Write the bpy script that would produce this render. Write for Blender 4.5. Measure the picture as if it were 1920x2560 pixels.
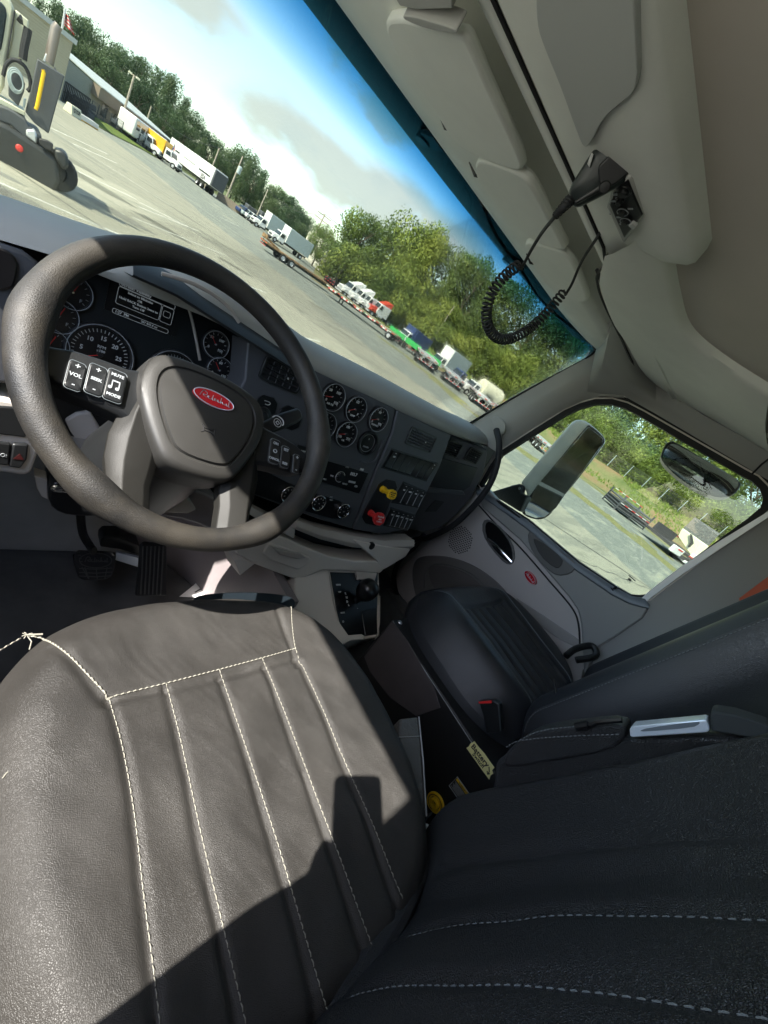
import bpy, math, random
import numpy as np
from mathutils import Vector as V, Matrix, noise as mnoise
R=math.radians
rnd=random.Random(7)
for o in list(bpy.data.objects): bpy.data.objects.remove(o)
SC=bpy.context.scene; COL=SC.collection
# ---------------- camera (solved from the photograph's vanishing points) ----------------
CAM=np.array([-0.281,0.0,2.55]); FPX=1050.0
def camrot(roll,pitch,yaw):
    cy,sy=math.cos(yaw),math.sin(yaw);cp,sp=math.cos(pitch),math.sin(pitch)
    fwd=np.array([sy*cp,cy*cp,-sp]);right=np.array([cy,-sy,0]);down=np.cross(fwd,right)
    c,s=math.cos(roll),math.sin(roll)
    return np.array([c*right-s*down,s*right+c*down,fwd])
CR=camrot(R(36.26),R(21.75),R(54.0))
cd=bpy.data.cameras.new('camera'); cam=bpy.data.objects.new('camera',cd); COL.objects.link(cam)
m=Matrix.Identity(4)
for i in range(3):
    m[i][0]=CR[0][i]; m[i][1]=-CR[1][i]; m[i][2]=-CR[2][i]; m[i][3]=CAM[i]
cam.matrix_world=m
cd.sensor_fit='HORIZONTAL'; cd.sensor_width=36; cd.lens=36*FPX/1920; cd.clip_start=0.02; cd.clip_end=3000
SC.camera=cam
# ---------------- light ----------------
SUN=V((-0.654,-0.13,0.745)).normalized()        # direction towards the sun
EL=math.asin(SUN.z); AZ=math.atan2(SUN.x,SUN.y)
sd=bpy.data.lights.new('sun','SUN'); sd.energy=4.0; sd.angle=R(0.5); sd.color=(1,0.955,0.88)
so=bpy.data.objects.new('sun',sd); COL.objects.link(so); so.rotation_mode='QUATERNION'
so.rotation_quaternion=SUN.to_track_quat('Z','Y')
SC.view_settings.view_transform='Standard'; SC.view_settings.look='None'; SC.view_settings.exposure=2.3; SC.view_settings.gamma=1
try: SC.view_settings.use_curve_mapping=False
except Exception: pass
w=bpy.data.worlds.new('World'); SC.world=w; w.use_nodes=True
nt=w.node_tree; N=nt.nodes; L=nt.links; N.clear()
out=N.new('ShaderNodeOutputWorld'); bg=N.new('ShaderNodeBackground'); bg.inputs[1].default_value=0.15
sky=N.new('ShaderNodeTexSky'); sky.sky_type='NISHITA'; sky.sun_disc=False; sky.sun_elevation=EL; sky.sun_rotation=AZ
sky.air_density=1.0; sky.dust_density=0.9; sky.ozone_density=1.3
def nd(tree,t,**kw):
    n=tree.nodes.new(t)
    for k,v in kw.items():
        if k in n.inputs: n.inputs[k].default_value=v
        else: setattr(n,k,v)
    return n
# clouds: bands and puffs in the sky itself, laid out by compass direction
tc=N.new('ShaderNodeTexCoord'); sep=N.new('ShaderNodeSeparateXYZ'); L.new(tc.outputs['Generated'],sep.inputs[0])
def mth(op,a,b=None,c=None,clamp=False,tree=None):
    t=tree or nt; n=t.nodes.new('ShaderNodeMath'); n.operation=op; n.use_clamp=clamp
    for i,x in enumerate((a,b,c)):
        if x is None: continue
        if isinstance(x,(int,float)): n.inputs[i].default_value=x
        else: t.links.new(x,n.inputs[i])
    return n.outputs[0]
def ramp(t,x,stops,interp='LINEAR'):
    n=t.nodes.new('ShaderNodeValToRGB'); n.color_ramp.interpolation=interp
    e=n.color_ramp.elements
    while len(e)<len(stops): e.new(0.5)
    for i,(p,c) in enumerate(stops):
        e[i].position=p; e[i].color=(c,c,c,1) if isinstance(c,(int,float)) else (*c,1)
    t.links.new(x,n.inputs[0]); return n.outputs[0]
X,Y,Z=sep.outputs
az=mth('ARCTAN2',X,Y); hz=mth('SQRT',mth('ADD',mth('MULTIPLY',X,X),mth('MULTIPLY',Y,Y))); el=mth('ARCTAN2',Z,hz)
cmb=N.new('ShaderNodeCombineXYZ'); L.new(mth('MULTIPLY',az,1.0),cmb.inputs[0]); L.new(mth('MULTIPLY',el,1.9),cmb.inputs[1])
warp=nd(nt,'ShaderNodeTexNoise',Scale=2.2,Detail=6.0,Roughness=0.55); L.new(cmb.outputs[0],warp.inputs['Vector'])
n2=nd(nt,'ShaderNodeTexNoise',Scale=7.0,Detail=8.0,Roughness=0.6); L.new(cmb.outputs[0],n2.inputs['Vector'])
nz=mth('ADD',mth('MULTIPLY',mth('SUBTRACT',warp.outputs['Fac'],0.5),1.0),mth('MULTIPLY',mth('SUBTRACT',n2.outputs['Fac'],0.5),0.55))
def band(a0,e0,a1,e1,wd,soft=1.0):
    # soft streak along a line in (azimuth, elevation), degrees
    a0,e0,a1,e1=map(R,(a0,e0,a1,e1)); ln=math.hypot(a1-a0,e1-e0); ux,uy=(a1-a0)/ln,(e1-e0)/ln
    da=mth('SUBTRACT',az,a0); de=mth('SUBTRACT',el,e0)
    s=mth('ADD',mth('MULTIPLY',da,ux),mth('MULTIPLY',de,uy)); d=mth('SUBTRACT',mth('MULTIPLY',de,ux),mth('MULTIPLY',da,uy))
    d=mth('DIVIDE',mth('ABSOLUTE',mth('ADD',d,mth('MULTIPLY',nz,R(9)))),R(wd))
    s2=mth('DIVIDE',mth('ABSOLUTE',mth('SUBTRACT',s,ln/2)),ln/2)
    e_=mth('POWER',mth('SUBTRACT',1.0,mth('MINIMUM',d,1.0)),0.8)
    f_=mth('SUBTRACT',1.0,mth('POWER',mth('MINIMUM',s2,1.0),4.0))
    return mth('MULTIPLY',e_,f_)
CL=None
bands=[band(8,22,66,17,4.2),band(-20,9,20,11.5,4.2),band(14,7,50,10.5,4.2),band(18,16,36,14,2.6),band(-140,25,-20,35,9),band(70,22,200,28,10)]
acc=bands[0]
for b in bands[1:]: acc=mth('MAXIMUM',acc,b)
low=ramp(nt,mth('ABSOLUTE',el),[(0.0,0.50),(0.12,0.28),(0.25,0.0)])
cov=mth('ADD',mth('MULTIPLY',acc,1.1),mth('ADD',mth('MULTIPLY',nz,0.9),low)); cov=ramp(nt,cov,[(0.52,0.0),(1.08,1.0)],'EASE')
mx=N.new('ShaderNodeMix'); mx.data_type='RGBA'; L.new(mth('MULTIPLY',cov,0.82),mx.inputs[0]); L.new(sky.outputs[0],mx.inputs[6])
shade=ramp(nt,n2.outputs['Fac'],[(0.3,(1.95,2.15,2.35)),(0.5,(2.3,2.4,2.45))]); L.new(shade,mx.inputs[7])
SC.cycles.max_bounces=10; SC.cycles.diffuse_bounces=6; SC.cycles.transparent_max_bounces=16
L.new(mx.outputs[2],bg.inputs[0]); L.new(bg.outputs[0],out.inputs[0])
# ---------------- measuring helpers: photograph pixel -> point on a known plane of the cab or ground ----------------
def ray(x,y):
    r=CR.T@np.array([(x-960)/FPX,(y-1280)/FPX,1.0]); return r/np.linalg.norm(r)
def U(px,py,ax,val):
    r=ray(px,py); t=(val-CAM[ax])/r[ax]; return V(CAM+t*r)
def UP(px,py,P,n):
    r=ray(px,py); P=np.array(P,float); n=np.array(n,float); t=((P-CAM)@n)/(r@n); return V(CAM+t*r)
def AE(px,py,D):
    r=ray(px,py); t=D/math.hypot(r[0],r[1]); return V(CAM+t*r)
def c1(x,y): return (x*.386,y*.386)
# ---------------- materials ----------------
def lin(c):
    return tuple((x/12.92 if x<=0.04045 else ((x+0.055)/1.055)**2.4) for x in c)
def hexc(h): return lin(tuple(int(h[i:i+2],16)/255 for i in (0,2,4)))
MATS={}
def mat(name,col,rough=0.5,metal=0.0,spec=0.5,bump=None,var=None,coat=0.0,alpha=None,emit=None,trans=0,sheen=0,rvar=None):
    """bump=(scale,strength,dist[,kind]) var=(scale,amount[,col2]) """
    if name in MATS: return MATS[name]
    m=bpy.data.materials.new(name); m.use_nodes=True; t=m.node_tree; p=t.nodes['Principled BSDF']
    p.inputs['Base Color'].default_value=(*col,1); p.inputs['Roughness'].default_value=rough; p.inputs['Metallic'].default_value=metal
    p.inputs['Specular IOR Level'].default_value=spec; p.inputs['Coat Weight'].default_value=coat
    if sheen: p.inputs['Sheen Weight'].default_value=sheen
    if emit: p.inputs['Emission Color'].default_value=(*emit[0],1); p.inputs['Emission Strength'].default_value=emit[1]
    co=t.nodes.new('ShaderNodeTexCoord')
    if var:
        n=nd(t,'ShaderNodeTexNoise',Scale=var[0],Detail=6.0,Roughness=0.6); t.links.new(co.outputs['Object'],n.inputs['Vector'])
        mxn=t.nodes.new('ShaderNodeMix'); mxn.data_type='RGBA'
        c2=var[2] if len(var)>2 else tuple(x*(1-var[1]) for x in col)
        c1_=col if len(var)>2 else tuple(min(1,x*(1+var[1])) for x in col)
        mxn.inputs[6].default_value=(*c1_,1); mxn.inputs[7].default_value=(*c2,1)
        t.links.new(ramp(t,n.outputs['Fac'],[(0.35,0.0),(0.65,1.0)]),mxn.inputs[0]); t.links.new(mxn.outputs[2],p.inputs['Base Color'])
    if rvar:
        n=nd(t,'ShaderNodeTexNoise',Scale=rvar[0],Detail=5.0); t.links.new(co.outputs['Object'],n.inputs['Vector'])
        mr=nd(t,'ShaderNodeMapRange'); mr.inputs[1].default_value=.3; mr.inputs[2].default_value=.7; mr.inputs[3].default_value=rough-rvar[1]; mr.inputs[4].default_value=rough+rvar[1]
        t.links.new(n.outputs['Fac'],mr.inputs[0]); t.links.new(mr.outputs[0],p.inputs['Roughness'])
    if bump:
        kind=bump[3] if len(bump)>3 else 'noise'
        if kind=='voro':
            n=nd(t,'ShaderNodeTexVoronoi',Scale=bump[0]); n.feature='SMOOTH_F1'; oo=n.outputs['Distance']
        elif kind=='leather':
            n=nd(t,'ShaderNodeTexVoronoi',Scale=bump[0]); n.feature='DISTANCE_TO_EDGE'
            nn=nd(t,'ShaderNodeTexNoise',Scale=bump[0]*0.35,Detail=3.0); t.links.new(co.outputs['Object'],nn.inputs['Vector'])
            va=t.nodes.new('ShaderNodeVectorMath'); va.operation='MULTIPLY_ADD'; va.inputs[1].default_value=(2.2/bump[0],)*3
            t.links.new(nn.outputs['Color'],va.inputs[0]); t.links.new(co.outputs['Object'],va.inputs[2]); t.links.new(va.outputs[0],n.inputs['Vector'])
            big=nd(t,'ShaderNodeTexNoise',Scale=26.0,Detail=5.0,Roughness=0.65); t.links.new(co.outputs['Object'],big.inputs['Vector'])
            oo=mth('ADD',ramp(t,n.outputs['Distance'],[(0.0,0.0),(0.22,1.0)]),mth('MULTIPLY',big.outputs['Fac'],2.2,tree=t),tree=t)
        else:
            n=nd(t,'ShaderNodeTexNoise',Scale=bump[0],Detail=4.0,Roughness=0.6); oo=n.outputs['Fac']
        if kind!='leather': t.links.new(co.outputs['Object'],n.inputs['Vector'])
        b=nd(t,'ShaderNodeBump',Strength=bump[1],Distance=bump[2]); t.links.new(oo,b.inputs['Height']); t.links.new(b.outputs[0],p.inputs['Normal'])
    MATS[name]=m; return m
def glassmat(name,tint,gloss=0.06,rough=0.0,zramp=None,dirt=0.0):
    m=bpy.data.materials.new(name); m.use_nodes=True; t=m.node_tree; t.nodes.clear()
    o=t.nodes.new('ShaderNodeOutputMaterial'); tr=t.nodes.new('ShaderNodeBsdfTransparent'); gl=t.nodes.new('ShaderNodeBsdfGlossy'); gl.inputs['Roughness'].default_value=rough
    mxs=t.nodes.new('ShaderNodeMixShader'); lw=t.nodes.new('ShaderNodeFresnel'); lw.inputs['IOR'].default_value=1.45
    tr.inputs[0].default_value=(*tint,1)
    t.links.new(mth('MULTIPLY',lw.outputs[0],gloss/0.04,tree=t,clamp=True),mxs.inputs[0]); t.links.new(tr.outputs[0],mxs.inputs[1]); t.links.new(gl.outputs[0],mxs.inputs[2])
    last=mxs.outputs[0]; co=t.nodes.new('ShaderNodeTexCoord')
    if zramp:
        sp=t.nodes.new('ShaderNodeSeparateXYZ'); t.links.new(co.outputs['Object'],sp.inputs[0])
        mr=nd(t,'ShaderNodeMapRange'); mr.inputs[1].default_value=zramp[0]; mr.inputs[2].default_value=zramp[1]
        t.links.new(sp.outputs[2],mr.inputs[0]); t.links.new(ramp(t,mr.outputs[0],zramp[2]),tr.inputs[0])
    if dirt:
        d=t.nodes.new('ShaderNodeBsdfDiffuse'); d.inputs[0].default_value=(.6,.6,.55,1); m2=t.nodes.new('ShaderNodeMixShader')
        n=nd(t,'ShaderNodeTexNoise',Scale=3.0,Detail=9.0,Roughness=0.7); t.links.new(co.outputs['Object'],n.inputs['Vector'])
        t.links.new(ramp(t,n.outputs['Fac'],[(0.35,dirt*.35),(0.75,dirt)]),m2.inputs[0]); t.links.new(last,m2.inputs[1]); t.links.new(d.outputs[0],m2.inputs[2]); last=m2.outputs[0]
    t.links.new(last,o.inputs[0]); MATS[name]=m; return m
# ---------------- object helpers ----------------
def tag(o,label=None,cat=None,group=None,kind=None):
    if label: o['label']=label
    if cat: o['category']=cat
    if group: o['group']=group
    if kind: o['kind']=kind
    return o
def thing(name,label,cat,loc=(0,0,0),rz=0.0,group=None):
    o=bpy.data.objects.new(name,None); o.empty_display_size=0.1; COL.objects.link(o); o.location=loc; o.rotation_euler=(0,0,rz); tag(o,label,cat,group)
    o['_w']=1 if (V(loc).length>0 or rz) else 0
    return o
def kids(o): return [c for c in bpy.data.objects if c.parent==o]
def copy_tree(src,loc,rz=0.0,scale=None,label=None):
    tree={}
    for c in bpy.data.objects:
        if c.parent: tree.setdefault(c.parent.name,[]).append(c)
    def rec(o,p):
        c=o.copy(); COL.objects.link(c)
        if p is not None: c.parent=p
        for ch in tree.get(o.name,[]): rec(ch,c)
        return c
    r=rec(src,None); r.location=loc; r.rotation_euler=(0,0,rz)
    if scale: r.scale=scale if hasattr(scale,'__len__') else (scale,)*3
    if label: r['label']=label
    return r
class MB:
    def __init__(s): s.v=[]; s.f=[]; s.m=[]; s.mi=0
    def add(s,vs,fs):
        b=len(s.v); s.v+= [tuple(x) for x in vs]; s.f+=[tuple(b+i for i in f) for f in fs]; s.m+=[s.mi]*len(fs); return s
    def box(s,c,d,rot=None):
        hx,hy,hz=d[0]/2,d[1]/2,d[2]/2
        vs=[V((x,y,z)) for x in (-hx,hx) for y in (-hy,hy) for z in (-hz,hz)]
        if rot is not None: vs=[rot@v for v in vs]
        c=V(c); return s.add([v+c for v in vs],[(0,1,3,2),(4,6,7,5),(0,4,5,1),(2,3,7,6),(0,2,6,4),(1,5,7,3)])
    def hexa(s,a,b):    # two quads a (4 pts) and b (4 pts)
        return s.add(list(a)+list(b),[(3,2,1,0),(4,5,6,7),(0,1,5,4),(1,2,6,5),(2,3,7,6),(3,0,4,7)])
    def prism(s,pts,off):
        n=len(pts); off=V(off); pts=[V(p) for p in pts]
        return s.add(pts+[p+off for p in pts],[tuple(range(n))[::-1],tuple(range(n,2*n))]+[(i,(i+1)%n,n+(i+1)%n,n+i) for i in range(n)])
    def grid(s,rows,closeu=False,closev=False):
        nr=len(rows); nc=len(rows[0]); vs=[p for r in rows for p in r]; fs=[]
        for i in range(nr if closev else nr-1):
            for j in range(nc if closeu else nc-1):
                a=i*nc+j; b=i*nc+(j+1)%nc; c=((i+1)%nr)*nc+(j+1)%nc; d=((i+1)%nr)*nc+j; fs.append((a,b,c,d))
        return s.add(vs,fs)
    def slab(s,rows,off):   # thick sheet from a grid; off = thickness vector
        off=V(off); r2=[[V(p)+off for p in r] for r in rows]; s.grid(rows); s.grid([r[::-1] for r in r2])
        nr=len(rows); nc=len(rows[0]); loop=[(0,j) for j in range(nc)]+[(i,nc-1) for i in range(1,nr)]+[(nr-1,j) for j in range(nc-2,-1,-1)]+[(i,0) for i in range(nr-2,0,-1)]
        n=len(loop); vs=[V(rows[i][j]) for i,j in loop]+[r2[i][j] for i,j in loop]
        return s.add(vs,[(i,n+i,n+(i+1)%n,(i+1)%n) for i in range(n)])
    def tube(s,path,r,n=12,closed=False,cap=True,flat=1.0,up=None):
        path=[V(p) for p in path]; k=len(path); rows=[]; prev=None
        for i,p in enumerate(path):
            if closed: t=path[(i+1)%k]-path[i-1]
            else: t=path[min(i+1,k-1)]-path[max(i-1,0)]
            t.normalize()
            if prev is None:
                a=V(up) if up is not None else (V((0,0,1)) if abs(t.z)<.9 else V((1,0,0)))
                x=a-t*a.dot(t); x.normalize()
            else:
                x=prev-t*prev.dot(t); x.normalize()
            prev=x; y=t.cross(x); rr=r[i] if hasattr(r,'__len__') else r
            rows.append([p+x*math.cos(2*math.pi*j/n)*rr+y*math.sin(2*math.pi*j/n)*rr*flat for j in range(n)])
        s.grid(rows,closeu=True,closev=closed)
        if cap and not closed:
            b=len(s.v)-k*n; s.f+=[tuple(b+j for j in range(n))[::-1],tuple(b+(k-1)*n+j for j in range(n))]; s.m+=[s.mi]*2
        return s
    def cyl(s,a,b,r,n=16,r2=None): return s.tube([a,b],[r,r if r2 is None else r2],n)
    def lathe(s,prof,o,ax,n=24):  # prof: list of (radius, height along axis)
        o=V(o); ax=V(ax).normalized(); x=ax.orthogonal().normalized(); y=ax.cross(x); rows=[]
        for r,h in prof: rows.append([o+ax*h+(x*math.cos(2*math.pi*j/n)+y*math.sin(2*math.pi*j/n))*max(r,1e-5) for j in range(n)])
        return s.grid(rows,closeu=True)
    def text(s,txt,o,x,y,size,depth=0.0006,align='CENTER',bold=0.0):
        cu=bpy.data.curves.new('t','FONT'); cu.body=txt; cu.size=size; cu.align_x=align; cu.align_y='CENTER'; cu.extrude=depth; cu.offset=bold; cu.resolution_u=2
        ob=bpy.data.objects.new('t',cu); me=ob.to_mesh(); o=V(o); x=V(x).normalized(); y=V(y).normalized(); z=x.cross(y)
        s.add([o+x*v.co.x+y*v.co.y+z*v.co.z for v in me.vertices],[tuple(p.vertices) for p in me.polygons])
        ob.to_mesh_clear(); bpy.data.objects.remove(ob); bpy.data.curves.remove(cu); return s
    def build(s,name,mats,parent=None,bevel=0,seg=2,smooth=True,sub=0,angle=35,solid=0,label=None,kind=None,shrink=None):
        me=bpy.data.meshes.new(name); me.from_pydata([tuple(v) for v in s.v],[],s.f)
        if not isinstance(mats,(list,tuple)): mats=[mats]
        for mm in mats: me.materials.append(MATS[mm] if isinstance(mm,str) else mm)
        me.polygons.foreach_set('material_index',s.m)
        me.update()
        if smooth:
            me.polygons.foreach_set('use_smooth',[True]*len(me.polygons))
            if not sub:
                try: me.set_sharp_from_angle(angle=R(angle))
                except Exception: pass
        o=bpy.data.objects.new(name,me); COL.objects.link(o)
        if parent is not None:
            o.parent=parent
            if parent.get('_w')==1: o.matrix_parent_inverse=(Matrix.Translation(parent.location)@Matrix.Rotation(parent.rotation_euler[2],4,'Z')).inverted()
            o['_w']=parent.get('_w',0) and 2
        if solid:
            md=o.modifiers.new('Solid','SOLIDIFY'); md.thickness=solid; md.offset=0
        if bevel:
            md=o.modifiers.new('Bevel','BEVEL'); md.width=bevel; md.segments=seg; md.limit_method='ANGLE'; md.angle_limit=R(30); md.harden_normals=False
        if sub:
            md=o.modifiers.new('Sub','SUBSURF'); md.levels=sub; md.render_levels=sub
        if label: o['label']=label
        if kind: o['kind']=kind
        return o
def smoothpath(pts,n=8,closed=False):
    pts=[V(p) for p in pts]; out=[]; k=len(pts)
    rng=range(k) if closed else range(k-1)
    for i in rng:
        p0=pts[(i-1)%k] if (closed or i>0) else pts[0]*2-pts[1]; p1=pts[i]; p2=pts[(i+1)%k]
        p3=pts[(i+2)%k] if (closed or i+2<k) else pts[-1]*2-pts[-2]
        for j in range(n):
            t=j/n; out.append(0.5*((2*p1)+(p2-p0)*t+(2*p0-5*p1+4*p2-p3)*t*t+(3*p1-p0-3*p2+p3)*t*t*t))
    if not closed: out.append(pts[-1])
    return out
class Fr:   # flat frame for laying out details on a panel: u right, v up, w out towards the viewer
    def __init__(s,o,x,n):
        s.o=V(o); s.n=V(n).normalized(); s.x=V(x); s.x=(s.x-s.n*s.x.dot(s.n)).normalized(); s.y=s.n.cross(s.x)
    def p(s,u,v,w=0): return s.o+s.x*u+s.y*v+s.n*w
    def px(s,X_,Y_,w=0):
        P=UP(X_,Y_,s.o+s.n*w,s.n)-s.o; return (P.dot(s.x),P.dot(s.y))
    def rot(s): return Matrix((s.x,s.y,s.n)).transposed()
    def box(s,mb,u,v,w,du,dv,dw): return mb.box(s.p(u,v,w),(du,dv,dw),s.rot())
    def poly(s,mb,uv,w0,w1): return mb.prism([s.p(u,v,w0) for u,v in uv],s.n*(w1-w0))
    def ppoly(s,mb,pxs,w0,w1): return s.poly(mb,[s.px(*q,w0) for q in pxs],w0,w1)
def rrect(w,h,r,n=4):
    o=[]
    for cx,cy,a in ((w/2-r,h/2-r,0),(-w/2+r,h/2-r,90),(-w/2+r,-h/2+r,180),(w/2-r,-h/2+r,270)):
        for i in range(n+1):
            t=R(a+90*i/n); o.append((cx+r*math.cos(t),cy+r*math.sin(t)))
    return o
def chaikin(pts,it=2,closed=True):
    pts=[V(p) if len(p)==3 else V((p[0],p[1],0)) for p in pts]
    for _ in range(it):
        q=[]
        k=len(pts)
        for i in range(k if closed else k-1):
            a,b=pts[i],pts[(i+1)%k]; q+= [a*.75+b*.25,a*.25+b*.75]
        if not closed: q=[pts[0]]+q+[pts[-1]]
        pts=q
    return pts
def ring(mb,fr,cu,cv,r0,r1,w0,w1,n=32):   # annulus tube on a frame
    rows=[]
    for rr,w_ in ((r0,w0),(r0,w1),(r1,w1),(r1,w0)):
        rows.append([fr.p(cu+rr*math.cos(2*math.pi*j/n),cv+rr*math.sin(2*math.pi*j/n),w_) for j in range(n)])
    return mb.grid(rows,closeu=True,closev=True)
# palette
mat('leather_seat',(0.0285,0.0265,0.0242),0.5,spec=0.4,bump=(600,0.5,0.0005,'leather'),rvar=(12,0.10),var=(7,0.18))
mat('leather_black',(0.023,0.025,0.029),0.34,spec=0.5,bump=(420,0.35,0.0005,'leather'))
mat('leather_shaded',(0.019,0.0195,0.021),0.40,spec=0.5,bump=(480,0.9,0.0008,'leather'))  # same leather as the cushion, darkened for the shaded back
mat('rim_leather',(0.014,0.0138,0.0135),0.5,spec=0.4,bump=(650,0.9,0.0007),var=(14,0.5,(0.034,0.030,0.024)),rvar=(30,0.1))
mat('hub_plastic',(0.024,0.023,0.021),0.5,bump=(900,0.45,0.0004),rvar=(20,0.06))
mat('spoke_plastic',(0.014,0.0135,0.012),0.55,spec=0.3,bump=(700,0.5,0.0004))
mat('black_plastic',(0.012,0.013,0.014),0.38,bump=(1200,0.1,0.0002))
mat('gloss_black',(0.006,0.006,0.007),0.28)
mat('dash_dark',(0.066,0.069,0.077),0.55,bump=(900,0.35,0.0003))
mat('dash_pad',(0.33,0.33,0.30),0.62,bump=(800,0.5,0.0004))
mat('taupe',(0.42,0.385,0.345),0.55,bump=(800,0.35,0.0003))
mat('taupe_light',(0.64,0.59,0.53),0.5,bump=(800,0.3,0.0003))
mat('header_grey',(0.70,0.71,0.65),0.65,bump=(700,0.4,0.0004),var=(4,0.06))
mat('headliner',(0.44,0.40,0.34),0.95,spec=0.1,bump=(1500,0.4,0.0005),var=(3,0.05),sheen=0.2)
mat('pillar_grey',(0.38,0.38,0.355),0.6,bump=(800,0.4,0.0003))
mat('door_grey',(0.27,0.265,0.25),0.6,bump=(800,0.4,0.0003))
mat('door_taupe',(0.48,0.44,0.41),0.55,bump=(800,0.35,0.0003))
mat('armrest_grey',(0.15,0.17,0.19),0.45,bump=(800,0.3,0.0003))
mat('rubber',(0.010,0.010,0.011),0.7)
mat('rubber_floor',(0.085,0.088,0.09),0.75,bump=(260,0.3,0.0006),var=(7,0.25))
mat('footwell',(0.40,0.41,0.40),0.7,bump=(300,0.3,0.0006),var=(5,0.12))
mat('chrome',(0.85,0.85,0.86),0.12,metal=1)
mat('silver',(0.62,0.68,0.76),0.3,metal=0.35)
mat('steel',(0.45,0.45,0.47),0.35,metal=0.9)
mat('thread',(0.225,0.215,0.18),0.85)
mat('thread_dark',(0.16,0.17,0.17),0.8)
mat('white_mark',(0.50,0.51,0.50),0.5)
mat('grey_mark',(0.30,0.32,0.33),0.5)
mat('dim_mark',(0.13,0.15,0.16),0.5)
mat('red_badge',(0.52,0.012,0.02),0.3,coat=0.4)
mat('red_knob',(0.60,0.03,0.03),0.35)
mat('yellow_knob',(0.85,0.52,0.015),0.35)
mat('yellow_tape',(0.72,0.66,0.30),0.7)
mat('ink',(0.02,0.02,0.02),0.6)
mat('white_paint',(0.78,0.78,0.76),0.3,coat=0.2)
mat('dirt_tan',(0.30,0.22,0.13),0.9,bump=(60,0.8,0.01),var=(20,0.4))
mat('mauve_panel',(0.25,0.22,0.225),0.42,bump=(400,0.2,0.0003),var=(5,0.08))
mat('seatbox',(0.010,0.010,0.011),0.5)
mat('seatbox_side',(0.055,0.048,0.05),0.5,var=(8,0.15))
mat('orange_red',(0.55,0.10,0.04),0.6)
glassmat('windshield_glass',(0.63,0.65,0.60),0.02,zramp=(2.775,2.885,[(0.0,(0.64,0.655,0.60)),(0.3,(0.40,0.53,0.56)),(0.65,(0.16,0.35,0.43)),(1.0,(0.045,0.16,0.22))]),dirt=0.02)
glassmat('window_glass',(0.56,0.60,0.55),0.04)
MATS['mirror']=mat('mirror',(0.9,0.92,0.92),0.01,metal=1)
# =====================================================================
# CAB SHELL
# =====================================================================
XL,XR=-0.56,1.50
cab=thing('truck_cab','grey trimmed inside shell of the truck cab, with roof lining, pillars, windscreen and floor','truck cab',(0.5,0.2,1.45))
mb=MB(); mb.box((0.49,0.02,1.44),(2.1,2.4,0.02)); mb.build('floor_mat','rubber_floor',cab)
# firewall / footwell boards
mb=MB(); mb.hexa([V((-.60,1.13,1.45)),V((.30,1.13,1.45)),V((.30,1.20,2.2)),V((-.60,1.20,2.2))],[V((-.60,1.17,1.45)),V((.30,1.17,1.45)),V((.30,1.24,2.2)),V((-.60,1.24,2.2))])
mb.box((.95,1.19,1.8),(1.3,.03,.7)); mb.build('footwell_board','footwell',cab,bevel=.004)
mb=MB(); pth=smoothpath([(.22,1.14,0),(.33,1.08,0),(.405,.98,0),(.43,.85,0),(.44,.70,0),(.445,.60,0)],6)
mb.slab([[V((p.x+.01*math.sin(z*9),p.y,z)) for p in pth] for z in (1.45,1.5,1.6,1.7,1.78,1.80)],(.03,.0,0)); mb.build('tunnel_cover','mauve_panel',cab)
mb=MB(); mb.prism([V((.0,1.09,1.452)),V((.33,1.09,1.452)),V((.43,.9,1.452)),V((.43,.3,1.452)),(-.5,.3,1.452),(-.5,1.09,1.452)],(0,0,.012)); mb.build('carpet','rubber_floor',cab)
# header above the windscreen : cross-sections along the cab width
def hdrprof(x):
    k=max(0,min(1,(x-.47)/.10)); s=max(0,min(1,(x-1.10)/.40)); ed=.345+.10*k-.0*s
    front=.935-.05*s*s
    zz=2.87
    pts=[(front+.03,2.90),(front+.004,2.878),(front-.02,2.862),(front-.10,2.852),(front-.2,2.852),(.70,2.855),(.692,2.868),(.68,2.925),(.60,2.94),(.582,2.885),(.572,2.86),(.545,2.852),(.537,2.855),(.535,2.862),(.531,2.855),(.52,2.85),(.49,2.853+.03*k),(ed+.03,2.849+.03*k),(ed+.008,2.853+.03*k),(ed,2.860+.03*k),(ed+.0,2.92)]
    return [V((x,y,z+.012*s)) for y,z in pts]
xs=[-.29,-.15,0,.1,.2,.3,.4,.45,.48,.50,.52,.54,.57,.62,.7,.8,.9,1.0,1.1,1.2,1.28,1.36,1.42,1.50]
mb=MB(); mb.grid([hdrprof(x) for x in xs]); mb.build('header_trim','header_grey',cab,angle=60)
# ceiling
rows=[]
for y in (.50,.3,0,-.4,-.8,-1.15):
    rows.append([V((x,y,2.885+(.16*((-.1-x)/.45)**1.5 if x<-.1 else 0))) for x in list(np.linspace(-.50,-.1,5))+[.1,.3,.5,.7,.9,1.1,1.35]])
mb=MB(); mb.slab(rows,(0,0,.03)); mb.build('roof_lining','headliner',cab)
# side rail over the passenger door
def rail(y,sx=1,cx=0):
    pr=[(.955,2.90),(.958,2.870),(.975,2.862),(1.10,2.860),(1.28,2.856),(1.36,2.848),(1.42,2.828),(1.445,2.812),(1.452,2.80),(1.50,2.795)]
    return [V((cx+sx*(x-1.50)+1.50 if sx==1 else cx-(x-1.50)*1.0,y,z)) for x,z in pr]
mb=MB(); mb.grid([rail(y) for y in (-.35,-.6,-1.15)]); mb.build('side_rail','pillar_grey',cab,angle=50)
mb=MB(); mb.grid([rail(y,-1,-.58) for y in (1.0,.47,.3,.1,-.2,-.6,-1.15)]) if False else mb.box((-.60,-.1,3.10),(.08,2.3,.10)); mb.build('side_rail','pillar_grey',cab,angle=50)
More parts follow.
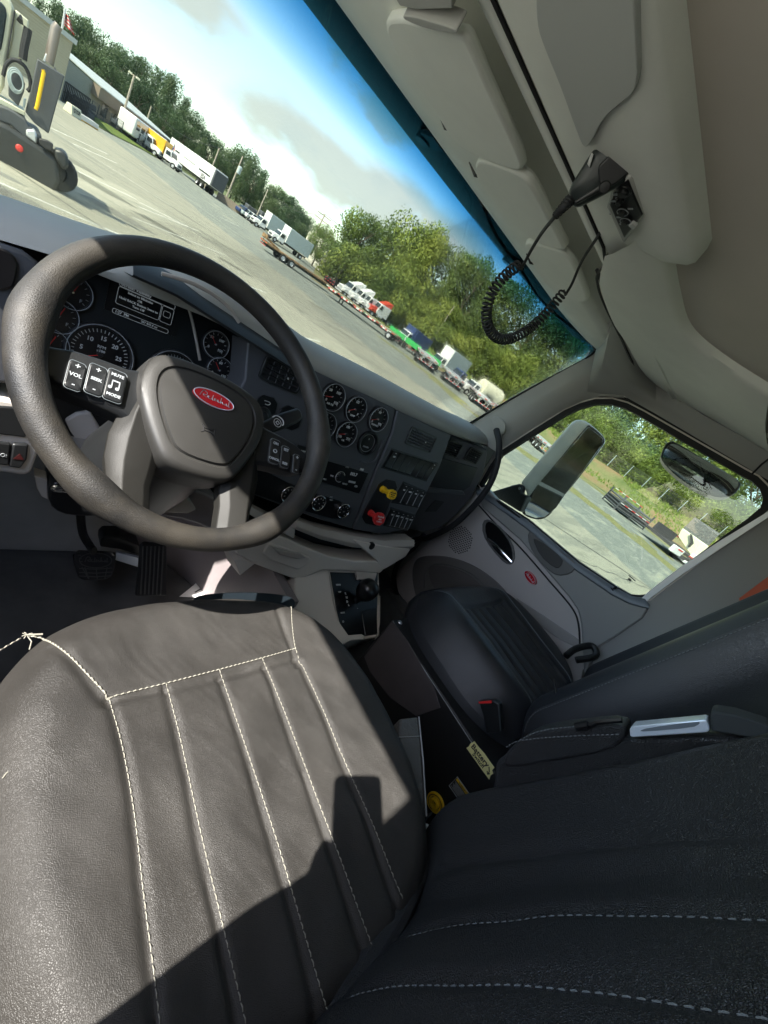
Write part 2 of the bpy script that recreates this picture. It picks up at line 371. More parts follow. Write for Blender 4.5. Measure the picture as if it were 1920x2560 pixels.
# seams as dark slots in the headers
def seam(pl,r=.0022): 
    mb=MB(); mb.tube(pl,r,6); return mb
mb=MB(); mb.tube([(x,.5345,2.8535) for x in (XL,0,.3,.52)],.0030,6)
mb.tube(smoothpath([(.52,.5345,2.8535),U(1512,648,2,2.853),U(1514,660,2,2.853),U(1497,680,2,2.855),U(1493,705,2,2.857),U(1510,760,2,2.86),U(1560,862,2,2.862)],6),.0028,6)
mb.tube(smoothpath([(.65,.60,2.86),U(1560,862,2,2.862),U(1600,935,2,2.865),U(1650,985,2,2.88)],5),.004,6)
mb.tube([U(1715,965,0,1.40),U(1760,925,0,1.37),U(1793,912,0,1.34)],.003,6); mb.tube([U(1880,1185,0,1.45),U(1905,1160,0,1.43),U(1925,1145,0,1.42)],.003,6)
mb.build('trim_seam','rubber',cab)
# padded lids on the header (slabs just below the trim)
def lid(pxs,z,dz,name,m_='header_grey',bev=.006):
    P=[U(*q,2,z) for q in pxs]; P=chaikin(P,2); mb=MB(); mb.prism(P,(0,0,dz)); return mb.build(name,m_,cab,bevel=bev,seg=3)
def c3(x,y): return (1000+x*.5546,y*.5546)
lid([c3(-90,100),c3(0,290),c3(100,430),c3(190,560),c3(232,640),c3(330,705),c3(545,787),c3(553,740),c3(470,560),c3(395,400),c3(335,260),c3(290,165),c3(230,158),c3(100,118),c3(0,80)],2.838,.016,'visor_lid')
lid([c3(345,722),c3(440,745),c3(548,790),c3(600,850),c3(700,1050),c3(742,1120),c3(735,1134),c3(610,1098),c3(480,990),c3(360,840),c3(330,765)],2.838,.018,'visor_lid')
lid([c3(540,1085),c3(640,1110),c3(745,1138),c3(800,1230),c3(862,1380),c3(740,1342),c3(660,1290),c3(600,1200)],2.840,.016,'visor_lid')
# visor of the driver, folded up, with its strap shadow line
mb=MB(); P=[U(*q,2,2.832) for q in (c3(-120,-160),c3(0,28),c3(80,45),c3(235,40),c3(225,-160))]; mb.prism(P,(0,0,.02)); 
P=[U(*q,2,2.828) for q in (c3(5,72),c3(30,98),c3(130,135),c3(235,152),c3(262,150),c3(240,128),c3(120,92),c3(60,75))]; mb.prism(chaikin(P,1),(0,0,.02)); mb.build('visor_strap','pillar_grey',cab,bevel=.004)
# overhead cubby, a flat slab with shade put in its colour, and radio bay
mb=MB(); P=chaikin([U(*q,2,2.846) for q in ((1340,-60),(1340,60),(1360,120),(1400,215),(1445,340),(1460,372),(1478,358),(1505,300),(1548,262),(1596,225),(1590,100),(1580,-60))],2); mb.prism(P,(0,0,.012)); mb.build('cubby_shade_slab',mat('cubby_shade',(0.44,0.455,0.43),0.7,bump=(700,.3,.0003)),cab,bevel=.003)
# clip on the header edge
for q in (c3(205,535),c3(590,1160),c3(340,755)):
    mb=MB(); p=U(*q,2,2.85); mb.tube([p+V((-.012,.010,0)),p+V((.006,-.004,-.010)),p+V((.022,-.012,-.004))],[.0012,.003,.0015],8); mb.build('visor_pin','black_plastic',cab)
# ---- windscreen
def wsx(x):   # lateral curve
    s=max(0,(abs(x-.47)-.2)/.75); return s
def wspt(x,t): # t 0 bottom..1 top
    s=min(1.0,wsx(x)); top=V((x,.955-.065*s**2.2,2.885)); bot=V((x,1.36-.21*s**2,2.26)); return bot.lerp(top,t)
xsw=list(np.linspace(-.52,1.50,31))
mb=MB(); mb.slab([[wspt(x,t) for x in xsw] for t in np.linspace(0,1,9)],(0,.006,.003)); mb.build('windscreen','windshield_glass',cab,angle=80)
# black frit edge + rubber along the right pillar and top corner
edge=[U(1165,1063,0,1.405),U(1300,985,0,1.41),U(1440,910,0,1.415),U(1472,891,0,1.41),U(1488,876,0,1.40),U(1483,863,0,1.37),U(1462,845,2,2.872),U(1436,822,2,2.874),U(1400,795,2,2.876),U(1350,748,2,2.876),U(1300,672,2,2.877),U(1240,588,2,2.877)]+[V((x,.935,2.878)) for x in (.5,.2,-.1,-.5)]
mb=MB(); mb.tube(smoothpath(edge,5),.0045,8); mb.build('windscreen_seal','rubber',cab)
mb=MB(); mb.grid([[wspt(x,t)+V((0,.012,.004)) for x in xsw] for t in (1.0,1.03,1.1)]); mb.build('windscreen_frit','rubber',cab)
# outer sun visor ahead of the windscreen top
rows=[]
for x in np.linspace(-.62,1.62,26):
    s=min(1.2,wsx(x)); y0=.985-.06*s*s
    rows.append([V((x,y0-.01,2.935)),V((x,y0+.05,2.93-.006)),V((x,y0+.11-.02*s,2.915)),V((x,1.17-.05*s*s,2.906+.004*s)),V((x,1.19-.05*s*s,2.908+.004*s))])
mb=MB(); mb.slab(rows,(0,.002,.012)); mb.build('outer_sun_visor',mat('visor_teal',(0.03,0.045,0.045),0.4),cab,angle=60)
mb=MB()
for x in np.linspace(-.5,1.45,2): pass
mb.tube([(x,1.0-.05*wsx(x)**2,2.918) for x in np.linspace(-.55,1.35,24)],.010,10); 
for q in ((1085,352),(1290,660)):
    p=U(*q,2,2.905); mb.box(p+V((0,.0,0)),(.05,.05,.012)); mb.cyl(p+V((-.0,.04,.006)),p+V((0,.04,-.01)),.02,14)
mb.build('visor_bracket',mat('bracket_teal',(0.11,0.19,0.21),0.4),cab,bevel=.002)
# ---- right A pillar
A=[(1165,1063),(1300,985),(1440,910),(1480,887),(1492,870),(1497,850),(1510,830)]
B=[(1200,1200),(1248,1125),(1330,1072),(1412,1022),(1465,999),(1500,990),(1560,993)]
ra=[U(*q,0,1.41) for q in A]; rb=[U(*q,0,1.485) for q in B]
rows=[]
for a,b in zip(ra,rb):
    mdl=a.lerp(b,.5)+V((-.022,-.012,.0)); rows.append([a+V((.03,.012,.002)),a,a.lerp(mdl,.6),mdl,mdl.lerp(b,.55),b,b+V((.035,0,0))])
rows.insert(0,[p+V((.03,.03,-.12)) for p in rows[0]])
mb=MB(); mb.grid(rows); mb.build('front_pillar','pillar_grey',cab,angle=50)
# corner filler between header, pillar and rail
mb=MB(); q=[U(1500,850,2,2.87),U(1560,850,2,2.87),U(1655,985,2,2.88),U(1720,1020,0,1.455),U(1640,1000,0,1.468),U(1560,985,0,1.478),U(1500,985,0,1.478)]
ra2=[U(1492,865,2,2.872),U(1530,800,2,2.872),U(1560,850,2,2.872),U(1640,960,2,2.885),U(1760,1040,0,1.41),U(1925,1130,0,1.40)]
rb2=[U(1462,999,0,1.487),U(1490,985,0,1.486),U(1560,990,0,1.485),U(1640,1035,0,1.485),U(1740,1094,0,1.485),U(1925,1203,0,1.485)]
mb.grid([[a.lerp(b,t)+V((0,0,.0)) for t in (0,.3,.6,.85,1)] for a,b in zip(ra2,rb2)]); mb.build('corner_trim','pillar_grey',cab,angle=60)
# left A pillar, left B pillar, rear wall (out of the picture, they shape the light)
mb=MB(); mb.prism([(-.56,y,z) for y,z in ((.30,3.05),(.36,2.995),(.54,2.98),(.60,2.95),(.67,2.90),(.84,2.64),(1.0,2.44),(1.05,2.43),(1.05,1.45),(1.25,1.45),(1.2,2.3),(.97,2.90),(.93,3.08),(.30,3.08))],(-.08,0,0)); mb.build('front_pillar','pillar_grey',cab,bevel=.01)
mb=MB(); mb.prism([(-.56,y,z) for y,z in ((1.05,1.45),(1.05,2.43),(-.05,2.29),(-.10,2.5),(-.14,3.08),(-1.15,3.08),(-1.15,1.45))],(-.08,0,0)); mb.build('rear_pillar','pillar_grey',cab,bevel=.015)  # lower part fills the open doorway, added to darken the cab
mb=MB(); mb.box((.48,-1.15,1.85),(2.2,.05,.85)); mb.box((.48,-1.15,2.95),(2.2,.05,.2)); mb.box((-.35,-1.15,2.6),(.5,.05,1.0)); mb.box((1.25,-1.15,2.6),(.6,.05,1.0)); mb.build('rear_wall','headliner',cab)
mb=MB(); mb.box((.5,-1.15,2.56),(1.2,.008,.56)); mb.build('rear_window','window_glass',cab)
mb=MB(); mb.box((.50,-.1,3.15),(2.3,2.3,.04)); mb.box((1.60,-.1,2.98),(.04,2.15,.34)); mb.box((.52,.985,3.06),(2.2,.04,.20)); mb.build('roof_light_block','white_paint',cab)  # unseen outer roof, added to block light leaking through trim gaps
# lower side wall behind and under the door
mb=MB(); mb.box((1.53,-.56,2.15),(.04,1.25,1.5)); mb.box((1.545,.3,1.72),(.03,2.0,.62)); mb.box((1.53,1.15,1.78),(.05,.4,.8)); mb.build('side_wall','pillar_grey',cab)
# right B pillar region behind the door
FB=Fr((1.50,0,2.2),(0,-1,0),(-1,0,0))
mb=MB(); FB.ppoly(mb,[(1925,1290),(1760,1395),(1628,1495),(1490,1625),(1500,1800),(1925,1800)],-.06,.012); mb.build('rear_pillar','door_grey',cab,bevel=.006)
mb=MB(); FB.ppoly(mb,[(1925,1700),(1620,1700),(1620,1830),(1925,1830)],-.3,-.015); mb.build('rear_corner_trim','door_grey',cab)
# jamb strip between seal and pillar, painted pale for the sky light on it
mb=MB(); mb.slab([[U(*a,0,1.474),U(*b,0,1.474)] for a,b in (((1925,1276),(1925,1290)),((1800,1352),(1800,1372)),((1700,1418),(1702,1438)),((1625,1476),(1627,1494)),((1560,1535),(1562,1550)),((1490,1600),(1492,1615)))],(.01,0,0)); mb.build('door_jamb','white_paint',cab)
C1=[U(1640,560,2,2.868),U(1660,640,2,2.866),U(1680,740,2,2.866),U(1712,832,2,2.866),U(1790,902,2,2.866),U(1925,990,2,2.866)]
C2=[U(1512,640,2,2.846),U(1500,715,2,2.848),U(1530,800,2,2.85),U(1562,852,2,2.853),U(1640,962,2,2.868),U(1762,1042,0,1.39)]
C3=[C2[i].lerp(C1[i],.5)-V((0,0,.010)) for i in range(6)]
ra_=smoothpath(C1,5); rb_=smoothpath(C2[:5]+[U(1925,1132,0,1.38)],5); mb=MB(); mb.grid([[a+V((0,0,.06)),a+V((0,0,.004)),a.lerp(b,.04)-V((0,0,.004)),a.lerp(b,.35)-V((0,0,.014)),a.lerp(b,.7)-V((0,0,.010)),b,b+V((0,0,.05))] for a,b in zip(ra_,rb_)]); mb.build('corner_trim','header_grey',cab,angle=70)
# ceiling side vent & hook on the rail
p=U(1905,1085,0,1.40); mb=MB(); mb.lathe([(0,.0),(.012,.001),(.013,.004),(.018,.005),(.02,.0),(.0,0)],p,(-.8,0,-.5),20); mb.tube(smoothpath([p+V((0,.05,.01)),p+V((-.012,.045,0)),p+V((-.015,.03,0)),p+V((-.012,.02,0))],4),.004,8); mb.build('coat_hook','header_grey',cab)
# orange-red panel seen behind the passenger seat
mb=MB(); mb.slab([[U(1848,1496,0,1.44),U(1925,1438,0,1.44)],[U(1860,1560,0,1.44),U(1925,1560,0,1.44)]],(.01,0,0)); tag(mb.build('cargo_panel','orange_red'),'orange-red board standing behind the passenger seat','board')

# =====================================================================
# DASHBOARD
# =====================================================================
dash=thing('dashboard','dark grey dashboard with a paler soft top, spanning the cab below the windscreen','dashboard',(.45,1.0,2.2))
def pady(x): # near edge of the pad
    k=max(0,(x-.75)/.7); return .85+.16*k*k
def padrow(x):
    y=pady(x); h=.0
    hh={-.6:-.03,-.3:-.03,-.1:.0,.1:.015,.2:.012,.3:.0}
    g=np.interp(x,[-.6,-.25,-.1,.05,.2,.35,.6,.9,1.2,1.5],[-.045,-.028,.0,.035,.02,.0,.006,.002,-.008,-.02])
    return [V((x,y+.004,2.335+g*.3)),V((x,y-.004,2.348+g)),V((x,y+.006,2.362+g)),V((x,y+.035,2.374+g)),V((x,y+.075,2.378+g)),V((x,y+.13,2.374+g)),V((x,y+.25,2.352+g)),V((x,min(y+.5,1.335-.18*max(0,min(1,wsx(x)))**2),2.30+g))]
mb=MB(); mb.grid([padrow(x) for x in np.linspace(-.56,1.46,44)]); mb.build('dash_top','dash_pad',dash,angle=70)
# face panel frames
t15=R(15); FC=Fr((.5,.84,2.3),(1,0,0),(0,-math.cos(t15),math.sin(t15)))
FP_=Fr((1.15,.93,2.3),(1,0,0),(-.10,-math.cos(R(8)),math.sin(R(8))))
# bulk behind the faces
mb=MB(); mb.prism([(-.56,.95,2.33),(-.56,.90,2.0),(-.56,1.1,1.9),(-.56,1.3,2.0),(-.56,1.3,2.28)],(2.0,0,0)); mb.build('dash_core','black_plastic',dash)
def panel(pxs,w0,w1,name,m_,fr=FC,bev=.003,par=dash,ch=0,seg=2):
    pts=[fr.px(*q,w1) for q in pxs]
    if ch: pts=[(p.x,p.y) for p in chaikin(pts,ch)]
    mb=MB(); fr.poly(mb,pts,w0,w1); return mb.build(name,m_,par,bevel=bev,seg=seg)
# centre stack face, from the cluster surround to the seam
panel([(620,852),(774,916),(990,1022),(975,1085),(940,1165),(880,1322),(800,1300),(640,1240),(560,1190),(560,1050),(612,950)],-.08,.0,'centre_panel','dash_dark',bev=.004)
panel([(995,1026),(1128,1088),(1100,1165),(1022,1322),(960,1336),(884,1324),(944,1167),(980,1085)],-.08,.004,'control_panel','dash_dark',bev=.004)
# passenger side
panel([(1128,1086),(1222,1126),(1212,1180),(1180,1245),(1135,1295),(1100,1322),(1060,1332),(1018,1322),(1062,1230),(1105,1150)],-.25,.0,'glovebox_panel','dash_dark',fr=FP_,bev=.012,seg=3)
panel([(1103,1145),(1195,1170),(1175,1218),(1155,1230),(1070,1222)],-.001,.003,'glovebox_lid',mat('glove_dark',(0.022,0.026,0.027),0.45),fr=FP_,bev=.002)
panel([(1072,1219),(1158,1228),(1164,1238),(1065,1232)],.0,.008,'glovebox_lip',mat('lip_grey',(0.08,0.09,0.10),0.4),fr=FP_,bev=.003)
panel([(1088,1250),(1112,1254),(1090,1280),(1062,1280)],.0,.0025,'glovebox_latch',mat('glove_dark2',(0.028,0.03,0.031),0.45),fr=FP_,bev=.0015)
# lower edge trim, storage bin and drawer
mb=MB()
for off,rad in ((0,0),):
    topl=[(738,1300),(800,1322),(880,1340),(960,1352),(1036,1350)]; botl=[(735,1322),(800,1348),(880,1368),(960,1376),(1024,1374)]
    r1=[FC.p(*FC.px(*q,.012),.012) for q in topl]; r2=[FC.p(*FC.px(*q,.02),.02) for q in botl]
    mb.slab([r1,[a.lerp(b,.5)+FC.n*.012 for a,b in zip(r1,r2)],r2],-FC.n*.05)
mb.build('lower_trim','taupe',dash,bevel=.003)
mb=MB(); r1=[FC.p(*FC.px(*q,.012),.012) for q in ((590,1245),(660,1285),(738,1322))]; r2=[FC.p(*FC.px(*q,.02),.02) for q in ((585,1262),(655,1305),(735,1346))]; mb.slab([r1,r2],-FC.n*.05); mb.build('lower_trim','taupe',dash,bevel=.003)
panel([(600,1300),(741,1312),(880,1345),(1000,1385),(985,1405),(905,1415),(760,1400),(600,1350)],-.30,-.07,'storage_bin','rubber',bev=0)
fb=[(560,1330),(650,1350),(700,1352),(800,1395),(900,1412),(960,1408),(940,1400),(886,1375),(1026,1376),(1016,1392),(960,1428),(940,1432),(880,1424),(800,1420),(758,1440),(740,1448),(640,1408),(590,1385),(560,1370)]
panel([(600,1325),(702,1342),(723,1350),(760,1367),(821,1391),(887,1403),(943,1404),(962,1421),(950,1433),(880,1428),(806,1424),(745,1452),(640,1412),(590,1385)],-.06,.03,'lower_panel','taupe_light',bev=.004)
panel([(887,1352),(960,1366),(1026,1374),(1014,1392),(960,1424),(945,1410),(943,1402)],-.06,.03,'lower_panel','taupe_light',bev=.003)
panel([(668,1362),(682,1358),(775,1392),(778,1400),(752,1423),(738,1424),(655,1392)],.028,.036,'ashtray_drawer','taupe_light',bev=.004,ch=1)
mb=MB(); P=[FC.p(*FC.px(*q,.05),.05) for q in ((680,1368),(700,1374),(725,1380),(752,1384),(768,1396),(740,1398),(700,1388))]; mb.prism(P,-FC.n*.01); mb.build('drawer_pull','taupe',dash,bevel=.003)
mb=MB(); P=FC.px(925,1362,.02); mb.lathe([(0,0),(.012,0),(.014,.004),(.012,.012),(.0,.013)],FC.p(P[0],P[1],.02),FC.n,18); mb.build('bin_knob','black_plastic',dash)
panel([(610,1395),(640,1408),(600,1440),(585,1400)],-.05,.028,'lower_panel','taupe_light')
# gauges of the centre panel
def marks(mb,fr,cu,cv,r,a0,a1,n,ln,wd,w):
    for i in range(n+1):
        a=R(a0+(a1-a0)*i/n); c,s=math.cos(a),math.sin(a); rr=r-ln/2
        mb.box(fr.p(cu+c*rr,cv+s*rr,w),(ln,wd,.0006),fr.rot()@Matrix.Rotation(a,3,'Z'))
def gauge(fr,cu,cv,r,nums,par,needle=200,title='',arc=(215,-35),big=False,off=0.0,m_='white_mark',name='gauge'):
    g=MB(); ring(g,fr,cu,cv,r,r*.86,off+.0,off+.010,36); b=g.build(name,'black_plastic',par,bevel=.0015,smooth=True)
    g=MB(); g.lathe([(0,0),(r*.87,0)],fr.p(cu,cv,off+.002),fr.n,32); g.build('dial','gloss_black',b)
    g=MB(); g.tube([fr.p(cu+r*.93*math.cos(2*math.pi*j/36),cv+r*.93*math.sin(2*math.pi*j/36),off+.0102) for j in range(36)],.0008,5,closed=True); g.build('bezel_ring','grey_mark',b)
    g=MB(); marks(g,fr,cu,cv,r*.80,arc[0],arc[1],10 if not big else 30,r*.14 if not big else r*.1,.0010 if not big else .0011,off+.003)
    k=len(nums)
    for i,t in enumerate(nums):
        a=R(arc[0]+(arc[1]-arc[0])*i/(k-1)) if k>1 else R(90)
        g.text(t,fr.p(cu+math.cos(a)*r*.53,cv+math.sin(a)*r*.53,off+.003),fr.x,fr.y,r*(.26 if not big else .19),bold=.0002)
    if title: g.text(title,fr.p(cu,cv-r*(.5 if not big else -.25),off+.003),fr.x,fr.y,r*(.2 if not big else .13))
    g.build('dial_marks',m_,b)
    g=MB(); a=R(needle); g.box(fr.p(cu+math.cos(a)*r*.3,cv+math.sin(a)*r*.3,off+.0045),(r*.62,.0014,.0008),fr.rot()@Matrix.Rotation(a,3,'Z')); g.build('needle','red_knob',b)
    g=MB(); g.lathe([(0,.004),(r*.07,.004),(r*.09,0)],fr.p(cu,cv,off+.003),fr.n,12); g.build('needle_cap','chrome' if not big else 'black_plastic',b)
    return b
for (q,nums,ti,nd_) in (((830,992),['0','50','100','150'],'AIR PSI',190),((886,1022),['E','1/2','F'],'TEMP',205),((942,1047),['0','60','120'],'PRIMARY',200),((808,1062),['C','H'],'',150),((862,1084),['100','180','250'],'OIL',195)):
    u,v=FC.px(*q,.0); gauge(FC,u,v,.037,nums,dash,nd_,ti)
u,v=FC.px(917,1107,0); g=MB(); ring(g,FC,u,v,.037,.031,0,.010,36); b=g.build('gauge','black_plastic',dash,bevel=.0015); g=MB(); g.lathe([(0,0),(.032,0)],FC.p(u,v,.002),FC.n,32); g.build('dial','gloss_black',b)
g=MB(); ring(g,FC,u,v,.0262,.0252,.003,.0036,32); g.text('HOURS',FC.p(u,v-.012,.003),FC.x,FC.y,.007); g.text('0',FC.p(u,v+.012,.003),FC.x,FC.y,.008); g.build('dial_marks','grey_mark',b)
# raised bezel curve beside gauges
mb=MB(); mb.tube(smoothpath([FC.p(*FC.px(*q,.002),.002) for q in ((958,1100),(948,1130),(938,1150),(920,1160),(900,1152))],5),.0035,8); mb.build('panel_ridge','dash_dark',dash)
# air vents
def vent(fr,quad,par,nslat=4,nvert=4,w=.004,deep=.02,knob=True,tilt=0):
    P=[fr.px(*q,w) for q in quad]; cu=sum(p[0] for p in P)/4; cv=sum(p[1] for p in P)/4
    du=(math.dist(P[0],P[1])+math.dist(P[3],P[2]))/2; dv=(math.dist(P[0],P[3])+math.dist(P[1],P[2]))/2
    a=math.atan2(P[1][1]-P[0][1],P[1][0]-P[0][0]); f2=Fr(fr.p(cu,cv,w),fr.x*math.cos(a)+fr.y*math.sin(a),fr.n)
    g=MB(); o=rrect(du,dv,.008); i_=rrect(du-.010,dv-.010,.005)
    g.grid([[f2.p(x,y,-.002) for x,y in o],[f2.p(x,y,.004) for x,y in o],[f2.p(x,y,.004) for x,y in i_],[f2.p(x,y,-.002) for x,y in i_]],closeu=True)
    b=g.build('air_vent','black_plastic',par,bevel=.0008)
    g=MB(); g.prism([f2.p(x,y,-.0015) for x,y in i_],f2.n*.0005); g.build('duct','rubber',b)
    g=MB()
    for k in range(1,nslat+1): g.box(f2.p(0,-dv/2+.004+k*(dv-.008)/(nslat+1),.001),(du-.011,.0022,.005),f2.rot()@Matrix.Rotation(R(25),3,'X'))
    g.build('slats','black_plastic',b)
    if nvert:
        g=MB()
        for k in range(1,nvert+1): g.box(f2.p(-du/2+.005+k*(du-.010)/(nvert+1),0,-.0002),(.0016,dv-.011,.003),f2.rot())
        g.build('vanes','dash_dark',b)
    if knob:
        g=MB(); g.box(f2.p(du*.08,0,.006),(.010,.004,.006),f2.rot()); kb=g.build('vent_tab','black_plastic',b,bevel=.001)
        g=MB(); g.lathe([(0,.0015),(.0022,.0012),(.0026,0)],f2.p(du*.10,0,.0092),f2.n,10); g.build('tab_dot','white_mark',b)
    return b
vent(FC,((664,886),(760,934),(745,985),(645,948)),dash,3,4)
vent(FC,((1028,1064),(1090,1092),(1077,1134),(1012,1110)),dash,5,4)
vent(FP_,((1122,1098),(1154,1110),(1142,1145),(1106,1134)),dash,5,0,w=.002)
vent(FP_,((1174,1116),(1203,1130),(1192,1162),(1161,1150)),dash,5,0,w=.002)
# rocker switches
def rockers(quad,n,gap=0,marks_=(),frame='black_plastic',edge=False,fr=FC):
    P=[fr.px(*q,.006) for q in quad]
    def q2(a,b): 
        x=[P[0][k]*(1-a)*(1-b)+P[1][k]*a*(1-b)+P[2][k]*a*b+P[3][k]*(1-a)*b for k in (0,1)]; return x
    g=MB(); fr.poly(g,[q2(-.02,-.04),q2(1.02,-.04),q2(1.02,1.04),q2(-.02,1.04)],.0,.005); base=g.build('switch_bank','black_plastic',dash,bevel=.001)
    for i in range(n):
        a0=i/n+.012; a1=(i+1)/n-.012; sub=(a0+a1)/2
        g=MB(); A_=[q2(a0,.03),q2(a1,.03),q2(a1,.48),q2(a0,.48)]; B_=[q2(a0,.48),q2(a1,.48),q2(a1,.97),q2(a0,.97)]
        rows=[[fr.p(*q2(a0,t),w) ,fr.p(*q2(a1,t),w)] for t,w in ((.03,.006),(.05,.012),(.5,.0075),(.9,.009),(.97,.006))]
        g.grid(rows); g.build('rocker_switch','black_plastic',base)
        if edge or True:
            g=MB(); g.tube([fr.p(*q2(a1,.04),.010),fr.p(*q2(a1,.5),.0085),fr.p(*q2(a1,.93),.009)],.0006 if not edge else .0012,5); g.build('switch_edge','grey_mark' if edge else 'dim_mark',base)
        if i in marks_ or edge:
            g=MB(); x_=q2((a0+a1)/2,.3); g.text({0:'ESC',1:'AXLE',2:'PTO',3:'5TH',4:'LOCK',5:'HTR',6:'+'}.get(i,'ON'),fr.p(*x_,.0115),fr.x,fr.y,.0065,bold=.0002); x_=q2((a0+a1)/2,.12); g.box(fr.p(*x_,.0118),(.006,.0025,.0005),fr.rot()); g.build('switch_mark','white_mark',base)
rockers(((981,1124),(1094,1158),(1066,1203),(957,1170)),7,marks_=(0,6))
rockers(((1009,1206),(1064,1228),(1044,1269),(981,1256)),4,edge=True)
rockers(((978,1270),(1036,1288),(1018,1326),(960,1314)),5,edge=True)
# MX / park brake bay and knobs
panel([(955,1196),(1000,1205),(975,1258),(952,1318),(900,1306),(920,1258)],.003,.0055,'brake_bay','gloss_black',ch=1,bev=.001)
def valve(base,head,name,m_,sides,label,cat,rot0,lines):
    P=FC.px(*base,.005); o=FC.p(P[0],P[1],.005); hc=UP(*head,FC.o+FC.n*.055,FC.n)
    t=thing(name,label,cat,tuple(o)); g=MB(); ax=(hc-o).normalized()
    g.lathe([(.011,0),(.011,.012),(.0085,.014),(.0085,(hc-o).length-.014),(.014,(hc-o).length-.006)],o,ax,18); g.build('stem',m_,t)
    f=Fr(hc,FC.x,(FC.n+V((-.25,-.1,.15))).normalized()); g=MB()
    o_=[(.0215*math.cos(R(rot0+360*k/sides)),.0215*math.sin(R(rot0+360*k/sides))) for k in range(sides)]
    if sides==4: o_=[(p.x,p.y) for p in chaikin(o_,2)]
    f.poly(g,o_,-.007,.007); g.build('head',m_,t,bevel=.002,seg=3)
    g=MB()
    for k,(tx,sz,v) in enumerate(lines): g.text(tx,f.p(0,v,.0073),f.x,f.y,sz,bold=.0001)
    if sides==4: ring(g,f,0,0,.0165,.0158,.0072,.0076,4)
    g.build('lettering','ink' if sides==4 else 'white_mark',t)
valve((955,1222),(979,1236),'parking_brake_knob','yellow_knob',4,'yellow diamond shaped parking brake knob on the dashboard','knob',52,[('PARKING',.0055,.006),('BRAKE',.0055,0),('PUSH',.005,-.006)])
valve((925,1281),(947,1297),'trailer_air_knob','red_knob',8,'red octagonal trailer air supply knob below the yellow one','knob',22.5,[('TRAILER',.0068,.008),('AIR',.0075,.0),('SUPPLY',.0068,-.008)])
# radio
Q=[FC.px(*q,.004) for q in ((806,1150),(920,1184),(896,1233),(800,1200))]
panel([(738,1128),(922,1183),(898,1235),(725,1180)],.0,.004,'radio','gloss_black',bev=.001)
rad=MB(); f=FC; 
def rp(px_,py_,w=.0045): return FC.p(*FC.px(px_,py_,w),w)
rad.text('103.7',rp(884,1186),FC.x,FC.y,.013,bold=.0003); rad.text('FM1',rp(905,1174),FC.x,FC.y,.009,bold=.0003); rad.box(rp(880,1205),(.028,.006,.0005),FC.rot()); rad.text('MENU',rp(862,1210),FC.x,FC.y,.007); rad.text('CD',rp(890,1216),FC.x,FC.y,.008,bold=.0003); rad.text('VOL',rp(830,1190),FC.x,FC.y,.007); rad.text('AUX',rp(812,1198),FC.x,FC.y,.006); rad.text('1 2 3',rp(868,1168),FC.x,FC.y,.006)
u,v=FC.px(850,1192,.004); ring(rad,FC,u,v,.0165,.0155,.004,.006,24); marks(rad,FC,u,v,.013,210,30,6,.003,.001,.007); rad.build('radio_marks','white_mark',dash)
g=MB(); g.lathe([(0,.010),(.011,.010),(.013,.0)],FC.p(u,v,.004),FC.n,22); g.build('radio_dial','black_plastic',dash)
# climate knobs
panel([(560,1180),(650,1170),(735,1215),(880,1262),(872,1290),(850,1302),(760,1278),(690,1255),(610,1225)],.0,.003,'climate_panel','gloss_black',bev=.001,ch=1)
for q,tt in (((722,1236),'x'),((796,1257),''),((858,1277),'')):
    u,v=FC.px(*q,.01); g=MB(); ring(g,FC,u,v,.0235,.021,.003,.014,32); b=g.build('climate_knob','chrome',dash,bevel=.001)
    g=MB(); g.lathe([(0,.014),(.018,.014),(.0205,.009),(.021,.003)],FC.p(u,v,0),FC.n,28); g.build('knob_face','gloss_black',b)
    g=MB(); marks(g,FC,u,v,.017,200,-60,7,.004,.0022,.0143); g.text('o',FC.p(u,v,.0143),FC.x,FC.y,.008); g.build('knob_marks','white_mark',b)
g=MB(); g.text('A/C',rp(828,1243,.0035),FC.x,FC.y,.007); g.text('MAX',rp(828,1250,.0035),FC.x,FC.y,.006); g.build('climate_marks','grey_mark',dash)
# switch pods left of the gauges
panel([(648,984),(697,998),(686,1045),(634,1032)],.0,.004,'mirror_control','gloss_black',ch=1,bev=.001)
u,v=FC.px(656,1040,.006); g=MB(); g.lathe([(0,.012),(.010,.012),(.012,.009),(.016,.008),(.021,.006),(.022,0)],FC.p(u,v,.002),FC.n,26); g.build('control_knob','black_plastic',dash)
g=MB(); u,v=FC.px(668,1007,.0045); pth=[FC.p(u+a,v+b,.0045) for a,b in ((-.008,.003),(.004,.003),(.008,.0),(.004,-.004),(-.004,-.004))]; g.tube(smoothpath(pth,4),.0009,6); g.build('control_mark','white_mark',dash)
panel([(708,1008),(762,1030),(742,1082),(690,1060)],.0,.004,'key_panel','gloss_black',ch=1,bev=.001)
panel([(745,1112),(775,1120),(768,1142),(740,1132)],.0,.005,'dimmer_switch','black_plastic',bev=.001)
g=MB(); g.text('DIM',rp(758,1129,.0055),FC.x,FC.y,.008,bold=.0002); g.build('dimmer_mark','white_mark',dash)
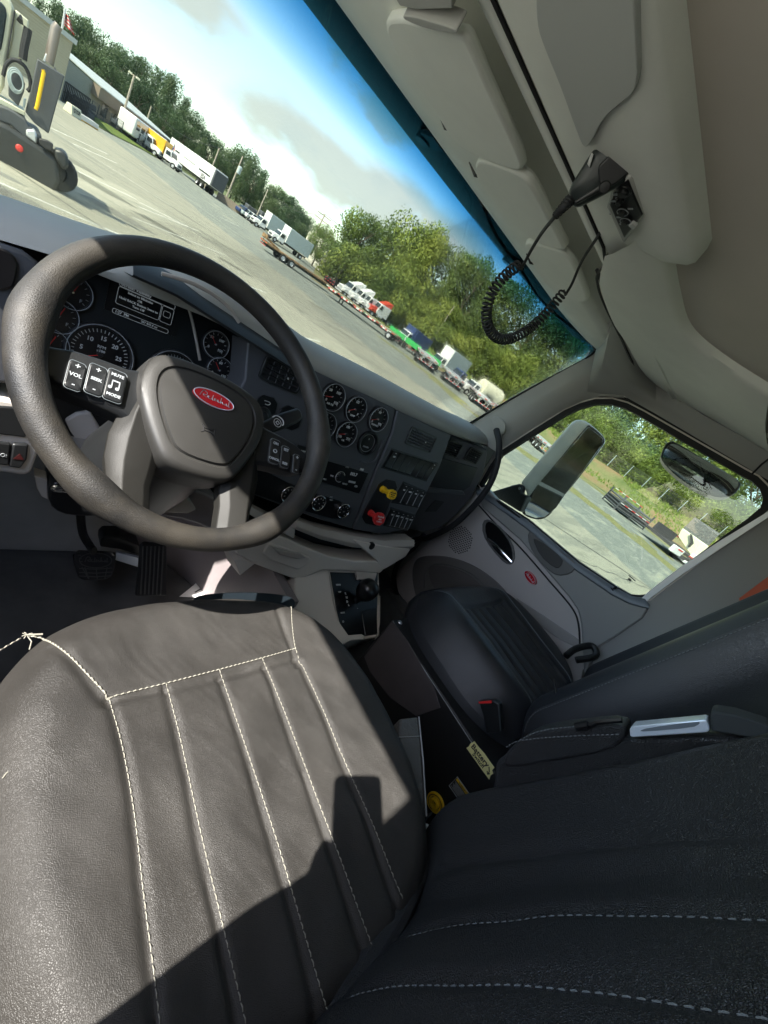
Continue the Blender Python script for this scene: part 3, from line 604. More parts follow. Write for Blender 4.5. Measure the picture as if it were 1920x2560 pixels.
# instrument cluster
FK=Fr((0,.915,2.24),(1,0,0),(0,-math.cos(R(20)),math.sin(R(20))))
g=MB(); o=[(-.21,-.14),(.215,-.14),(.235,-.04),(.215,.05),(.15,.105),(.05,.14),(-.12,.14),(-.19,.10),(-.22,.0)]; FK.poly(g,o,-.02,.0); g.build('cluster_face',mat('cluster',(0.012,0.015,0.017),0.35,spec=.4),dash,bevel=.002)
mat('brow_dark0',(0.03,0.034,0.038),.5)
sur=[(-.19,-.17),(-.215,-.05),(-.21,.06),(-.17,.100),(-.1,.118),(.06,.126),(.17,.112),(.232,.05),(.252,-.03),(.243,-.12),(.235,-.19)]
P1=smoothpath([FK.p(u,v,.002) for u,v in sur],5); P2=smoothpath([FK.p(u*1.03,v*1.05,.055) for u,v in sur],5); P3=smoothpath([FK.p(u*1.06,v*1.10,.02) for u,v in sur],5)
g=MB(); P2=smoothpath([FK.p(u,v-.012,.035) for u,v in sur],5); g.grid([P1,P2]); g.build('cluster_hood','brow_dark0',dash,angle=60)
g=MB(); g.tube(smoothpath([U(x,y,1,.80) for x,y in ((404,684),(440,694),(482,708),(530,734),(568,764),(598,806))],6),.0035,8,flat=.6); g.build('hood_lit_ridge','taupe',dash)  # paler taupe strip paints the lit ridge of the hood
zA=U(300,686,1,.795); zB=U(440,748,1,.795)
def browz(x): return float(np.interp(x,[-.17,-.11,zA.x,zB.x,.24],[2.32,2.345,zA.z+.004,zB.z+.004,2.335]))
g=MB(); rows=[]
for x in np.linspace(-.085,.24,24):
    b=browz(x); rows.append([V((x,.90,b-.02)),V((x,.80,b-.001)),V((x,.795,b+.004)),V((x,.81,b+.012)),V((x,.86,b+.018)),V((x,.95,b+.004)),V((x,1.02,b-.04))])
g.grid(rows); g.build('cluster_brow',mat('brow_dark',(0.02,0.026,0.03),.6),dash,angle=60)
def kpx(px_,py_): return FK.px(px_,py_,.0)
u,v=kpx(249,887); r_=abs(kpx(350,888)[0]-kpx(163,880)[0])/2
gauge(FK,u,v,r_,['0','5','10','15','20','25','30'],dash,205,'RPM',arc=(215,-35),big=True)
g=MB(); g.text('x100',FK.p(u,v+r_*.12,.003),FK.x,FK.y,r_*.12); g.build('cluster_lettering','white_mark',dash)
us,vs=kpx(430,938); gauge(FK,us,vs,r_*.92,['0','10','20','30','40','50','60','70','80'],dash,215,'MPH',arc=(215,-35),big=True,m_='grey_mark')
for q,nn in (((537,861),['0','50','100','150']),((546,925),['0','60','120'])):
    u2,v2=kpx(*q); gauge(FK,u2,v2,.030,nn,dash,130,'')
for q in ((181,731),(146,790),(122,862)):
    u2,v2=kpx(*q); gauge(FK,u2,v2,.030,['E','F'],dash,70,'',m_='grey_mark')
# driver display: lines and words as on the screen
dq=[kpx(*q) for q in ((299.6,701),(437.8,763),(429,815),(291,758))]
du=Fr(FK.p(*dq[0],.002),FK.p(*dq[1])-FK.p(*dq[0]),FK.n); W_=math.dist(dq[0],dq[1]); H_=math.dist(dq[0],dq[3])
scr=MB(); du.box(scr,W_/2,-H_*.55,-.001,W_*1.3,H_*1.8,.001); db=scr.build('display_screen','gloss_black',dash)
scr=MB()
def fr_rect(mb,x0,y0,x1,y1,th=.0009,w=.0004):
    pts=[du.p(x0+(x1-x0)/2+a,y0+(y1-y0)/2+b,w) for a,b in rrect(x1-x0,abs(y1-y0),.003)]
    mb.tube(pts,th/2,5,closed=True)
fr_rect(scr,0,-H_*.22,W_,0); fr_rect(scr,0,-H_,W_*.76,-H_*.25); fr_rect(scr,W_*.78,-H_,W_,-H_*.25); fr_rect(scr,W_*.82,-H_*.72,W_*.95,-H_*.45); fr_rect(scr,-W_*.02,-H_*1.45,W_*.98,-H_*1.25)
scr.text('Screen Visibility',du.p(W_*.03,-H_*.11,.0004),du.x,du.y,H_*.2,align='LEFT',bold=.0001)
for k,tx in enumerate(('Select to Minimize','OR','Hold BACK Button 2secs to','Turn Off')): scr.text(tx,du.p(W_*.38,-H_*(.36+.165*k),.0004),du.x,du.y,H_*.145,bold=.0001)
scr.text('1:27  PM',du.p(W_*.02,-H_*1.35,.0004),du.x,du.y,H_*.16,align='LEFT',bold=.0001); scr.text('207 845.4 mi',du.p(W_*.62,-H_*1.35,.0004),du.x,du.y,H_*.14)
scr.build('display_lettering',mat('screen_glow',(0.16,0.19,0.20),0.5,emit=((0.55,0.62,0.66),.04)),db)
g=MB(); P=[FK.p(*kpx(*q),.006) for q in ((465,768),(472,780),(486,840),(497,900),(490,880),(478,820))]; g.tube(smoothpath(P[:4],4),[.0012]+[.003]*12,8) if False else g.tube(smoothpath(P[:4],4),.003,8); g.build('cluster_rib','taupe',dash)
# left end of the dash: lamp switch panel and air vent
FL=Fr((-.3,.80,2.2),(1,0,0),(0.15,-math.cos(R(10)),math.sin(R(10))))
panel([(-60,590),(60,628),(112,668),(60,760),(45,960),(-60,960)],-.1,.0,'left_panel','dash_dark',fr=FL,bev=.006)
panel([(-60,612),(10,618),(48,650),(42,700),(30,728),(-60,720)],.0,.006,'air_vent','gloss_black',fr=FL,bev=.004,ch=1)
panel([(-60,985),(30,1000),(88,1040),(104,1110),(80,1182),(60,1190),(-60,1172)],-.1,.004,'lamp_switch_panel','taupe_light',fr=FL,bev=.008,seg=3)
panel([(-60,1012),(40,1018),(70,1045),(66,1095),(-60,1080)],.004,.010,'switch_well','black_plastic',fr=FL,bev=.003)
panel([(-60,1100),(28,1110),(24,1165),(-60,1158)],.004,.014,'lamp_switch','black_plastic',fr=FL,bev=.003)
panel([(32,1110),(72,1112),(68,1150),(52,1172),(22,1168)],.004,.014,'hazard_switch','black_plastic',fr=FL,bev=.003)
g=MB(); P=FL.px(48,1142,.0145); g.prism([FL.p(P[0]+a,P[1]+b,.0143) for a,b in ((-.007,-.005),(.007,-.005),(0,.006))],FL.n*.0005); g.build('hazard_mark',mat('dark_red',(0.05,0.006,0.006),.5),dash)
g=MB(); P=FL.px(6,1138,.0145); g.text('-O:',FL.p(P[0],P[1],.0145),FL.x,FL.y,.009); g.build('lamp_mark','grey_mark',dash)
# knee bolster below the cluster
g=MB(); g.slab([[V((x,.93-.04*(1-t)+.02*abs(x),2.10-.13*(1-t))) for x in np.linspace(-.45,.36,12)] for t in np.linspace(0,1,6)],(0,.03,0)); g.build('knee_panel','taupe',dash)

# =====================================================================
# STEERING WHEEL (turned about 7 degrees)
# =====================================================================
wt=R(50.1); WC=V((0,.584,2.304)); WN=V((0,-math.cos(wt),math.sin(wt)))
WF0=Fr(WC,(1,0,0),WN); a7=R(-7)
WF=Fr(WC,WF0.x*math.cos(a7)+WF0.y*math.sin(a7),WN)
whl=thing('steering_wheel','worn grey brown steering wheel, half in sunlight, in front of the driver seat','steering wheel',tuple(WC))
g=MB(); n=120; rows=[]
for i in range(n):
    a=2*math.pi*i/n; c=WF.x*math.cos(a)+WF.y*math.sin(a); rr=.0185+.0012*math.cos(2*a)
    # thicker grips where the spokes join
    for a0,k in ((R(178),.0035),(R(2),.0035),(R(237),.004),(R(303),.004)):
        d=(a-a0+math.pi)%(2*math.pi)-math.pi; rr+=k*math.exp(-(d/.16)**2)
    rows.append([WC+c*(.2101+math.cos(b)*rr*.98)+WN*(math.sin(b)*rr) for b in [2*math.pi*j/20 for j in range(20)]])
g.grid(rows,closeu=True,closev=True); g.build('rim','rim_leather',whl,angle=180)
g=MB(); g.tube([WC+(WF.x*math.cos(a)+WF.y*math.sin(a))*.2101-WN*.0172 for a in [2*math.pi*j/90 for j in range(90)]],.0026,6,closed=True); g.build('rim_seam','rubber',whl)
def loftpoly(fr,outline,levels):
    # levels: list of (scale-inset function value, w)
    cx=sum(p[0] for p in outline)/len(outline); cy=sum(p[1] for p in outline)/len(outline)
    g=MB(); rows=[]
    for s,w_ in levels: rows.append([fr.p(cx+(x-cx)*s,cy+(y-cy)*s,w_(cx+(x-cx)*s,cy+(y-cy)*s) if callable(w_) else w_) for x,y in outline])
    g.grid(rows,closeu=True); b=len(g.v); 
    k=len(outline); g.f.append(tuple(b-k+j for j in range(k))); g.m.append(0)
    return g
hub=[(-.096,.002),(-.082,.032),(-.04,.044),(.04,.044),(.082,.032),(.096,.002),(.090,-.042),(.064,-.098),(.042,-.124),(-.042,-.124),(-.064,-.098),(-.090,-.042)]
hp=[(p.x,p.y) for p in chaikin(hub,2)]
dome=lambda x,y:.012-.9*(x*x)-.6*(y+.04)**2
g=loftpoly(WF,hp,[(1.0,-.055),(1.0,-.02),(.995,-.004),(.98,.002),(.95,lambda x,y:dome(x,y)-.002),(.90,dome),(.80,dome),(.785,lambda x,y:dome(x,y)-.0032),(.755,lambda x,y:dome(x,y)-.0035),(.735,lambda x,y:dome(x,y)+.0005),(.6,lambda x,y:dome(x,y)+.001),(.35,lambda x,y:dome(x,y)+.001),(.1,lambda x,y:dome(x,y)+.001)])
g.build('horn_pad','hub_plastic',whl,angle=50)
# side arms with buttons
for sx in (-1,1):
    g=MB(); sec=[]
    for u,v0,v1,w_ in ((.080,-.075,.008,-.012),(.105,-.068,-.002,-.010),(.135,-.064,-.004,-.010),(.165,-.062,-.008,-.010),(.182,-.058,-.014,-.010),(.200,-.048,-.02,-.008)):
        sec.append([WF.p(sx*u,v1,w_-.026),WF.p(sx*u,v1,w_-.003),WF.p(sx*u,v1-.004,w_),WF.p(sx*u,v0+.006,w_),WF.p(sx*u,v0,w_-.006),WF.p(sx*u,v0-.002,w_-.030)])
    g.grid(sec,closeu=True); g.build('side_spoke','black_plastic',whl,angle=60,bevel=.002)
    pxs_=(((688,1128),(714,1142),(742,1159)) if sx>0 else ((289,964),(241,949),(189,938))); wds=((.0185,.0165,.0135) if sx>0 else (.0205,.0185,.0165))
    for k,(pq_,wd) in enumerate(zip(pxs_,wds)):
        u,cv=WF.px(*pq_,-.003); u*=sx; hh=.042-.003*k*(1 if sx<0 else 1.4)
        o=[(sx*u+x,cv+y) for x,y in rrect(wd,hh,.004)]
        g=loftpoly(WF,o,[(1,-.012),(1,-.006),(.97,-.0035),(.9,-.003),(.5,-.0036)]); b=g.build('button','black_plastic',whl)
        g=MB(); g.tube([WF.p(x,y,-.0048) for x,y in [(sx*u+(x0)*1.04,cv+(y0)*1.04) for x0,y0 in rrect(wd,hh,.004)]],.0004,5,closed=True); g.build('button_edge','dim_mark',b)
        g=MB()
        tx={-1:[('MUTE','\u266b','MODE'),('+','SEEK','-'),('+','VOL','-')],1:[('ON','O','CANCEL'),('SET','','RES'),('+','','-')]}[sx][k]
        if sx<0 and k==0: tx=('MUTE','','MODE')
        for j,t_ in enumerate(tx):
            if not t_: continue
            big=len(t_)==1; g.text(t_,WF.p(sx*u,cv+(1-j)*hh*.33,-.0030),WF.x,WF.y,.010 if big else (.0055 if len(t_)>3 else .0065),bold=.0002,depth=.0004)
        if sx<0 and k==0:
            for dx in (-.004,.004): g.box(WF.p(sx*u+dx,cv+.001,-.003),(.0011,.010,.0008),WF.rot()); g.lathe([(0,.0004),(.0022,.0004),(.0022,0)],WF.p(sx*u+dx-.0017,cv-.0042,-.003),WN,10)
            g.box(WF.p(sx*u,cv+.0055,-.003),(.0091,.0018,.0008),WF.rot())
        g.build('button_mark','grey_mark',b)
# lower spokes
for sx in (-1,1):
    g=MB(); sec=[]
    for u0,u1,v,w_ in ((.052,.090,-.030,-.012),(.050,.102,-.060,-.010),(.046,.109,-.095,-.012),(.046,.108,-.125,-.014),(.049,.102,-.150,-.012),(.047,.100,-.172,-.008),(.046,.098,-.192,-.006)):
        md_=(u0+u1)/2+.012
        sec.append([WF.p(sx*u0,v,w_-.028),WF.p(sx*u0,v,w_-.010),WF.p(sx*(u0+.012),v,w_-.0),WF.p(sx*md_,v,w_+.004),WF.p(sx*(u1-.006),v,w_-.004),WF.p(sx*u1,v+.004,w_-.012),WF.p(sx*(u1-.004),v,w_-.030)])
    g.grid(sec,closeu=True); g.build('lower_spoke','spoke_plastic',whl,angle=40,bevel=.0015)
# badge: red oval with raised script in a silver rim
fb=Fr(WF.p(.001,-.006,dome(0,-.006)+.001),WF.x,(WN+V((0,0,.0))).normalized())
g=MB(); rows=[[fb.p(.0315*s*math.cos(2*math.pi*j/36),.0125*s*math.sin(2*math.pi*j/36),w_) for j in range(36)] for s,w_ in ((1.0,-.001),(1.0,.0016),(.95,.002),(.90,.0016),(.6,.0022),(.01,.0024))]
g.grid(rows,closeu=True); bd=g.build('badge','red_badge',whl)
g=MB(); g.tube([fb.p(.0305*math.cos(2*math.pi*j/36),.0118*math.sin(2*math.pi*j/36),.0018) for j in range(36)],.0008,6,closed=True); g.build('badge_rim','silver',bd)
def script(fr,w,h,z,sc=1):
    # flowing connected script, drawn as a raised line
    raw=[(-.84,-.35),(-.72,.55),(-.60,.75),(-.45,.5),(-.5,.1),(-.66,.0),(-.5,-.3),(-.36,-.1),(-.3,.1),(-.4,.05),(-.32,-.3),(-.16,-.2),(-.1,.6),(-.12,-.3),(.0,-.2),(.07,.1),(.0,.1),(.02,-.3),(.16,-.1),(.2,.12),(.22,-.3),(.34,-.1),(.38,.7),(.36,-.32),(.44,.05),(.5,-.3),(.58,-.2),(.66,-.3),(.7,.08),(.74,-.3),(.84,-.1),(.86,.6),(.84,-.3),(.95,-.25)]
    return smoothpath([fr.p(x*w,y*h,z) for x,y in raw],5)
g=MB(); g.tube(script(fb,.026,.0085,.0024),.0006,5); g.build('badge_script','steel',bd)
g=MB(); g.tube([WF.p(x,y,dome(0,-.05)+.0012) for x,y in ((-.010,-.050),(-.007,-.053),(-.007,-.059),(-.010,-.062))],.0007,5); g.tube([WF.p(x,y,dome(0,-.05)+.0012) for x,y in ((-.007,-.054),(.004,-.054),(.009,-.050),(.009,-.062),(.004,-.058),(-.007,-.058))],.0007,5); g.build('horn_symbol','rubber',whl)
# column shroud, stalk, tilt lever
colm=thing('steering_column','black steering column shroud and stalk reaching from the dashboard to the wheel','steering column',tuple(WC-WN*.2))
g=MB(); rows=[]
for w_,rx,ry,dv in ((-.050,.060,.055,-.03),(-.07,.068,.062,-.03),(-.12,.075,.070,-.035),(-.2,.082,.078,-.045),(-.30,.085,.085,-.05)):
    rows.append([WF0.p(rx*math.copysign(abs(math.cos(a))**.7,math.cos(a)),dv+ry*math.copysign(abs(math.sin(a))**.7,math.sin(a)),w_) for a in [2*math.pi*j/28 for j in range(28)]])
g.grid(rows,closeu=True); g.f.append(tuple(range(28))[::-1]); g.m.append(0); g.build('shroud','black_plastic',colm,angle=60)
g=MB(); g.cyl(WF0.p(0,-.03,-.06),WF0.p(0,-.03,-.01),.04,20); g.build('column_boss','black_plastic',colm)
# mauve lower shroud and knee cover seen through the wheel's lower gap
g=MB(); P=chaikin([U(x,y,1,.70) for x,y in ((385,1275),(400,1230),(430,1215),(500,1228),(555,1255),(575,1310),(572,1345),(540,1330),(470,1300),(400,1290))],1); g.prism(P,(0,.12,-.02)); g.build('lower_shroud','mauve_panel',colm,bevel=.008)
g=MB(); P=[U(x,y,1,.66) for x,y in ((452,1235),(478,1252),(492,1275),(470,1285),(400,1282),(392,1272),(440,1262))]; g.prism(P,(0,.05,-.01)); g.build('tilt_handle','taupe',colm,bevel=.004)
# wiper stalk
sf=Fr(WF0.p(.12,.0,-.065),WF0.x,WN)
P=[sf.px(*q,0) for q in ((640,1062),(700,1034),(738,1022),(748,1030),(752,1048),(738,1060),(676,1086),(664,1074))]
g=MB(); g.prism([sf.p(u,v,-.008) for u,v in P],sf.n*.016); st=g.build('wiper_stalk','black_plastic',colm,bevel=.004,seg=3)
g=MB(); g.cyl(WF0.p(.05,-.03,-.08),sf.p(*P[0],0),.010,12,.009); g.build('stalk_arm','black_plastic',colm)
u,v=sf.px(694,1057,.0085); g=MB()
ring(g,sf,u,v,.0085,.0074,.0082,.0088,20); g.tube([sf.p(u+a,v+b,.0086) for a,b in ((-.004,.0),(0,.004),(.004,0),(0,-.004),(-.004,.0))],.0009,5)
g.tube(smoothpath([sf.p(u+a,v+b,.0086) for a,b in ((-.011,.008),(-.004,.013),(.004,.013),(.012,.008),(.013,.0),(.010,-.002))],3),.0011,5); g.build('stalk_mark','white_mark',st)
# tilt lever and lower column bracket on the left
lb=Fr((0,.80,1.95),(1,0,0),(0,-.9,.43))
g=MB(); P=[U(x,y,1,.80) for x,y in ((122,1212),(150,1205),(210,1225),(262,1268),(268,1290),(200,1292),(150,1285),(122,1262))]; g.prism(chaikin(P,1),(0,.10,0)); g.build('column_bracket','black_plastic',colm,bevel=.006)
g=MB(); g.tube(smoothpath([U(x,y,1,.785) for x,y in ((168,1228),(140,1226),(132,1221),(140,1217),(158,1220))],5),.0035,8); g.build('tilt_lever','chrome',colm)
g=MB(); P=[U(x,y,1,.82) for x,y in ((86,1190),(118,1200),(120,1250),(104,1242),(92,1222))]; g.prism(P,(0,.03,0)); g.build('bracket_plate','taupe_light',colm,bevel=.002)
g=MB(); P=[U(x,y,1,.90) for x,y in ((162,1050),(190,1035),(225,1030),(250,1070),(262,1130),(230,1150),(190,1120))]; g.prism(P,(0,.06,0)); g.build('column_panel','taupe_light',colm,bevel=.005)

# =====================================================================
# PEDALS
# =====================================================================
def padfr(px_,py_,y,tilt): 
    return Fr(U(px_,py_,1,y),(1,0,0),(0,-math.cos(R(tilt)),math.sin(R(tilt))))
bp=thing('brake_pedal','wide black rubber brake pedal with a grid pattern and oval emblem','pedal',tuple(U(235,1410,1,.95)))
f=padfr(235,1408,.93,55)
P=[f.px(*q,0) for q in ((182,1374),(240,1376),(291,1380),(288,1420),(276,1446),(240,1449),(202,1449),(190,1420))]
g=MB(); f.poly(g,[(p.x,p.y) for p in chaikin(P,1)],-.012,0); g.build('pedal_pad','rubber',bp,bevel=.003)
g=MB(); cx=sum(p[0] for p in P)/8; cy=sum(p[1] for p in P)/8
for yy in (1422,1432,1441): g.tube([f.p(*f.px(198,yy-1,.001),.001),f.p(*f.px(240,yy+1,.001),.001),f.p(*f.px(280,yy-2,.001),.001)],.0012,5)
for xx in ((205,222),(212,222),(240,243),(268,262)): g.tube([f.p(*f.px(xx[0],1418,.001),.001),f.p(*f.px(xx[1],1447,.001),.001)],.0012,5)
c_=f.px(240,1401,.001); g.tube([f.p(c_[0]+.037*math.cos(2*math.pi*j/30),c_[1]+.020*math.sin(2*math.pi*j/30),.001) for j in range(30)],.0014,5,closed=True)
fo=Fr(f.p(c_[0],c_[1],.0005),f.x,f.n); g.tube(script(fo,.030,.012,.001),.0013,5)
for k in range(5): g.tube([f.p(*f.px(192+k*3,1380+k*8,.001),.001),f.p(*f.px(200+k*2,1380+k*8,.001),.001)],.0012,5)
g.build('pedal_tread',mat('rubber_worn',(0.05,0.05,0.048),0.7),bp)
g=MB(); g.tube(smoothpath([U(235,1378,1,.945),U(225,1365,1,.97),U(208,1335,1,1.0),U(202,1290,1,1.02),U(205,1240,1,1.04)],5),.013,10,flat=.6); g.build('pedal_arm','black_plastic',bp)
ap=thing('accelerator_pedal','tall ribbed black accelerator pedal beside the brake pedal','pedal',tuple(U(385,1470,2,1.47)))
f=padfr(385,1420,.90,38)
P=[f.px(*q,0) for q in ((352,1362),(362,1354),(410,1358),(418,1368),(418,1490),(340,1490),(348,1420))]
g=MB(); f.poly(g,P,-.015,0); g.build('pedal_pad','rubber',ap,bevel=.004)
g=MB()
for k in range(6):
    x0=358+k*10; g.tube([f.p(*f.px(x0,1366,.002),.002),f.p(*f.px(x0-2,1420,.002),.002),f.p(*f.px(x0-6,1486,.002),.002)],.0022,6)
g.build('pedal_ribs','rubber_worn',ap)
g=MB(); P=[U(x,y,1,.97) for x,y in ((291,1381),(350,1396),(345,1418),(288,1400))]; g.prism(P,(0,.01,0)); tg=g.build('pedal_bracket','silver',ap,bevel=.001)
g=MB(); P=[U(x,y,1,1.0) for x,y in ((252,1352),(262,1342),(300,1342),(350,1365),(355,1392),(300,1375),(250,1368))]; g.prism(P,(0,.05,0)); g.build('pedal_housing','black_plastic',ap,bevel=.005)
# paper on the floor by the tunnel
g=MB(); P=[U(x,y,2,1.468) for x,y in ((448,1492),(505,1446),(640,1480),(640,1500))]; g.prism(P,(0,0,.001)); pp=tag(g.build('paper_sheet','white_paint'),'white paper with red and black print lying on the floor behind the driver seat front','paper')
g=MB(); 
a=U(498,1466,2,1.4695); g.prism([U(x,y,2,1.4692) for x,y in ((486,1480),(526,1457),(529,1458),(489,1482))],(0,0,.0004)); g.build('fold_line','ink',pp)
g=MB(); fx=Fr(U(535,1472,2,1.4696),U(560,1480,2,1.4696)-U(535,1472,2,1.4696),(0,0,1)); g.text('P15',fx.p(0,0,0),fx.x,fx.y,.045,bold=.002); g.build('paper_print','red_badge',pp)

# =====================================================================
# DRIVER SEAT
# =====================================================================
ds=thing('driver_seat','dark brown leather driver seat with cream stitching, sunlit across its cushion','seat',(.08,.2,1.5))
SX,SY=.092,.205; HW,HD=.300,.315
PX_=2.7
chan=[-.085,-.017,.064,.143,.217]
lines=[[(272,1750),(305,1870),(335,2040),(358,2240),(385,2450),(402,2600)],[(414,1709),(450,1850),(500,2080),(540,2250),(585,2440),(613,2560)],[(547,1675),(600,1830),(680,2070),(730,2235),(790,2440),(825,2556)],[(654,1646),(710,1780),(800,2020),(850,2150),(900,2290),(938,2390)],[(744,1640),(800,1760),(870,1925),(930,2060),(985,2200),(1012,2262)]]
LW=[]
for ln in lines:
    q=sorted([(U(*p_,2,1.978).y,U(*p_,2,1.978).x) for p_ in ln]); LW.append(([a_[0] for a_ in q],[a_[1] for a_ in q]))
def cz(x,y):
    u=(x-SX)/HW; v=(y-SY)/HD; r=(abs(u)**PX_+abs(v)**PX_)**(1/PX_)
    z=1.985-.012*(1-min(1,u*u*1.2))*(1 if v<.6 else 1)+.006*math.exp(-((abs(u)-.72)/.2)**2)
    z-=.012*max(0,v)**2*0 + .014*max(0,-v)
    if r>.80: z-=.060*((r-.80)/.20)**2.2 if r<1 else .06
    if y<.325 and r<.95:
        for ys_,xs_ in LW:
            z-=.0045*math.exp(-((x-float(np.interp(y,ys_,xs_)))/.0055)**2)
        ph=(x-chan[0])
    if r<.9: z-=.0035*math.exp(-((y-(.322+.06*(x-.06)*.5))/.006)**2)*(1 if chan[0]<x<chan[-1] else 0)
    if r<.93 and y>=.31:
        xr=.217+(y-.32)*.12; z-=.004*math.exp(-((x-xr)/.006)**2)
        xl=-.085-.42*(y-.31)-1.6*(y-.31)**2*0; z-=.004*math.exp(-((x-xl)/.007)**2)
    z+=.0045*mnoise.noise(V((x*9,y*9,3)))+.0018*mnoise.noise(V((x*26,y*26,9)))+.0007*abs(mnoise.noise(V((x*60+y*30,y*14,2))))
    return z
g=MB(); rows=[]; NG=150
def sq2(s,t):
    r=max(abs(s),abs(t)); 
    if r==0: return 0,0
    l=(abs(s)**PX_+abs(t)**PX_)**(1/PX_); return s/l*r,t/l*r
for i in range(NG+1):
    t=-1+2*i/NG; rows.append([])
    for j in range(NG+1):
        s=-1+2*j/NG; u,v=sq2(s,t); x=SX+HW*u; y=SY+HD*v; rows[-1].append(V((x,y,cz(x,y))))
g.grid(rows)
loop=[(0,j) for j in range(NG)]+[(i,NG) for i in range(NG)]+[(NG,j) for j in range(NG,0,-1)]+[(i,0) for i in range(NG,0,-1)]
e0=[rows[i][j] for i,j in loop]
def ins(p,k,dz): return V((SX+(p.x-SX)*k,SY+(p.y-SY)*k,p.z-dz))
g.grid([e0,[ins(p,1.008,.012) for p in e0],[ins(p,1.01,.05) for p in e0],[ins(p,.98,.10) for p in e0],[ins(p,.9,.13) for p in e0]],closeu=True)
g.build('cushion','leather_seat',ds,angle=180)
def onseat(x,y,zr=1.98):
    p=U(x,y,2,zr)
    for _ in range(4): p=U(x,y,2,cz(p.x,p.y))
    return V((p.x,p.y,cz(p.x,p.y)))
def stitch(path,r=.00075,seg=.0065,gap=.0018,lift=.0022,n=5):
    """dashes of thread along a path lying on the cushion"""
    P=smoothpath(path,14); mb=MB(); acc=0; cur=[P[0]]; on=True; dist=0
    out=[]; last=P[0]
    # resample
    L_=[0]; 
    for a,b in zip(P,P[1:]): L_.append(L_[-1]+(b-a).length)
    def at(s):
        import bisect
        i=min(len(P)-2,max(0,bisect.bisect_right(L_,s)-1)); t=(s-L_[i])/max(1e-9,L_[i+1]-L_[i]); return P[i].lerp(P[i+1],t)
    s=0
    while s<L_[-1]-seg:
        a,m_,b=at(s),at(s+seg/2),at(s+seg); 
        mb.tube([a+V((0,0,lift*.5)),m_+V((0,0,lift+.0004)),b+V((0,0,lift*.5))],[r*.7,r,r*.7],n); s+=seg+gap
    return mb
def seatpath(pts,zr=1.98,k=10):
    sp=smoothpath([V((x,y,0)) for x,y in pts],k); return [onseat(p.x,p.y) for p in sp]
mb=MB()
for ln in lines:
    s_=stitch(seatpath(ln)); mb.add(s_.v,s_.f)
for ln in ([(272,1745),(330,1730),(420,1708),(547,1675),(654,1646),(738,1622)],[(60,1590),(110,1600),(165,1635),(220,1690),(262,1735),(274,1752)],[(727,1512),(729,1560),(735,1610),(744,1642)],[(-20,1640),(15,1618),(60,1592)]):
    s_=stitch(seatpath(ln),gap=.0012,r=.0009 if ln[0][0]!=60 else .0013); mb.add(s_.v,s_.f)
p0=onseat(66,1592); 
for k in range(7):
    a=rnd.uniform(0,6.28); mb.tube([p0+V((0,0,.003)),p0+V((.003*math.cos(a),.003*math.sin(a),.005)),p0+V((.006*math.cos(a),.006*math.sin(a),.003+rnd.uniform(0,.003)))],.0006,5)
mb.tube([p0+V((0,0,.003)),onseat(78,1606)+V((0,0,.002)),onseat(73,1625)+V((0,0,.001))],.0008,5); mb.tube([onseat(60,1592)+V((0,0,.004)),onseat(105,1590)+V((0,0,.004))],.0014,6)
mb.build('stitching','thread',ds)
# loose threads
mb=MB(); q=onseat(5,1948); mb.tube(smoothpath([q+V((0,0,.002)),q+V((.004,.004,.004)),q+V((.009,.003,.002))],4),.0006,5)
q=onseat(1000,1800+0)
mb.build('loose_thread','thread',ds)
# black apron below the cushion front
g=MB(); P=[U(x,y,2,1.925) for x,y in ((478,1492),(520,1482),(600,1478),(680,1481),(742,1492),(735,1530),(600,1540),(500,1530))]; g.prism(chaikin(P,2),(0,0,-.09)); g.build('front_apron',mat('apron',(0.005,0.009,0.013),0.5),ds,bevel=.006)
g=MB(); g.box((.1,.2,1.70),(.42,.40,.30)); g.build('seat_base','black_plastic',ds,bevel=.02)
# backrest
rc=R(16); BP=V((.09,-.060,1.93)); BU=V((0,-math.sin(rc),math.cos(rc))); BN=V((0,math.cos(rc),math.sin(rc)))
def bz(x,t):
    d=x-.09; a=abs(d)
    w_=.0
    w_+= .070*max(0,(a-.15)/.13)**1.4 if a<.28 else .070
    if a>.28: w_-=.045*((a-.28)/.05)**2.2
    for c in (.29,.187,.088,-.01,-.11): w_-=.006*math.exp(-((x-c)/.010)**2)*(1 if t>.03 else 0)
    w_+=.018*math.sin(min(1,t/.5)*math.pi)*math.exp(-(d/.2)**2)
    w_-=.015*max(0,(.07-t)/.07)**2
    w_+=.0022*mnoise.noise(V((x*12,t*12,1)))
    return w_
g=MB(); rows=[]
for i in range(81):
    t=-.06+.90*i/80; sh=1-.12*max(0,(t-.5)/.36)**2-.05*max(0,(.1-t)/.12)
    ex=.022*max(0,1-t/.42)**1.3
    rows.append([BP+V(((x-.09)*sh+ex*max(0,(x-.25)/.17),0,0))+BU*t+BN*(bz(x,t)+ex*.9*max(0,(x-.2)/.22)) for x in np.linspace(-.205,.42,120)])
g.grid(rows)
eL=[r[0] for r in rows]; eR=[r[-1] for r in rows]
g.grid([[p,p-BN*.03+V((.008,0,0)),p-BN*.09,p-BN*.13+V((-.03,0,0))] for p in eR]); g.grid([[p,p-BN*.03-V((.008,0,0)),p-BN*.09,p-BN*.13+V((.03,0,0))] for p in eL])
g.grid([[eL[i]-BN*.13+V((.03,0,0)),eR[i]-BN*.13-V((.03,0,0))] for i in (0,-1)])
g.build('backrest','leather_shaded',ds,angle=180)
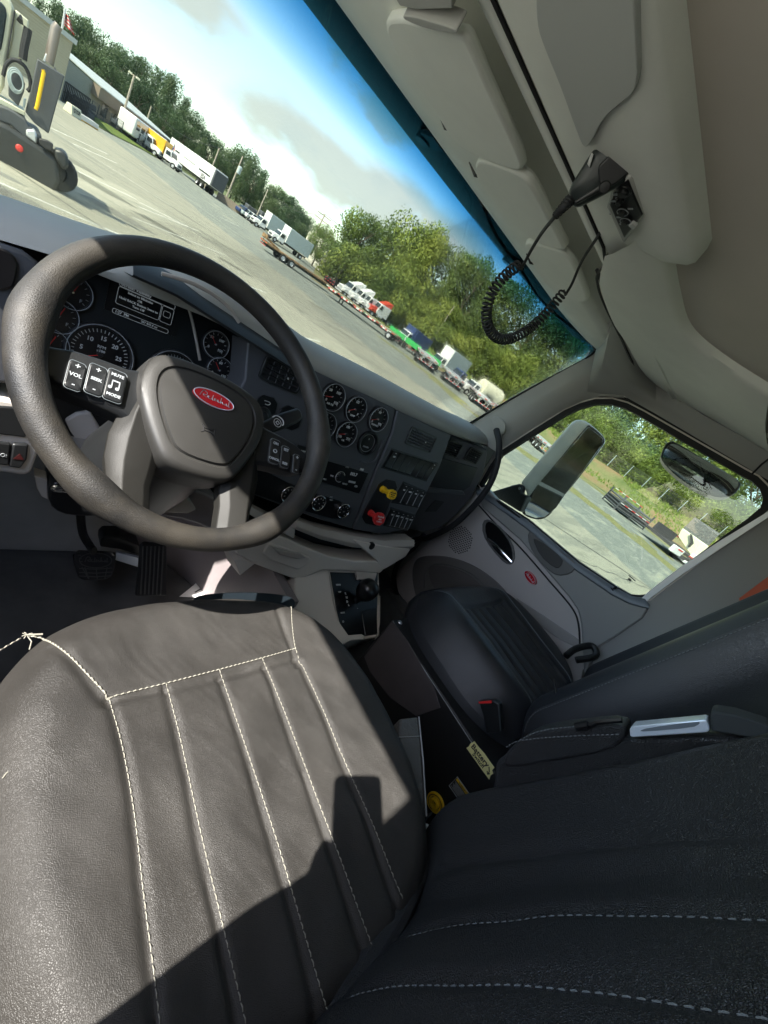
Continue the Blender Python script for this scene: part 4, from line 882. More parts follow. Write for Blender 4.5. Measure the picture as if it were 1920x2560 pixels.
for c in (.187,.088,-.01):
    mb=MB(); path=[BP+V((c-.09,0,0))*(1-.12*max(0,(t-.5)/.36)**2)+BU*t+BN*(bz(c,t)+.0005) for t in np.linspace(.01,.8,60)]
    s_=stitch(path,r=.0007,seg=.006,gap=.004,lift=.0008); mb.add(s_.v,s_.f); mb.build('stitching','thread_dark',ds)
g=MB(); g.tube(smoothpath([U(820,2560,2,1.945),U(880,2470,2,1.95),U(935,2385,2,1.95),U(990,2300,2,1.945),U(1030,2215,2,1.94),U(1060,2150,2,1.925)],6),.016,10); g.build('rear_roll','leather_shaded',ds)
# folded armrest and its silver lever, beside the backrest
FS=Fr((.405,-.08,2.2),(0,-1,0),(-1,0,0))
g=MB(); P=[FS.px(*q,0) for q in ((1262,1925),(1258,1890),(1290,1855),(1340,1828),(1440,1815),(1555,1806),(1566,1845),(1520,1880),(1400,1900))]; FS.poly(g,[(p.x,p.y) for p in chaikin(P,1)],-.05,0); arm=g.build('armrest','leather_shaded',ds,bevel=.006,seg=3)
g=MB(); P=[FS.px(*q,-.006) for q in ((1228,1990),(1238,1905),(1290,1868),(1400,1856),(1570,1843),(1770,1835),(1925,1850),(1925,1930),(1500,1960))]; FS.poly(g,P,-.07,-.006); g.build('armrest_base','leather_shaded',ds,bevel=.008,seg=3)
g=MB(); 
for q0 in (((1265,1868),(1300,1852),(1400,1842),(1555,1836)),((1300,1850),(1350,1828),(1450,1815),(1552,1808))):
    s_=stitch([FS.p(*FS.px(*q,.001),.001) for q in q0],r=.0008,seg=.004,gap=.0025,lift=0); g.add(s_.v,s_.f)
g.build('stitching','thread_dark',arm)
g=MB(); g.tube([FS.p(*FS.px(*q,.002),.002) for q in ((1440,1818),(1480,1812),(1492,1806),(1555,1800))],.0035,6); g.tube([FS.p(*FS.px(*q,.004),.004) for q in ((1440,1818),(1470,1812))],.006,8); g.build('zipper','gloss_black',arm)
g=MB(); P=[FS.px(*q,.01) for q in ((1572,1824),(1580,1817),(1760,1801),(1768,1804),(1774,1828),(1766,1834),(1580,1846),(1573,1842))]; FS.poly(g,P,-.02,.006); lv=g.build('recline_lever','silver',ds,bevel=.003,seg=3)
g=MB(); P=[FS.px(*q,.012) for q in ((1595,1830),(1620,1822),(1745,1806),(1750,1812),(1730,1822),(1610,1832))]; FS.poly(g,[(p.x,p.y) for p in chaikin(P,1)],.004,.0068); g.build('lever_recess',mat('silver_dark',(0.16,0.19,0.22),0.35,metal=.3),lv)
g=MB(); P=[FS.px(*q,.01) for q in ((1774,1790),(1784,1784),(1835,1792),(1925,1822),(1925,1862),(1776,1834))]; FS.poly(g,P,-.04,.0); g.build('armrest_hinge',mat('fabric_dark',(0.03,0.035,0.037),.9,bump=(500,.4,.0005)),ds,bevel=.004)
# side flap, buckle stalk and crumbs beside the cushion
g=MB(); zt=1.945
P=[U(x,y,2,zt) for x,y in ((1000,1795),(1047,1790),(1058,1900),(1066,2040),(1050,2056),(1012,2052),(1002,2000),(996,1845))]; g.prism(P,(0,0,-.14)); g.build('side_cover',mat('cover_grey',(0.075,0.07,0.066),0.38,bump=(90,.5,.004),rvar=(20,.08)),ds,bevel=.006,seg=3)
g=MB(); g.tube([U(x,y,2,zt+.001) for x,y in ((996,1843),(1020,1842),(1052,1840))],.0008,6); g.tube([U(x,y,2,zt+.001) for x,y in ((1047,1792),(1058,1900),(1066,2040))],.0015,6); g.build('cover_seam','grey_mark',ds)
bk=thing('seat_clip','small pale buckle clip hanging beside the driver seat base','clip',tuple(U(1070,2080,2,1.80)))
g=MB(); P=[U(x,y,2,1.82) for x,y in ((1066,2056),(1078,2064),(1076,2090),(1068,2098),(1064,2080))]; g.prism(P,(0,0,-.03)); g.build('clip_body','white_paint',bk,bevel=.002)
g=MB(); g.tube(smoothpath([U(1080,2030,2,1.84),U(1064,2046,2,1.83),U(1058,2065,2,1.82),U(1062,2080,2,1.81)],5),.003,8); g.build('clip_cable','rubber',bk)
g=MB(); g.cyl(U(1080,2080,2,1.80),U(1120,2092,2,1.80),.003,8); g.build('clip_rod','steel',bk)
g=MB(); rn=random.Random(3)
for k in range(3):
    c=U(1050+k*9,2112+k*13,2,1.79); q=[]
    for i in range(9):
        a=2*math.pi*i/9; q.append(c+V((math.cos(a)*rn.uniform(.012,.028),math.sin(a)*rn.uniform(.02,.035),rn.uniform(-.01,.012))))
    g.add([c+V((0,0,.02))]+q,[(0,1+i,1+(i+1)%9) for i in range(9)]); 
tag(g.build('crumpled_rag','dirt_tan',None,solid=.002),'crumpled tan rag stuffed between the driver seat and its base','rag')

# =====================================================================
# GEAR SELECTOR CONSOLE
# =====================================================================
gc=thing('gear_console','beige floor console with black gear selector panel below the centre of the dashboard','gear console',tuple(U(840,1560,2,1.45)))
FG=Fr(U(860,1500,2,1.78),(1,0,0),(0,-math.sin(R(25)),math.cos(R(25))))
def gp(pxs,w0,w1,name,m_,bev=.003,par=gc,ch=0):
    pts=[FG.px(*q,w1) for q in pxs]
    if ch: pts=[(p.x,p.y) for p in chaikin(pts,ch)]
    g=MB(); FG.poly(g,pts,w0,w1); return g.build(name,m_,par,bevel=bev,seg=3)
gp([(738,1440),(800,1405),(820,1412),(940,1418),(948,1425),(950,1590),(940,1598),(880,1600),(840,1620),(830,1590),(735,1520)],-.22,.0,'console_body','taupe_light',bev=.005)
gp([(826,1430),(888,1432),(945,1425),(942,1586),(912,1590),(905,1585),(872,1588),(852,1560),(845,1545)],.0,.003,'selector_panel','gloss_black',bev=.001)
gp([(889,1422),(940,1418),(946,1424),(938,1452),(895,1448)],.002,.012,'panel_cap','taupe')
g=MB()
for q,t_,sz in (((846,1462),'MENU',.007),((849,1480),'TRIP',.006),((864,1484),'R',.010),((867,1494),'N',.010),((868,1504),'D',.010),((872,1513),'L',.009),((857,1532),'MODE',.006),((858,1553),'o',.013),((893,1504),'+',.010),((894,1520),'-',.012)): 
    u,v=FG.px(*q,.0035); g.text(t_,FG.p(u,v,.0033),FG.x,FG.y,sz,bold=.0003)
g.build('panel_marks','white_mark',gc)
kc=U(918,1476,2,1.835); g=MB(); ax=V((.05,-.15,1)).normalized()
g.lathe([(r_*1.25,h_*1.25) for r_,h_ in [(0,.030),(.012,.0288),(.022,.023),(.0275,.012),(.0285,.0),(.026,-.012),(.0205,-.022),(.015,-.028),(.012,-.034)]],kc,ax,32); g.build('gear_knob','gloss_black',gc,angle=180)
g=MB(); g.tube([kc-ax*.03,kc-ax*.09],[.011,.014],14); g.build('gear_lever','black_plastic',gc)
g=MB(); P=[FG.px(*q,.006) for q in ((904,1528),(942,1518),(944,1584),(914,1588))]; FG.poly(g,P,.0,.006); g.build('lever_gate','black_plastic',gc,bevel=.002)
g=MB(); g.tube([FG.p(*FG.px(*q,.004),.004) for q in ((822,1428),(832,1500),(846,1552))],.002,6); g.build('panel_trim','taupe',gc); g=MB(); g.tube([FG.p(*FG.px(*q,.004),.004) for q in ((949,1490),(948,1560),(942,1592),(910,1596))],.003,6); g.build('panel_trim','taupe',gc)
# =====================================================================
# BOX BETWEEN THE SEATS
# =====================================================================
sb=thing('seat_box','black steel box under the passenger seat with a tape note on its side','seat box',(.9,.2,1.45))
XB=.715; c0=U(980,1549,0,XB); 
g=MB(); g.hexa([V((XB,c0.y,1.45)),V((XB,-.30,1.45)),V((XB,-.30,c0.z)),V((XB,c0.y,c0.z))],[V((1.35,c0.y,1.45)),V((1.35,-.30,1.45)),V((1.35,-.30,c0.z)),V((1.35,c0.y,c0.z))]); g.build('box_body','seatbox',sb,bevel=.004)
FX=Fr((XB,.2,1.7),(0,-1,0),(-1,0,0))
g=MB(); P=[FX.px(*q,.003) for q in ((981,1553),(910,1642),(925,1680),(975,1745),(1040,1790),(1100,1770),(1085,1720),(1020,1605))]; FX.poly(g,P,.0,.003); g.build('side_plate','seatbox_side',sb,bevel=.001)
g=MB(); g.tube([U(x,y,0,XB-.001) for x,y in ((982,1553),(1228,1932))],.0011,6); g.build('box_edge_highlight','grey_mark',sb)  # grey line paints the highlight along the top edge of the box
g=MB(); p=U(1000,1556,2,c0.z+.001); g.lathe([(0,.003),(.006,.003),(.008,0)],p,(0,0,1),12); g.build('screw','steel',sb)
tp=thing('tape_note','strip of yellow tape with handwritten words and an arrow on the black box','tape',tuple(U(1200,1900,0,XB-.002)))
q=[FX.px(*z,.002) for z in ((1186,1853),(1197,1868),(1211,1884),(1224,1903),(1236,1919),(1230,1926),(1233,1934),(1226,1939),(1223,1949),(1205,1925),(1184,1895),(1166,1870),(1172,1866),(1176,1859))]
g=MB(); FX.poly(g,q,.0012,.002); g.build('tape','yellow_tape',tp)
a_=FX.px(1172,1861,.002); b_=FX.px(1228,1935,.002); an=math.atan2(b_[1]-a_[1],b_[0]-a_[0]); ft=Fr(FX.p((a_[0]+b_[0])/2,(a_[1]+b_[1])/2,.0022),FX.x*math.cos(an)+FX.y*math.sin(an),FX.n)
Lt=math.dist(a_,b_)
g=MB(); g.text('Battery',ft.p(-Lt*.06,Lt*.085,0),ft.x,ft.y,Lt*.24,bold=.0004); g.text('Switch',ft.p(-Lt*.0,-Lt*.075,0),ft.x,ft.y,Lt*.18,bold=.0003); g.tube([ft.p(Lt*.33,Lt*.10,.0003),ft.p(Lt*.42,-.0,.0003),ft.p(Lt*.44,-Lt*.1,.0003)],.0012,5); g.tube([ft.p(Lt*.37,-Lt*.05,.0003),ft.p(Lt*.44,-Lt*.11,.0003),ft.p(Lt*.47,-Lt*.03,.0003)],.0012,5); g.build('handwriting','ink',tp)
lb_=thing('warning_label','black and yellow warning label with a white border stuck on the black box','label',tuple(U(1150,1978,0,XB-.002)))
q=[FX.px(*z,.002) for z in ((1143.5,1942),(1179.5,1993),(1155,2012),(1121,1961))]
o_=FX.p(*q[0],.002); fx=Fr(o_,FX.p(*q[1],.002)-o_,FX.n); Lw=math.dist(q[0],q[1]); Lh=math.dist(q[0],q[3])
g=MB(); fx.box(g,Lw/2,-Lh/2,-.0004,Lw,Lh,.0008); g.build('label_sheet','ink',lb_)
g=MB(); g.tube([fx.p(x,y,.0003) for x,y in ((0,0),(Lw,0),(Lw,-Lh),(0,-Lh))],.0011,4,closed=True)
for k in range(7): fx.box(g,Lw*.45,-Lh*(.36+.085*k),.0002,Lw*(.8-.1*(k%3)),Lh*.02,.0004)
g.build('label_print','grey_mark',lb_); g=MB(); fx.box(g,Lw*.5,-Lh*.15,.0002,Lw*.92,Lh*.18,.0005); g.build('label_band','yellow_knob',lb_); g=MB(); g.text('WARNING',fx.p(Lw*.5,-Lh*.15,.0006),fx.x,fx.y,Lh*.17,bold=.0003,depth=.0002); g.build('label_word','ink',lb_)
bs=thing('battery_switch','yellow ringed rotary battery switch low on the black box','switch',tuple(U(1088,2007,0,XB)))
c=FX.px(1088,2007,.004); g=MB(); ring(g,FX,c[0],c[1],.026,.015,.0,.006,30); g.build('switch_ring','yellow_knob',bs,bevel=.0015)
g=MB(); ring(g,FX,c[0],c[1],.0135,.006,.0,.012,24); g.build('switch_knob','yellow_knob',bs,bevel=.0015)
g=MB(); g.tube([FX.p(c[0]+.0205*math.cos(R(a)),c[1]+.0205*math.sin(R(a)),.0062) for a in range(20,300,14)],.0010,5); g.build('switch_marks','ink',bs)

# =====================================================================
# PASSENGER SEAT
# =====================================================================
ps=thing('passenger_seat','glossy black leather passenger seat with pleated middle, beside the passenger door','seat',(1.05,.25,1.85))
QX,QY,QW,QD=1.055,.265,.30,.285
def pz(x,y):
    u=(x-QX)/QW; v=(y-QY)/QD; r=(abs(u)**2.8+abs(v)**2.8)**(1/2.8)
    z=1.965+.028*math.exp(-((abs(u)-.70)/.22)**2)-.008*math.exp(-(u/.5)**2)
    z-=.02*max(0,-v)
    if r>.72: z-=.085*((min(r,1)-.72)/.28)**2.0
    if abs(u)<.5 and v<.45:
        for c in (-.45,-.27,-.09,.09,.27,.45): z-=.010*math.exp(-((u-c)/.025)**2)
    if abs(u)<.5: z-=.009*math.exp(-((v-.48)/.025)**2)
    z-=.006*math.exp(-((abs(u)-.52-.10*max(0,v))/.025)**2)
    return z+.002*mnoise.noise(V((x*11,y*11,5)))
g=MB(); rows=[]; NG=110
for i in range(NG+1):
    t=-1+2*i/NG; rows.append([])
    for j in range(NG+1):
        s=-1+2*j/NG; l=(abs(s)**2.8+abs(t)**2.8)**(1/2.8) or 1; r=max(abs(s),abs(t)); u,v=s/l*r,t/l*r
        x=QX+QW*u; y=QY+QD*v; rows[-1].append(V((x,y,pz(x,y))))
g.grid(rows)
loop=[(0,j) for j in range(NG)]+[(i,NG) for i in range(NG)]+[(NG,j) for j in range(NG,0,-1)]+[(i,0) for i in range(NG,0,-1)]
e0=[rows[i][j] for i,j in loop]
def ins2(p,k,dz): return V((QX+(p.x-QX)*k,QY+(p.y-QY)*k,p.z-dz))
g.grid([e0,[ins2(p,1.02,.02) for p in e0],[ins2(p,1.03,.05) for p in e0],[ins2(p,1.0,.085) for p in e0],[ins2(p,.9,.10) for p in e0]],closeu=True); g.build('cushion','leather_black',ps,angle=180)
mb=MB()
for sx in (-1,1):
    path=[]
    for v in np.linspace(-.9,.78,40):
        u=sx*(.55+.10*max(0,v)); x=QX+QW*u; y=QY+QD*v; path.append(V((x,y,pz(x,y))))
    mb.tube([p+V((0,0,.001)) for p in path],.0014,5)
mb.build('piping','dim_mark',ps)
rq=R(14); PP=V((1.055,.035,1.935)); PU=V((0,-math.sin(rq),math.cos(rq))); PN=V((0,math.cos(rq),math.sin(rq)))
def pb(d,t):
    a=abs(d); w_=.055*max(0,min(1,(a-.15)/.08))**1.5
    if a>.25: w_-=.02*((a-.25)/.04)**2
    for c in (0,.07,-.07,.14,-.14): w_-=.009*math.exp(-((d-c)/.008)**2)
    w_-=.06*max(0,(.09-t)/.09)**2
    return w_
g=MB(); rows=[]
for i in range(61):
    t=-.03+.85*i/60; sh=1-.10*max(0,(t-.45)/.4)**2
    rows.append([PP+V((d*sh,0,0))+PU*t+PN*pb(d,t) for d in np.linspace(-.29,.29,90)])
g.grid(rows); eL=[r[0] for r in rows]; eR=[r[-1] for r in rows]
def bt(i): 
    t=-.03+.85*i/60; return .06*max(0,(.12-t)/.15)**1.5
g.grid([[p,p-PN*.02-V((.010,0,0)),p-PN*.07-V((.016,0,0)),p-PN*.12-V((.010,0,0)),p-PN*.16+V((.03,0,0))] for p in eL]); g.grid([[p,p-PN*.02+V((.010,0,0)),p-PN*.1,p-PN*.16+V((-.03,0,0))] for p in eR])
g.grid([[eL[i]-PN*.16+V((.03,0,0)),eR[i]-PN*.16-V((.03,0,0))] for i in (0,30,-1)]); g.build('backrest','leather_black',ps,angle=180)
mb=MB(); s_=stitch([p-PN*.004-V((.004,0,.0)) for p in eL[4:]],r=.0009,seg=.005,gap=.003,lift=0); mb.add(s_.v,s_.f); mb.build('stitching','thread_dark',ps)
g=MB(); g.tube(smoothpath([U(1385,1700,0,.80),U(1392,1745,0,.78),U(1402,1765,0,.77),U(1396,1800,0,.77)],6),.003,8); g.build('seat_cord','rubber',ps)
g=MB(); g.tube(smoothpath([U(1415,1640,0,1.32),U(1440,1622,0,1.36),U(1480,1615,0,1.40),U(1488,1640,0,1.38),U(1440,1650,0,1.34)],5),.012,10); g.build('seat_handle','black_plastic',ps)
sbk=thing('belt_buckle','black seat belt buckle with a red button beside the passenger cushion','belt buckle',tuple(U(1225,1800,0,.74)))
FU=Fr((.742,.1,1.9),(0,-1,0),(-1,0,0))
g=MB(); P=[FU.px(*q,0) for q in ((1196,1753),(1232,1750),(1248,1760),(1252,1830),(1215,1835),(1208,1790))]; FU.poly(g,P,-.02,0); g.build('buckle_body','black_plastic',sbk,bevel=.003)
g=MB(); P=[FU.px(*q,.001) for q in ((1196,1754),(1229,1751),(1229,1758),(1198,1759))]; FU.poly(g,P,-.0,.0015); g.build('release_button','red_knob',sbk)
# =====================================================================
# PASSENGER DOOR
# =====================================================================
dr=thing('passenger_door','grey and taupe passenger door with closed window, chrome handle and red oval badge','door',(1.5,.5,1.5))
FD=Fr((1.485,.5,2.1),(0,-1,0),(-1,0,0))
def dp(pxs,w0,w1,name,m_,bev=.004,ch=0,par=dr,seg=3,fr=None):
    fr=fr or FD; pts=[fr.px(*q,w1) for q in pxs]
    if ch: pts=[(p.x,p.y) for p in chaikin(pts,ch)]
    g=MB(); fr.poly(g,pts,w0,w1); return g.build(name,m_,par,bevel=bev,seg=seg)
WIN=[(1206,1209),(1230,1170),(1253,1137),(1337,1083),(1416,1034),(1450,1019),(1487,1009),(1525,1009),(1560,1019),(1600,1040),(1742,1123),(1850,1186),(1880,1202),(1900,1222),(1908,1245),(1902,1268),(1870,1295),(1740,1390),(1640,1465),(1614,1486),(1594,1488),(1574,1486),(1535,1463),(1446,1404),(1317,1296),(1238,1246)]
# the closed outline for the glass, set into the door
g=MB(); P=[FD.px(*q,0) for q in WIN]; f2=FD; g.prism([FD.p(u*1.0,v,-.022) for u,v in [(p[0]+(p[0]-0)*.0,p[1]) for p in P]],FD.n*.004); g.build('window_pane','window_glass',dr,smooth=False)
# seal ring
def ringp(outer,inner,w0,w1,name,m_,par=dr):
    g=MB(); rows=[[FD.p(*p,w0) for p in outer],[FD.p(*p,w1) for p in outer],[FD.p(*p,w1) for p in inner],[FD.p(*p,w0) for p in inner]]
    g.grid(rows,closeu=True,closev=True); return g.build(name,m_,par,angle=40)
def offs(P,d):
    k=len(P); out=[]
    for i in range(k):
        a=V((*P[i-1],0)); b=V((*P[i],0)); c=V((*P[(i+1)%k],0)); t=(c-a).normalized(); nrm=V((t.y,-t.x,0)); out.append((b.x+nrm.x*d,b.y+nrm.y*d))
    return out
Pw=[FD.px(*q,0) for q in WIN]; ar=sum(Pw[i-1][0]*Pw[i][1]-Pw[i][0]*Pw[i-1][1] for i in range(len(Pw))); sg=1 if ar>0 else -1
ringp(offs(Pw,sg*.020),Pw,-.028,-.004,'window_seal','rubber')
ringp(offs(Pw,sg*.025),offs(Pw,sg*.020),-.03,-.001,'window_edge_highlight','taupe_light')  # pale ring paints the bright highlight of the outer door edge
ringp(offs(Pw,sg*.040),offs(Pw,sg*.027),-.04,-.012,'door_seal','rubber')
ringp(offs(Pw,sg*.10),offs(Pw,sg*.042),-.09,-.03,'door_frame','white_paint')
# panel parts
dp([(1190,1222),(1212,1216),(1240,1248),(1318,1300),(1446,1408),(1535,1467),(1575,1490),(1606,1494),(1618,1502),(1622,1520),(1600,1545),(1500,1618),(1455,1680),(1440,1900),(1000,1900),(940,1500),(990,1430),(1100,1330)],-.05,.0,'door_skin','door_taupe',bev=.004)
dp([(1192,1236),(1206,1224),(1300,1290),(1440,1405),(1535,1476),(1600,1500),(1622,1516),(1606,1545),(1540,1590),(1497,1616),(1460,1690),(1452,1560),(1444,1525),(1420,1490),(1377,1440),(1300,1350),(1205,1268)],-.0,.014,'upper_panel','door_grey',bev=.006)
# sill cap
top=[(1190,1215),(1240,1247),(1318,1300),(1446,1408),(1535,1467),(1580,1490),(1612,1496),(1624,1512)]
bot=[(1192,1232),(1238,1262),(1312,1316),(1438,1422),(1530,1485),(1575,1508),(1605,1516),(1622,1520)]
g=MB(); r0=[FD.p(*FD.px(*q,-.015),-.015) for q in top]; r1=[FD.p(*FD.px(*q,.010),.010) for q in top]; r3=[FD.p(*FD.px(*q,.022),.022) for q in bot]
g.slab([r0,r1,[a.lerp(b,.5)+FD.n*.006 for a,b in zip(r1,r3)],r3],V((.015,0,-.012))); g.build('sill_cap','armrest_grey',dr,angle=60)
g=MB(); P=[FD.p(*FD.px(*q,.02),.02) for q in ((1238,1250),(1252,1254),(1300,1292),(1296,1300),(1284,1296))]; g.prism(P,-FD.n*.003); g.build('sill_slot','gloss_black',dr)
# grip scoop
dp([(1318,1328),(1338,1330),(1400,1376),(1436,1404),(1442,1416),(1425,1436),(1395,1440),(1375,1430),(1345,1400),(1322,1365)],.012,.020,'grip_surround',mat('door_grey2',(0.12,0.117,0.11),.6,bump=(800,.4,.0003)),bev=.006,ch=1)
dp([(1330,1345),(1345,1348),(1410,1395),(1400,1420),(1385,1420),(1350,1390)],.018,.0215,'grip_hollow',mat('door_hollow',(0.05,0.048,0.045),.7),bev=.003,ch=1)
# handle bezel and chrome handle
dp([(1205,1302),(1222,1296),(1255,1320),(1280,1355),(1288,1390),(1280,1412),(1262,1410),(1225,1370),(1205,1335)],.0,.010,'handle_bezel','door_grey2',bev=.004,ch=1)
hb=dp([(1212,1308),(1226,1302),(1254,1326),(1276,1358),(1284,1390),(1277,1404),(1262,1402),(1230,1368),(1213,1336)],.006,.0125,'handle_cup','gloss_black',bev=.002,ch=1)
g=MB(); g.tube(smoothpath([FD.p(*FD.px(*q,w_),w_) for q,w_ in (((1219,1348),.014),((1236,1362),.024),((1256,1382),.026),((1278,1406),.016))],6),.0085,10,flat=.6); g.build('door_handle','chrome',dr)
# red oval badge
c=FD.px(1327,1444,.006); fbb=Fr(FD.p(c[0],c[1],.007),FD.x*math.cos(R(-8))+FD.y*math.sin(R(-8)),FD.n)
g=MB(); rows=[[fbb.p(.034*s*math.cos(2*math.pi*j/30),.0165*s*math.sin(2*math.pi*j/30),w_) for j in range(30)] for s,w_ in ((1,-.008),(1,.009),(.93,.0105),(.01,.011))]; g.grid(rows,closeu=True); b=g.build('door_badge','red_badge',dr)
g=MB(); g.tube(script(fbb,.028,.011,.0112),.0011,5); g.tube([fbb.p(.0325*math.cos(2*math.pi*j/30),.0152*math.sin(2*math.pi*j/30),.0103) for j in range(30)],.0009,5,closed=True); g.build('badge_script','silver',b)
# accent line between the panels
g=MB(); g.tube(smoothpath([FD.p(*FD.px(*q,.004),.004) for q in ((1196,1262),(1240,1310),(1300,1368),(1380,1460),(1430,1520),(1446,1560),(1450,1620))],5),.0035,8); g.build('panel_seam','rubber',dr)
dp([(1290,1495),(1360,1540),(1448,1600),(1446,1622),(1400,1600),(1300,1530)],.0,.006,'lower_strip',mat('door_light',(0.30,0.28,0.26),.55,bump=(800,.3,.0003)),bev=.003)
# speaker grille holes
cu,cv=FD.px(1150,1350,.001)
g=MB(); k=0
for i in range(-7,8):
    for j in range(-7,8):
        x=i*.0115+(j%2)*.00575; y=j*.0100
        if x*x+y*y<.068**2: g.lathe([(0,.0006),(.0040,.0006),(.0042,0)],FD.p(cu+x,cv+y,.0002),FD.n,6)
g.build('speaker_grille',mat('grille_dark',(0.07,0.063,0.06),.7),dr)
# pocket: nested ovals
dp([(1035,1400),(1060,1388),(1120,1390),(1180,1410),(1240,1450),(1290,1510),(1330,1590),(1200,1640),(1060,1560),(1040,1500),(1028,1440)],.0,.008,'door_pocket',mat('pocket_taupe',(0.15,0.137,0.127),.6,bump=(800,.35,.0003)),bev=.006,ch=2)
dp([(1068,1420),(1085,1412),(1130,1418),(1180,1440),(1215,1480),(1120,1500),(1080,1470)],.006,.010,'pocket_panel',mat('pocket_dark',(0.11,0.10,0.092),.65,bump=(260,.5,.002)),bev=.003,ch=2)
g=MB(); g.tube(smoothpath([FD.p(*FD.px(*q,.010),.010) for q in ((1060,1470),(1062,1440),(1072,1420),(1090,1410),(1130,1415),(1185,1440),(1225,1485),(1240,1520))],5),.003,8); g.build('pocket_rib','door_grey2',dr)
# lower front kick trim & door seal along the front edge
g=MB(); g.tube(smoothpath([U(x,y,0,1.43) for x,y in ((1060,1335),(1035,1370),(1000,1400),(985,1440),(990,1480),(1010,1530),(1050,1580))],6),.016,10,flat=.6); tag(g.build('door_seal','rubber',dr))
g=MB(); P=[U(x,y,0,1.40) for x,y in ((965,1470),(1000,1500),(1050,1560),(1080,1620),(1040,1600),(990,1560),(960,1520))]; g.prism(P,(.04,0,0)); g.build('step_trim','door_grey2',cab,bevel=.004)
# lock pin
p=FD.p(*FD.px(1532,1474,.012),.012); g=MB(); g.lathe([(0,.020),(.005,.019),(.0055,.004),(.010,.003),(.012,0)],p,(-.1,-.1,1),14); g.build('lock_pin','gloss_black',dr)
g=MB(); o=FD.px(1560,1440,-.015); 
o=FD.px(1575,1450,-.017); fw=Fr(FD.p(o[0],o[1],-.0172),FD.x,FD.n); fw.box(g,0,.010,0,.030,.0035,.0003); fw.box(g,-.002,.0,0,.012,.008,.0003); g.text('AS2 M21',fw.p(0,-.008,0),fw.x,fw.y,.0055,depth=.0001); g.text('DOT',fw.p(.004,.002,0),fw.x,fw.y,.006,depth=.0001); g.build('glass_stamp','ink',dr)
# grab handle on the pillar
gh=thing('grab_handle','long black curved grab handle bolted to the pillar beside the passenger window','grab handle',tuple(U(1245,1065,0,1.40)))
pth=[U(1241,1075,0,1.36),U(1248,1110,0,1.33),U(1243,1160,0,1.32),U(1222,1215,0,1.32),U(1180,1270,0,1.32),U(1130,1315,0,1.32),U(1075,1342,0,1.33),U(1030,1352,0,1.35),U(1000,1375,0,1.38)]
g=MB(); g.tube(smoothpath(pth,8),.0135,14); g.build('grip','rubber',gh)
g=MB(); fp=Fr(U(1239,1058,0,1.385),(0,-1,0),(-.9,-.35,.1)); P=[fp.px(*q,.02) for q in ((1226,1048),(1233,1040),(1250,1042),(1262,1055),(1264,1075),(1256,1086),(1240,1088),(1232,1072))]; fp.poly(g,[(p.x,p.y) for p in chaikin(P,1)],-.02,.02); g.build('mount',MATS['pillar_grey'],gh,bevel=.008,seg=3)

# =====================================================================
# OUTSIDE MIRRORS OF THE TRUCK
# =====================================================================
mr=thing('side_mirror','white backed door mirror outside the passenger window, tall glass over a small one','mirror',tuple(U(1330,1280,0,1.72)))
FM=Fr((1.74,.72,2.45),(-.18,-1,0),(-1,-.42,0))    # glass faces the driver
def mp(pxs,w0,w1,name,m_,bev=.004,ch=0,par=mr):
    pts=[FM.px(*q,w1) for q in pxs]
    if ch: pts=[(p.x,p.y) for p in chaikin(pts,ch)]
    g=MB(); FM.poly(g,pts,w0,w1); return g.build(name,m_,par,bevel=bev,seg=3)
mp([(1436,1050),(1449,1049),(1466,1052),(1500,1080),(1514,1098),(1512,1112),(1440,1205),(1395,1260),(1365,1295),(1335,1300),(1310,1290),(1300,1278),(1322,1235),(1300,1212),(1306,1200),(1420,1065)],-.10,-.004,'mirror_shell','white_paint',bev=.015,ch=1)
mp([(1468,1062),(1476,1063),(1508,1090),(1513,1103),(1508,1114),(1440,1205),(1400,1252),(1380,1282),(1362,1297),(1340,1300),(1312,1290),(1303,1280),(1330,1228),(1390,1158)],-.02,.0,'mirror_rim','gloss_black',bev=.005,ch=1)
mg=mp([(1471,1067),(1506,1095),(1508,1108),(1412,1238),(1350,1205),(1400,1150)],.0,.003,'mirror_glass','mirror',bev=.0008)
mp([(1345,1212),(1408,1244),(1390,1270),(1362,1292),(1338,1295),(1314,1286),(1312,1272)],.0,.003,'convex_glass','mirror',bev=.0008)
mp([(1350,1203),(1413,1236),(1410,1243),(1345,1211)],.0,.004,'glass_divider','white_paint',bev=.001)
g=MB(); P=[U(x,y,0,1.66) for x,y in ((1218,1232),(1282,1212),(1300,1208),(1306,1216),(1302,1232),(1320,1240),(1300,1280),(1255,1252))]; g.prism(P,(.05,0,0)); g.build('mirror_arm','black_plastic',mr,bevel=.008,seg=3)
g=MB(); g.lathe([(0,.004),(.006,.004),(.007,0)],U(1299,1221,0,1.655),(-1,0,0),12); g.build('arm_bolt','steel',mr)
bm=thing('kerb_mirror','half-moon blind spot mirror hanging outside the top of the passenger window','mirror',tuple(U(1750,1170,0,1.60)))
FQ=Fr((1.58,.25,2.68),(0,-1,0),(-1,-.1,.25))
def qp(pxs,w0,w1,name,m_,bev=.004,ch=0):
    pts=[FQ.px(*q,w1) for q in pxs]
    if ch: pts=[(p.x,p.y) for p in chaikin(pts,ch)]
    g=MB(); FQ.poly(g,pts,w0,w1); return g.build(name,m_,bm,bevel=bev,seg=3)
half=[(1655,1128),(1664,1108),(1680,1100),(1700,1110),(1780,1158),(1850,1200),(1853,1216),(1836,1236),(1812,1244),(1780,1240),(1740,1222),(1700,1196),(1666,1165),(1652,1145)]
qp(half,-.05,-.003,'mirror_shell','gloss_black',bev=.006,ch=1)
cx=sum(q[0] for q in half)/14; cy=sum(q[1] for q in half)/14
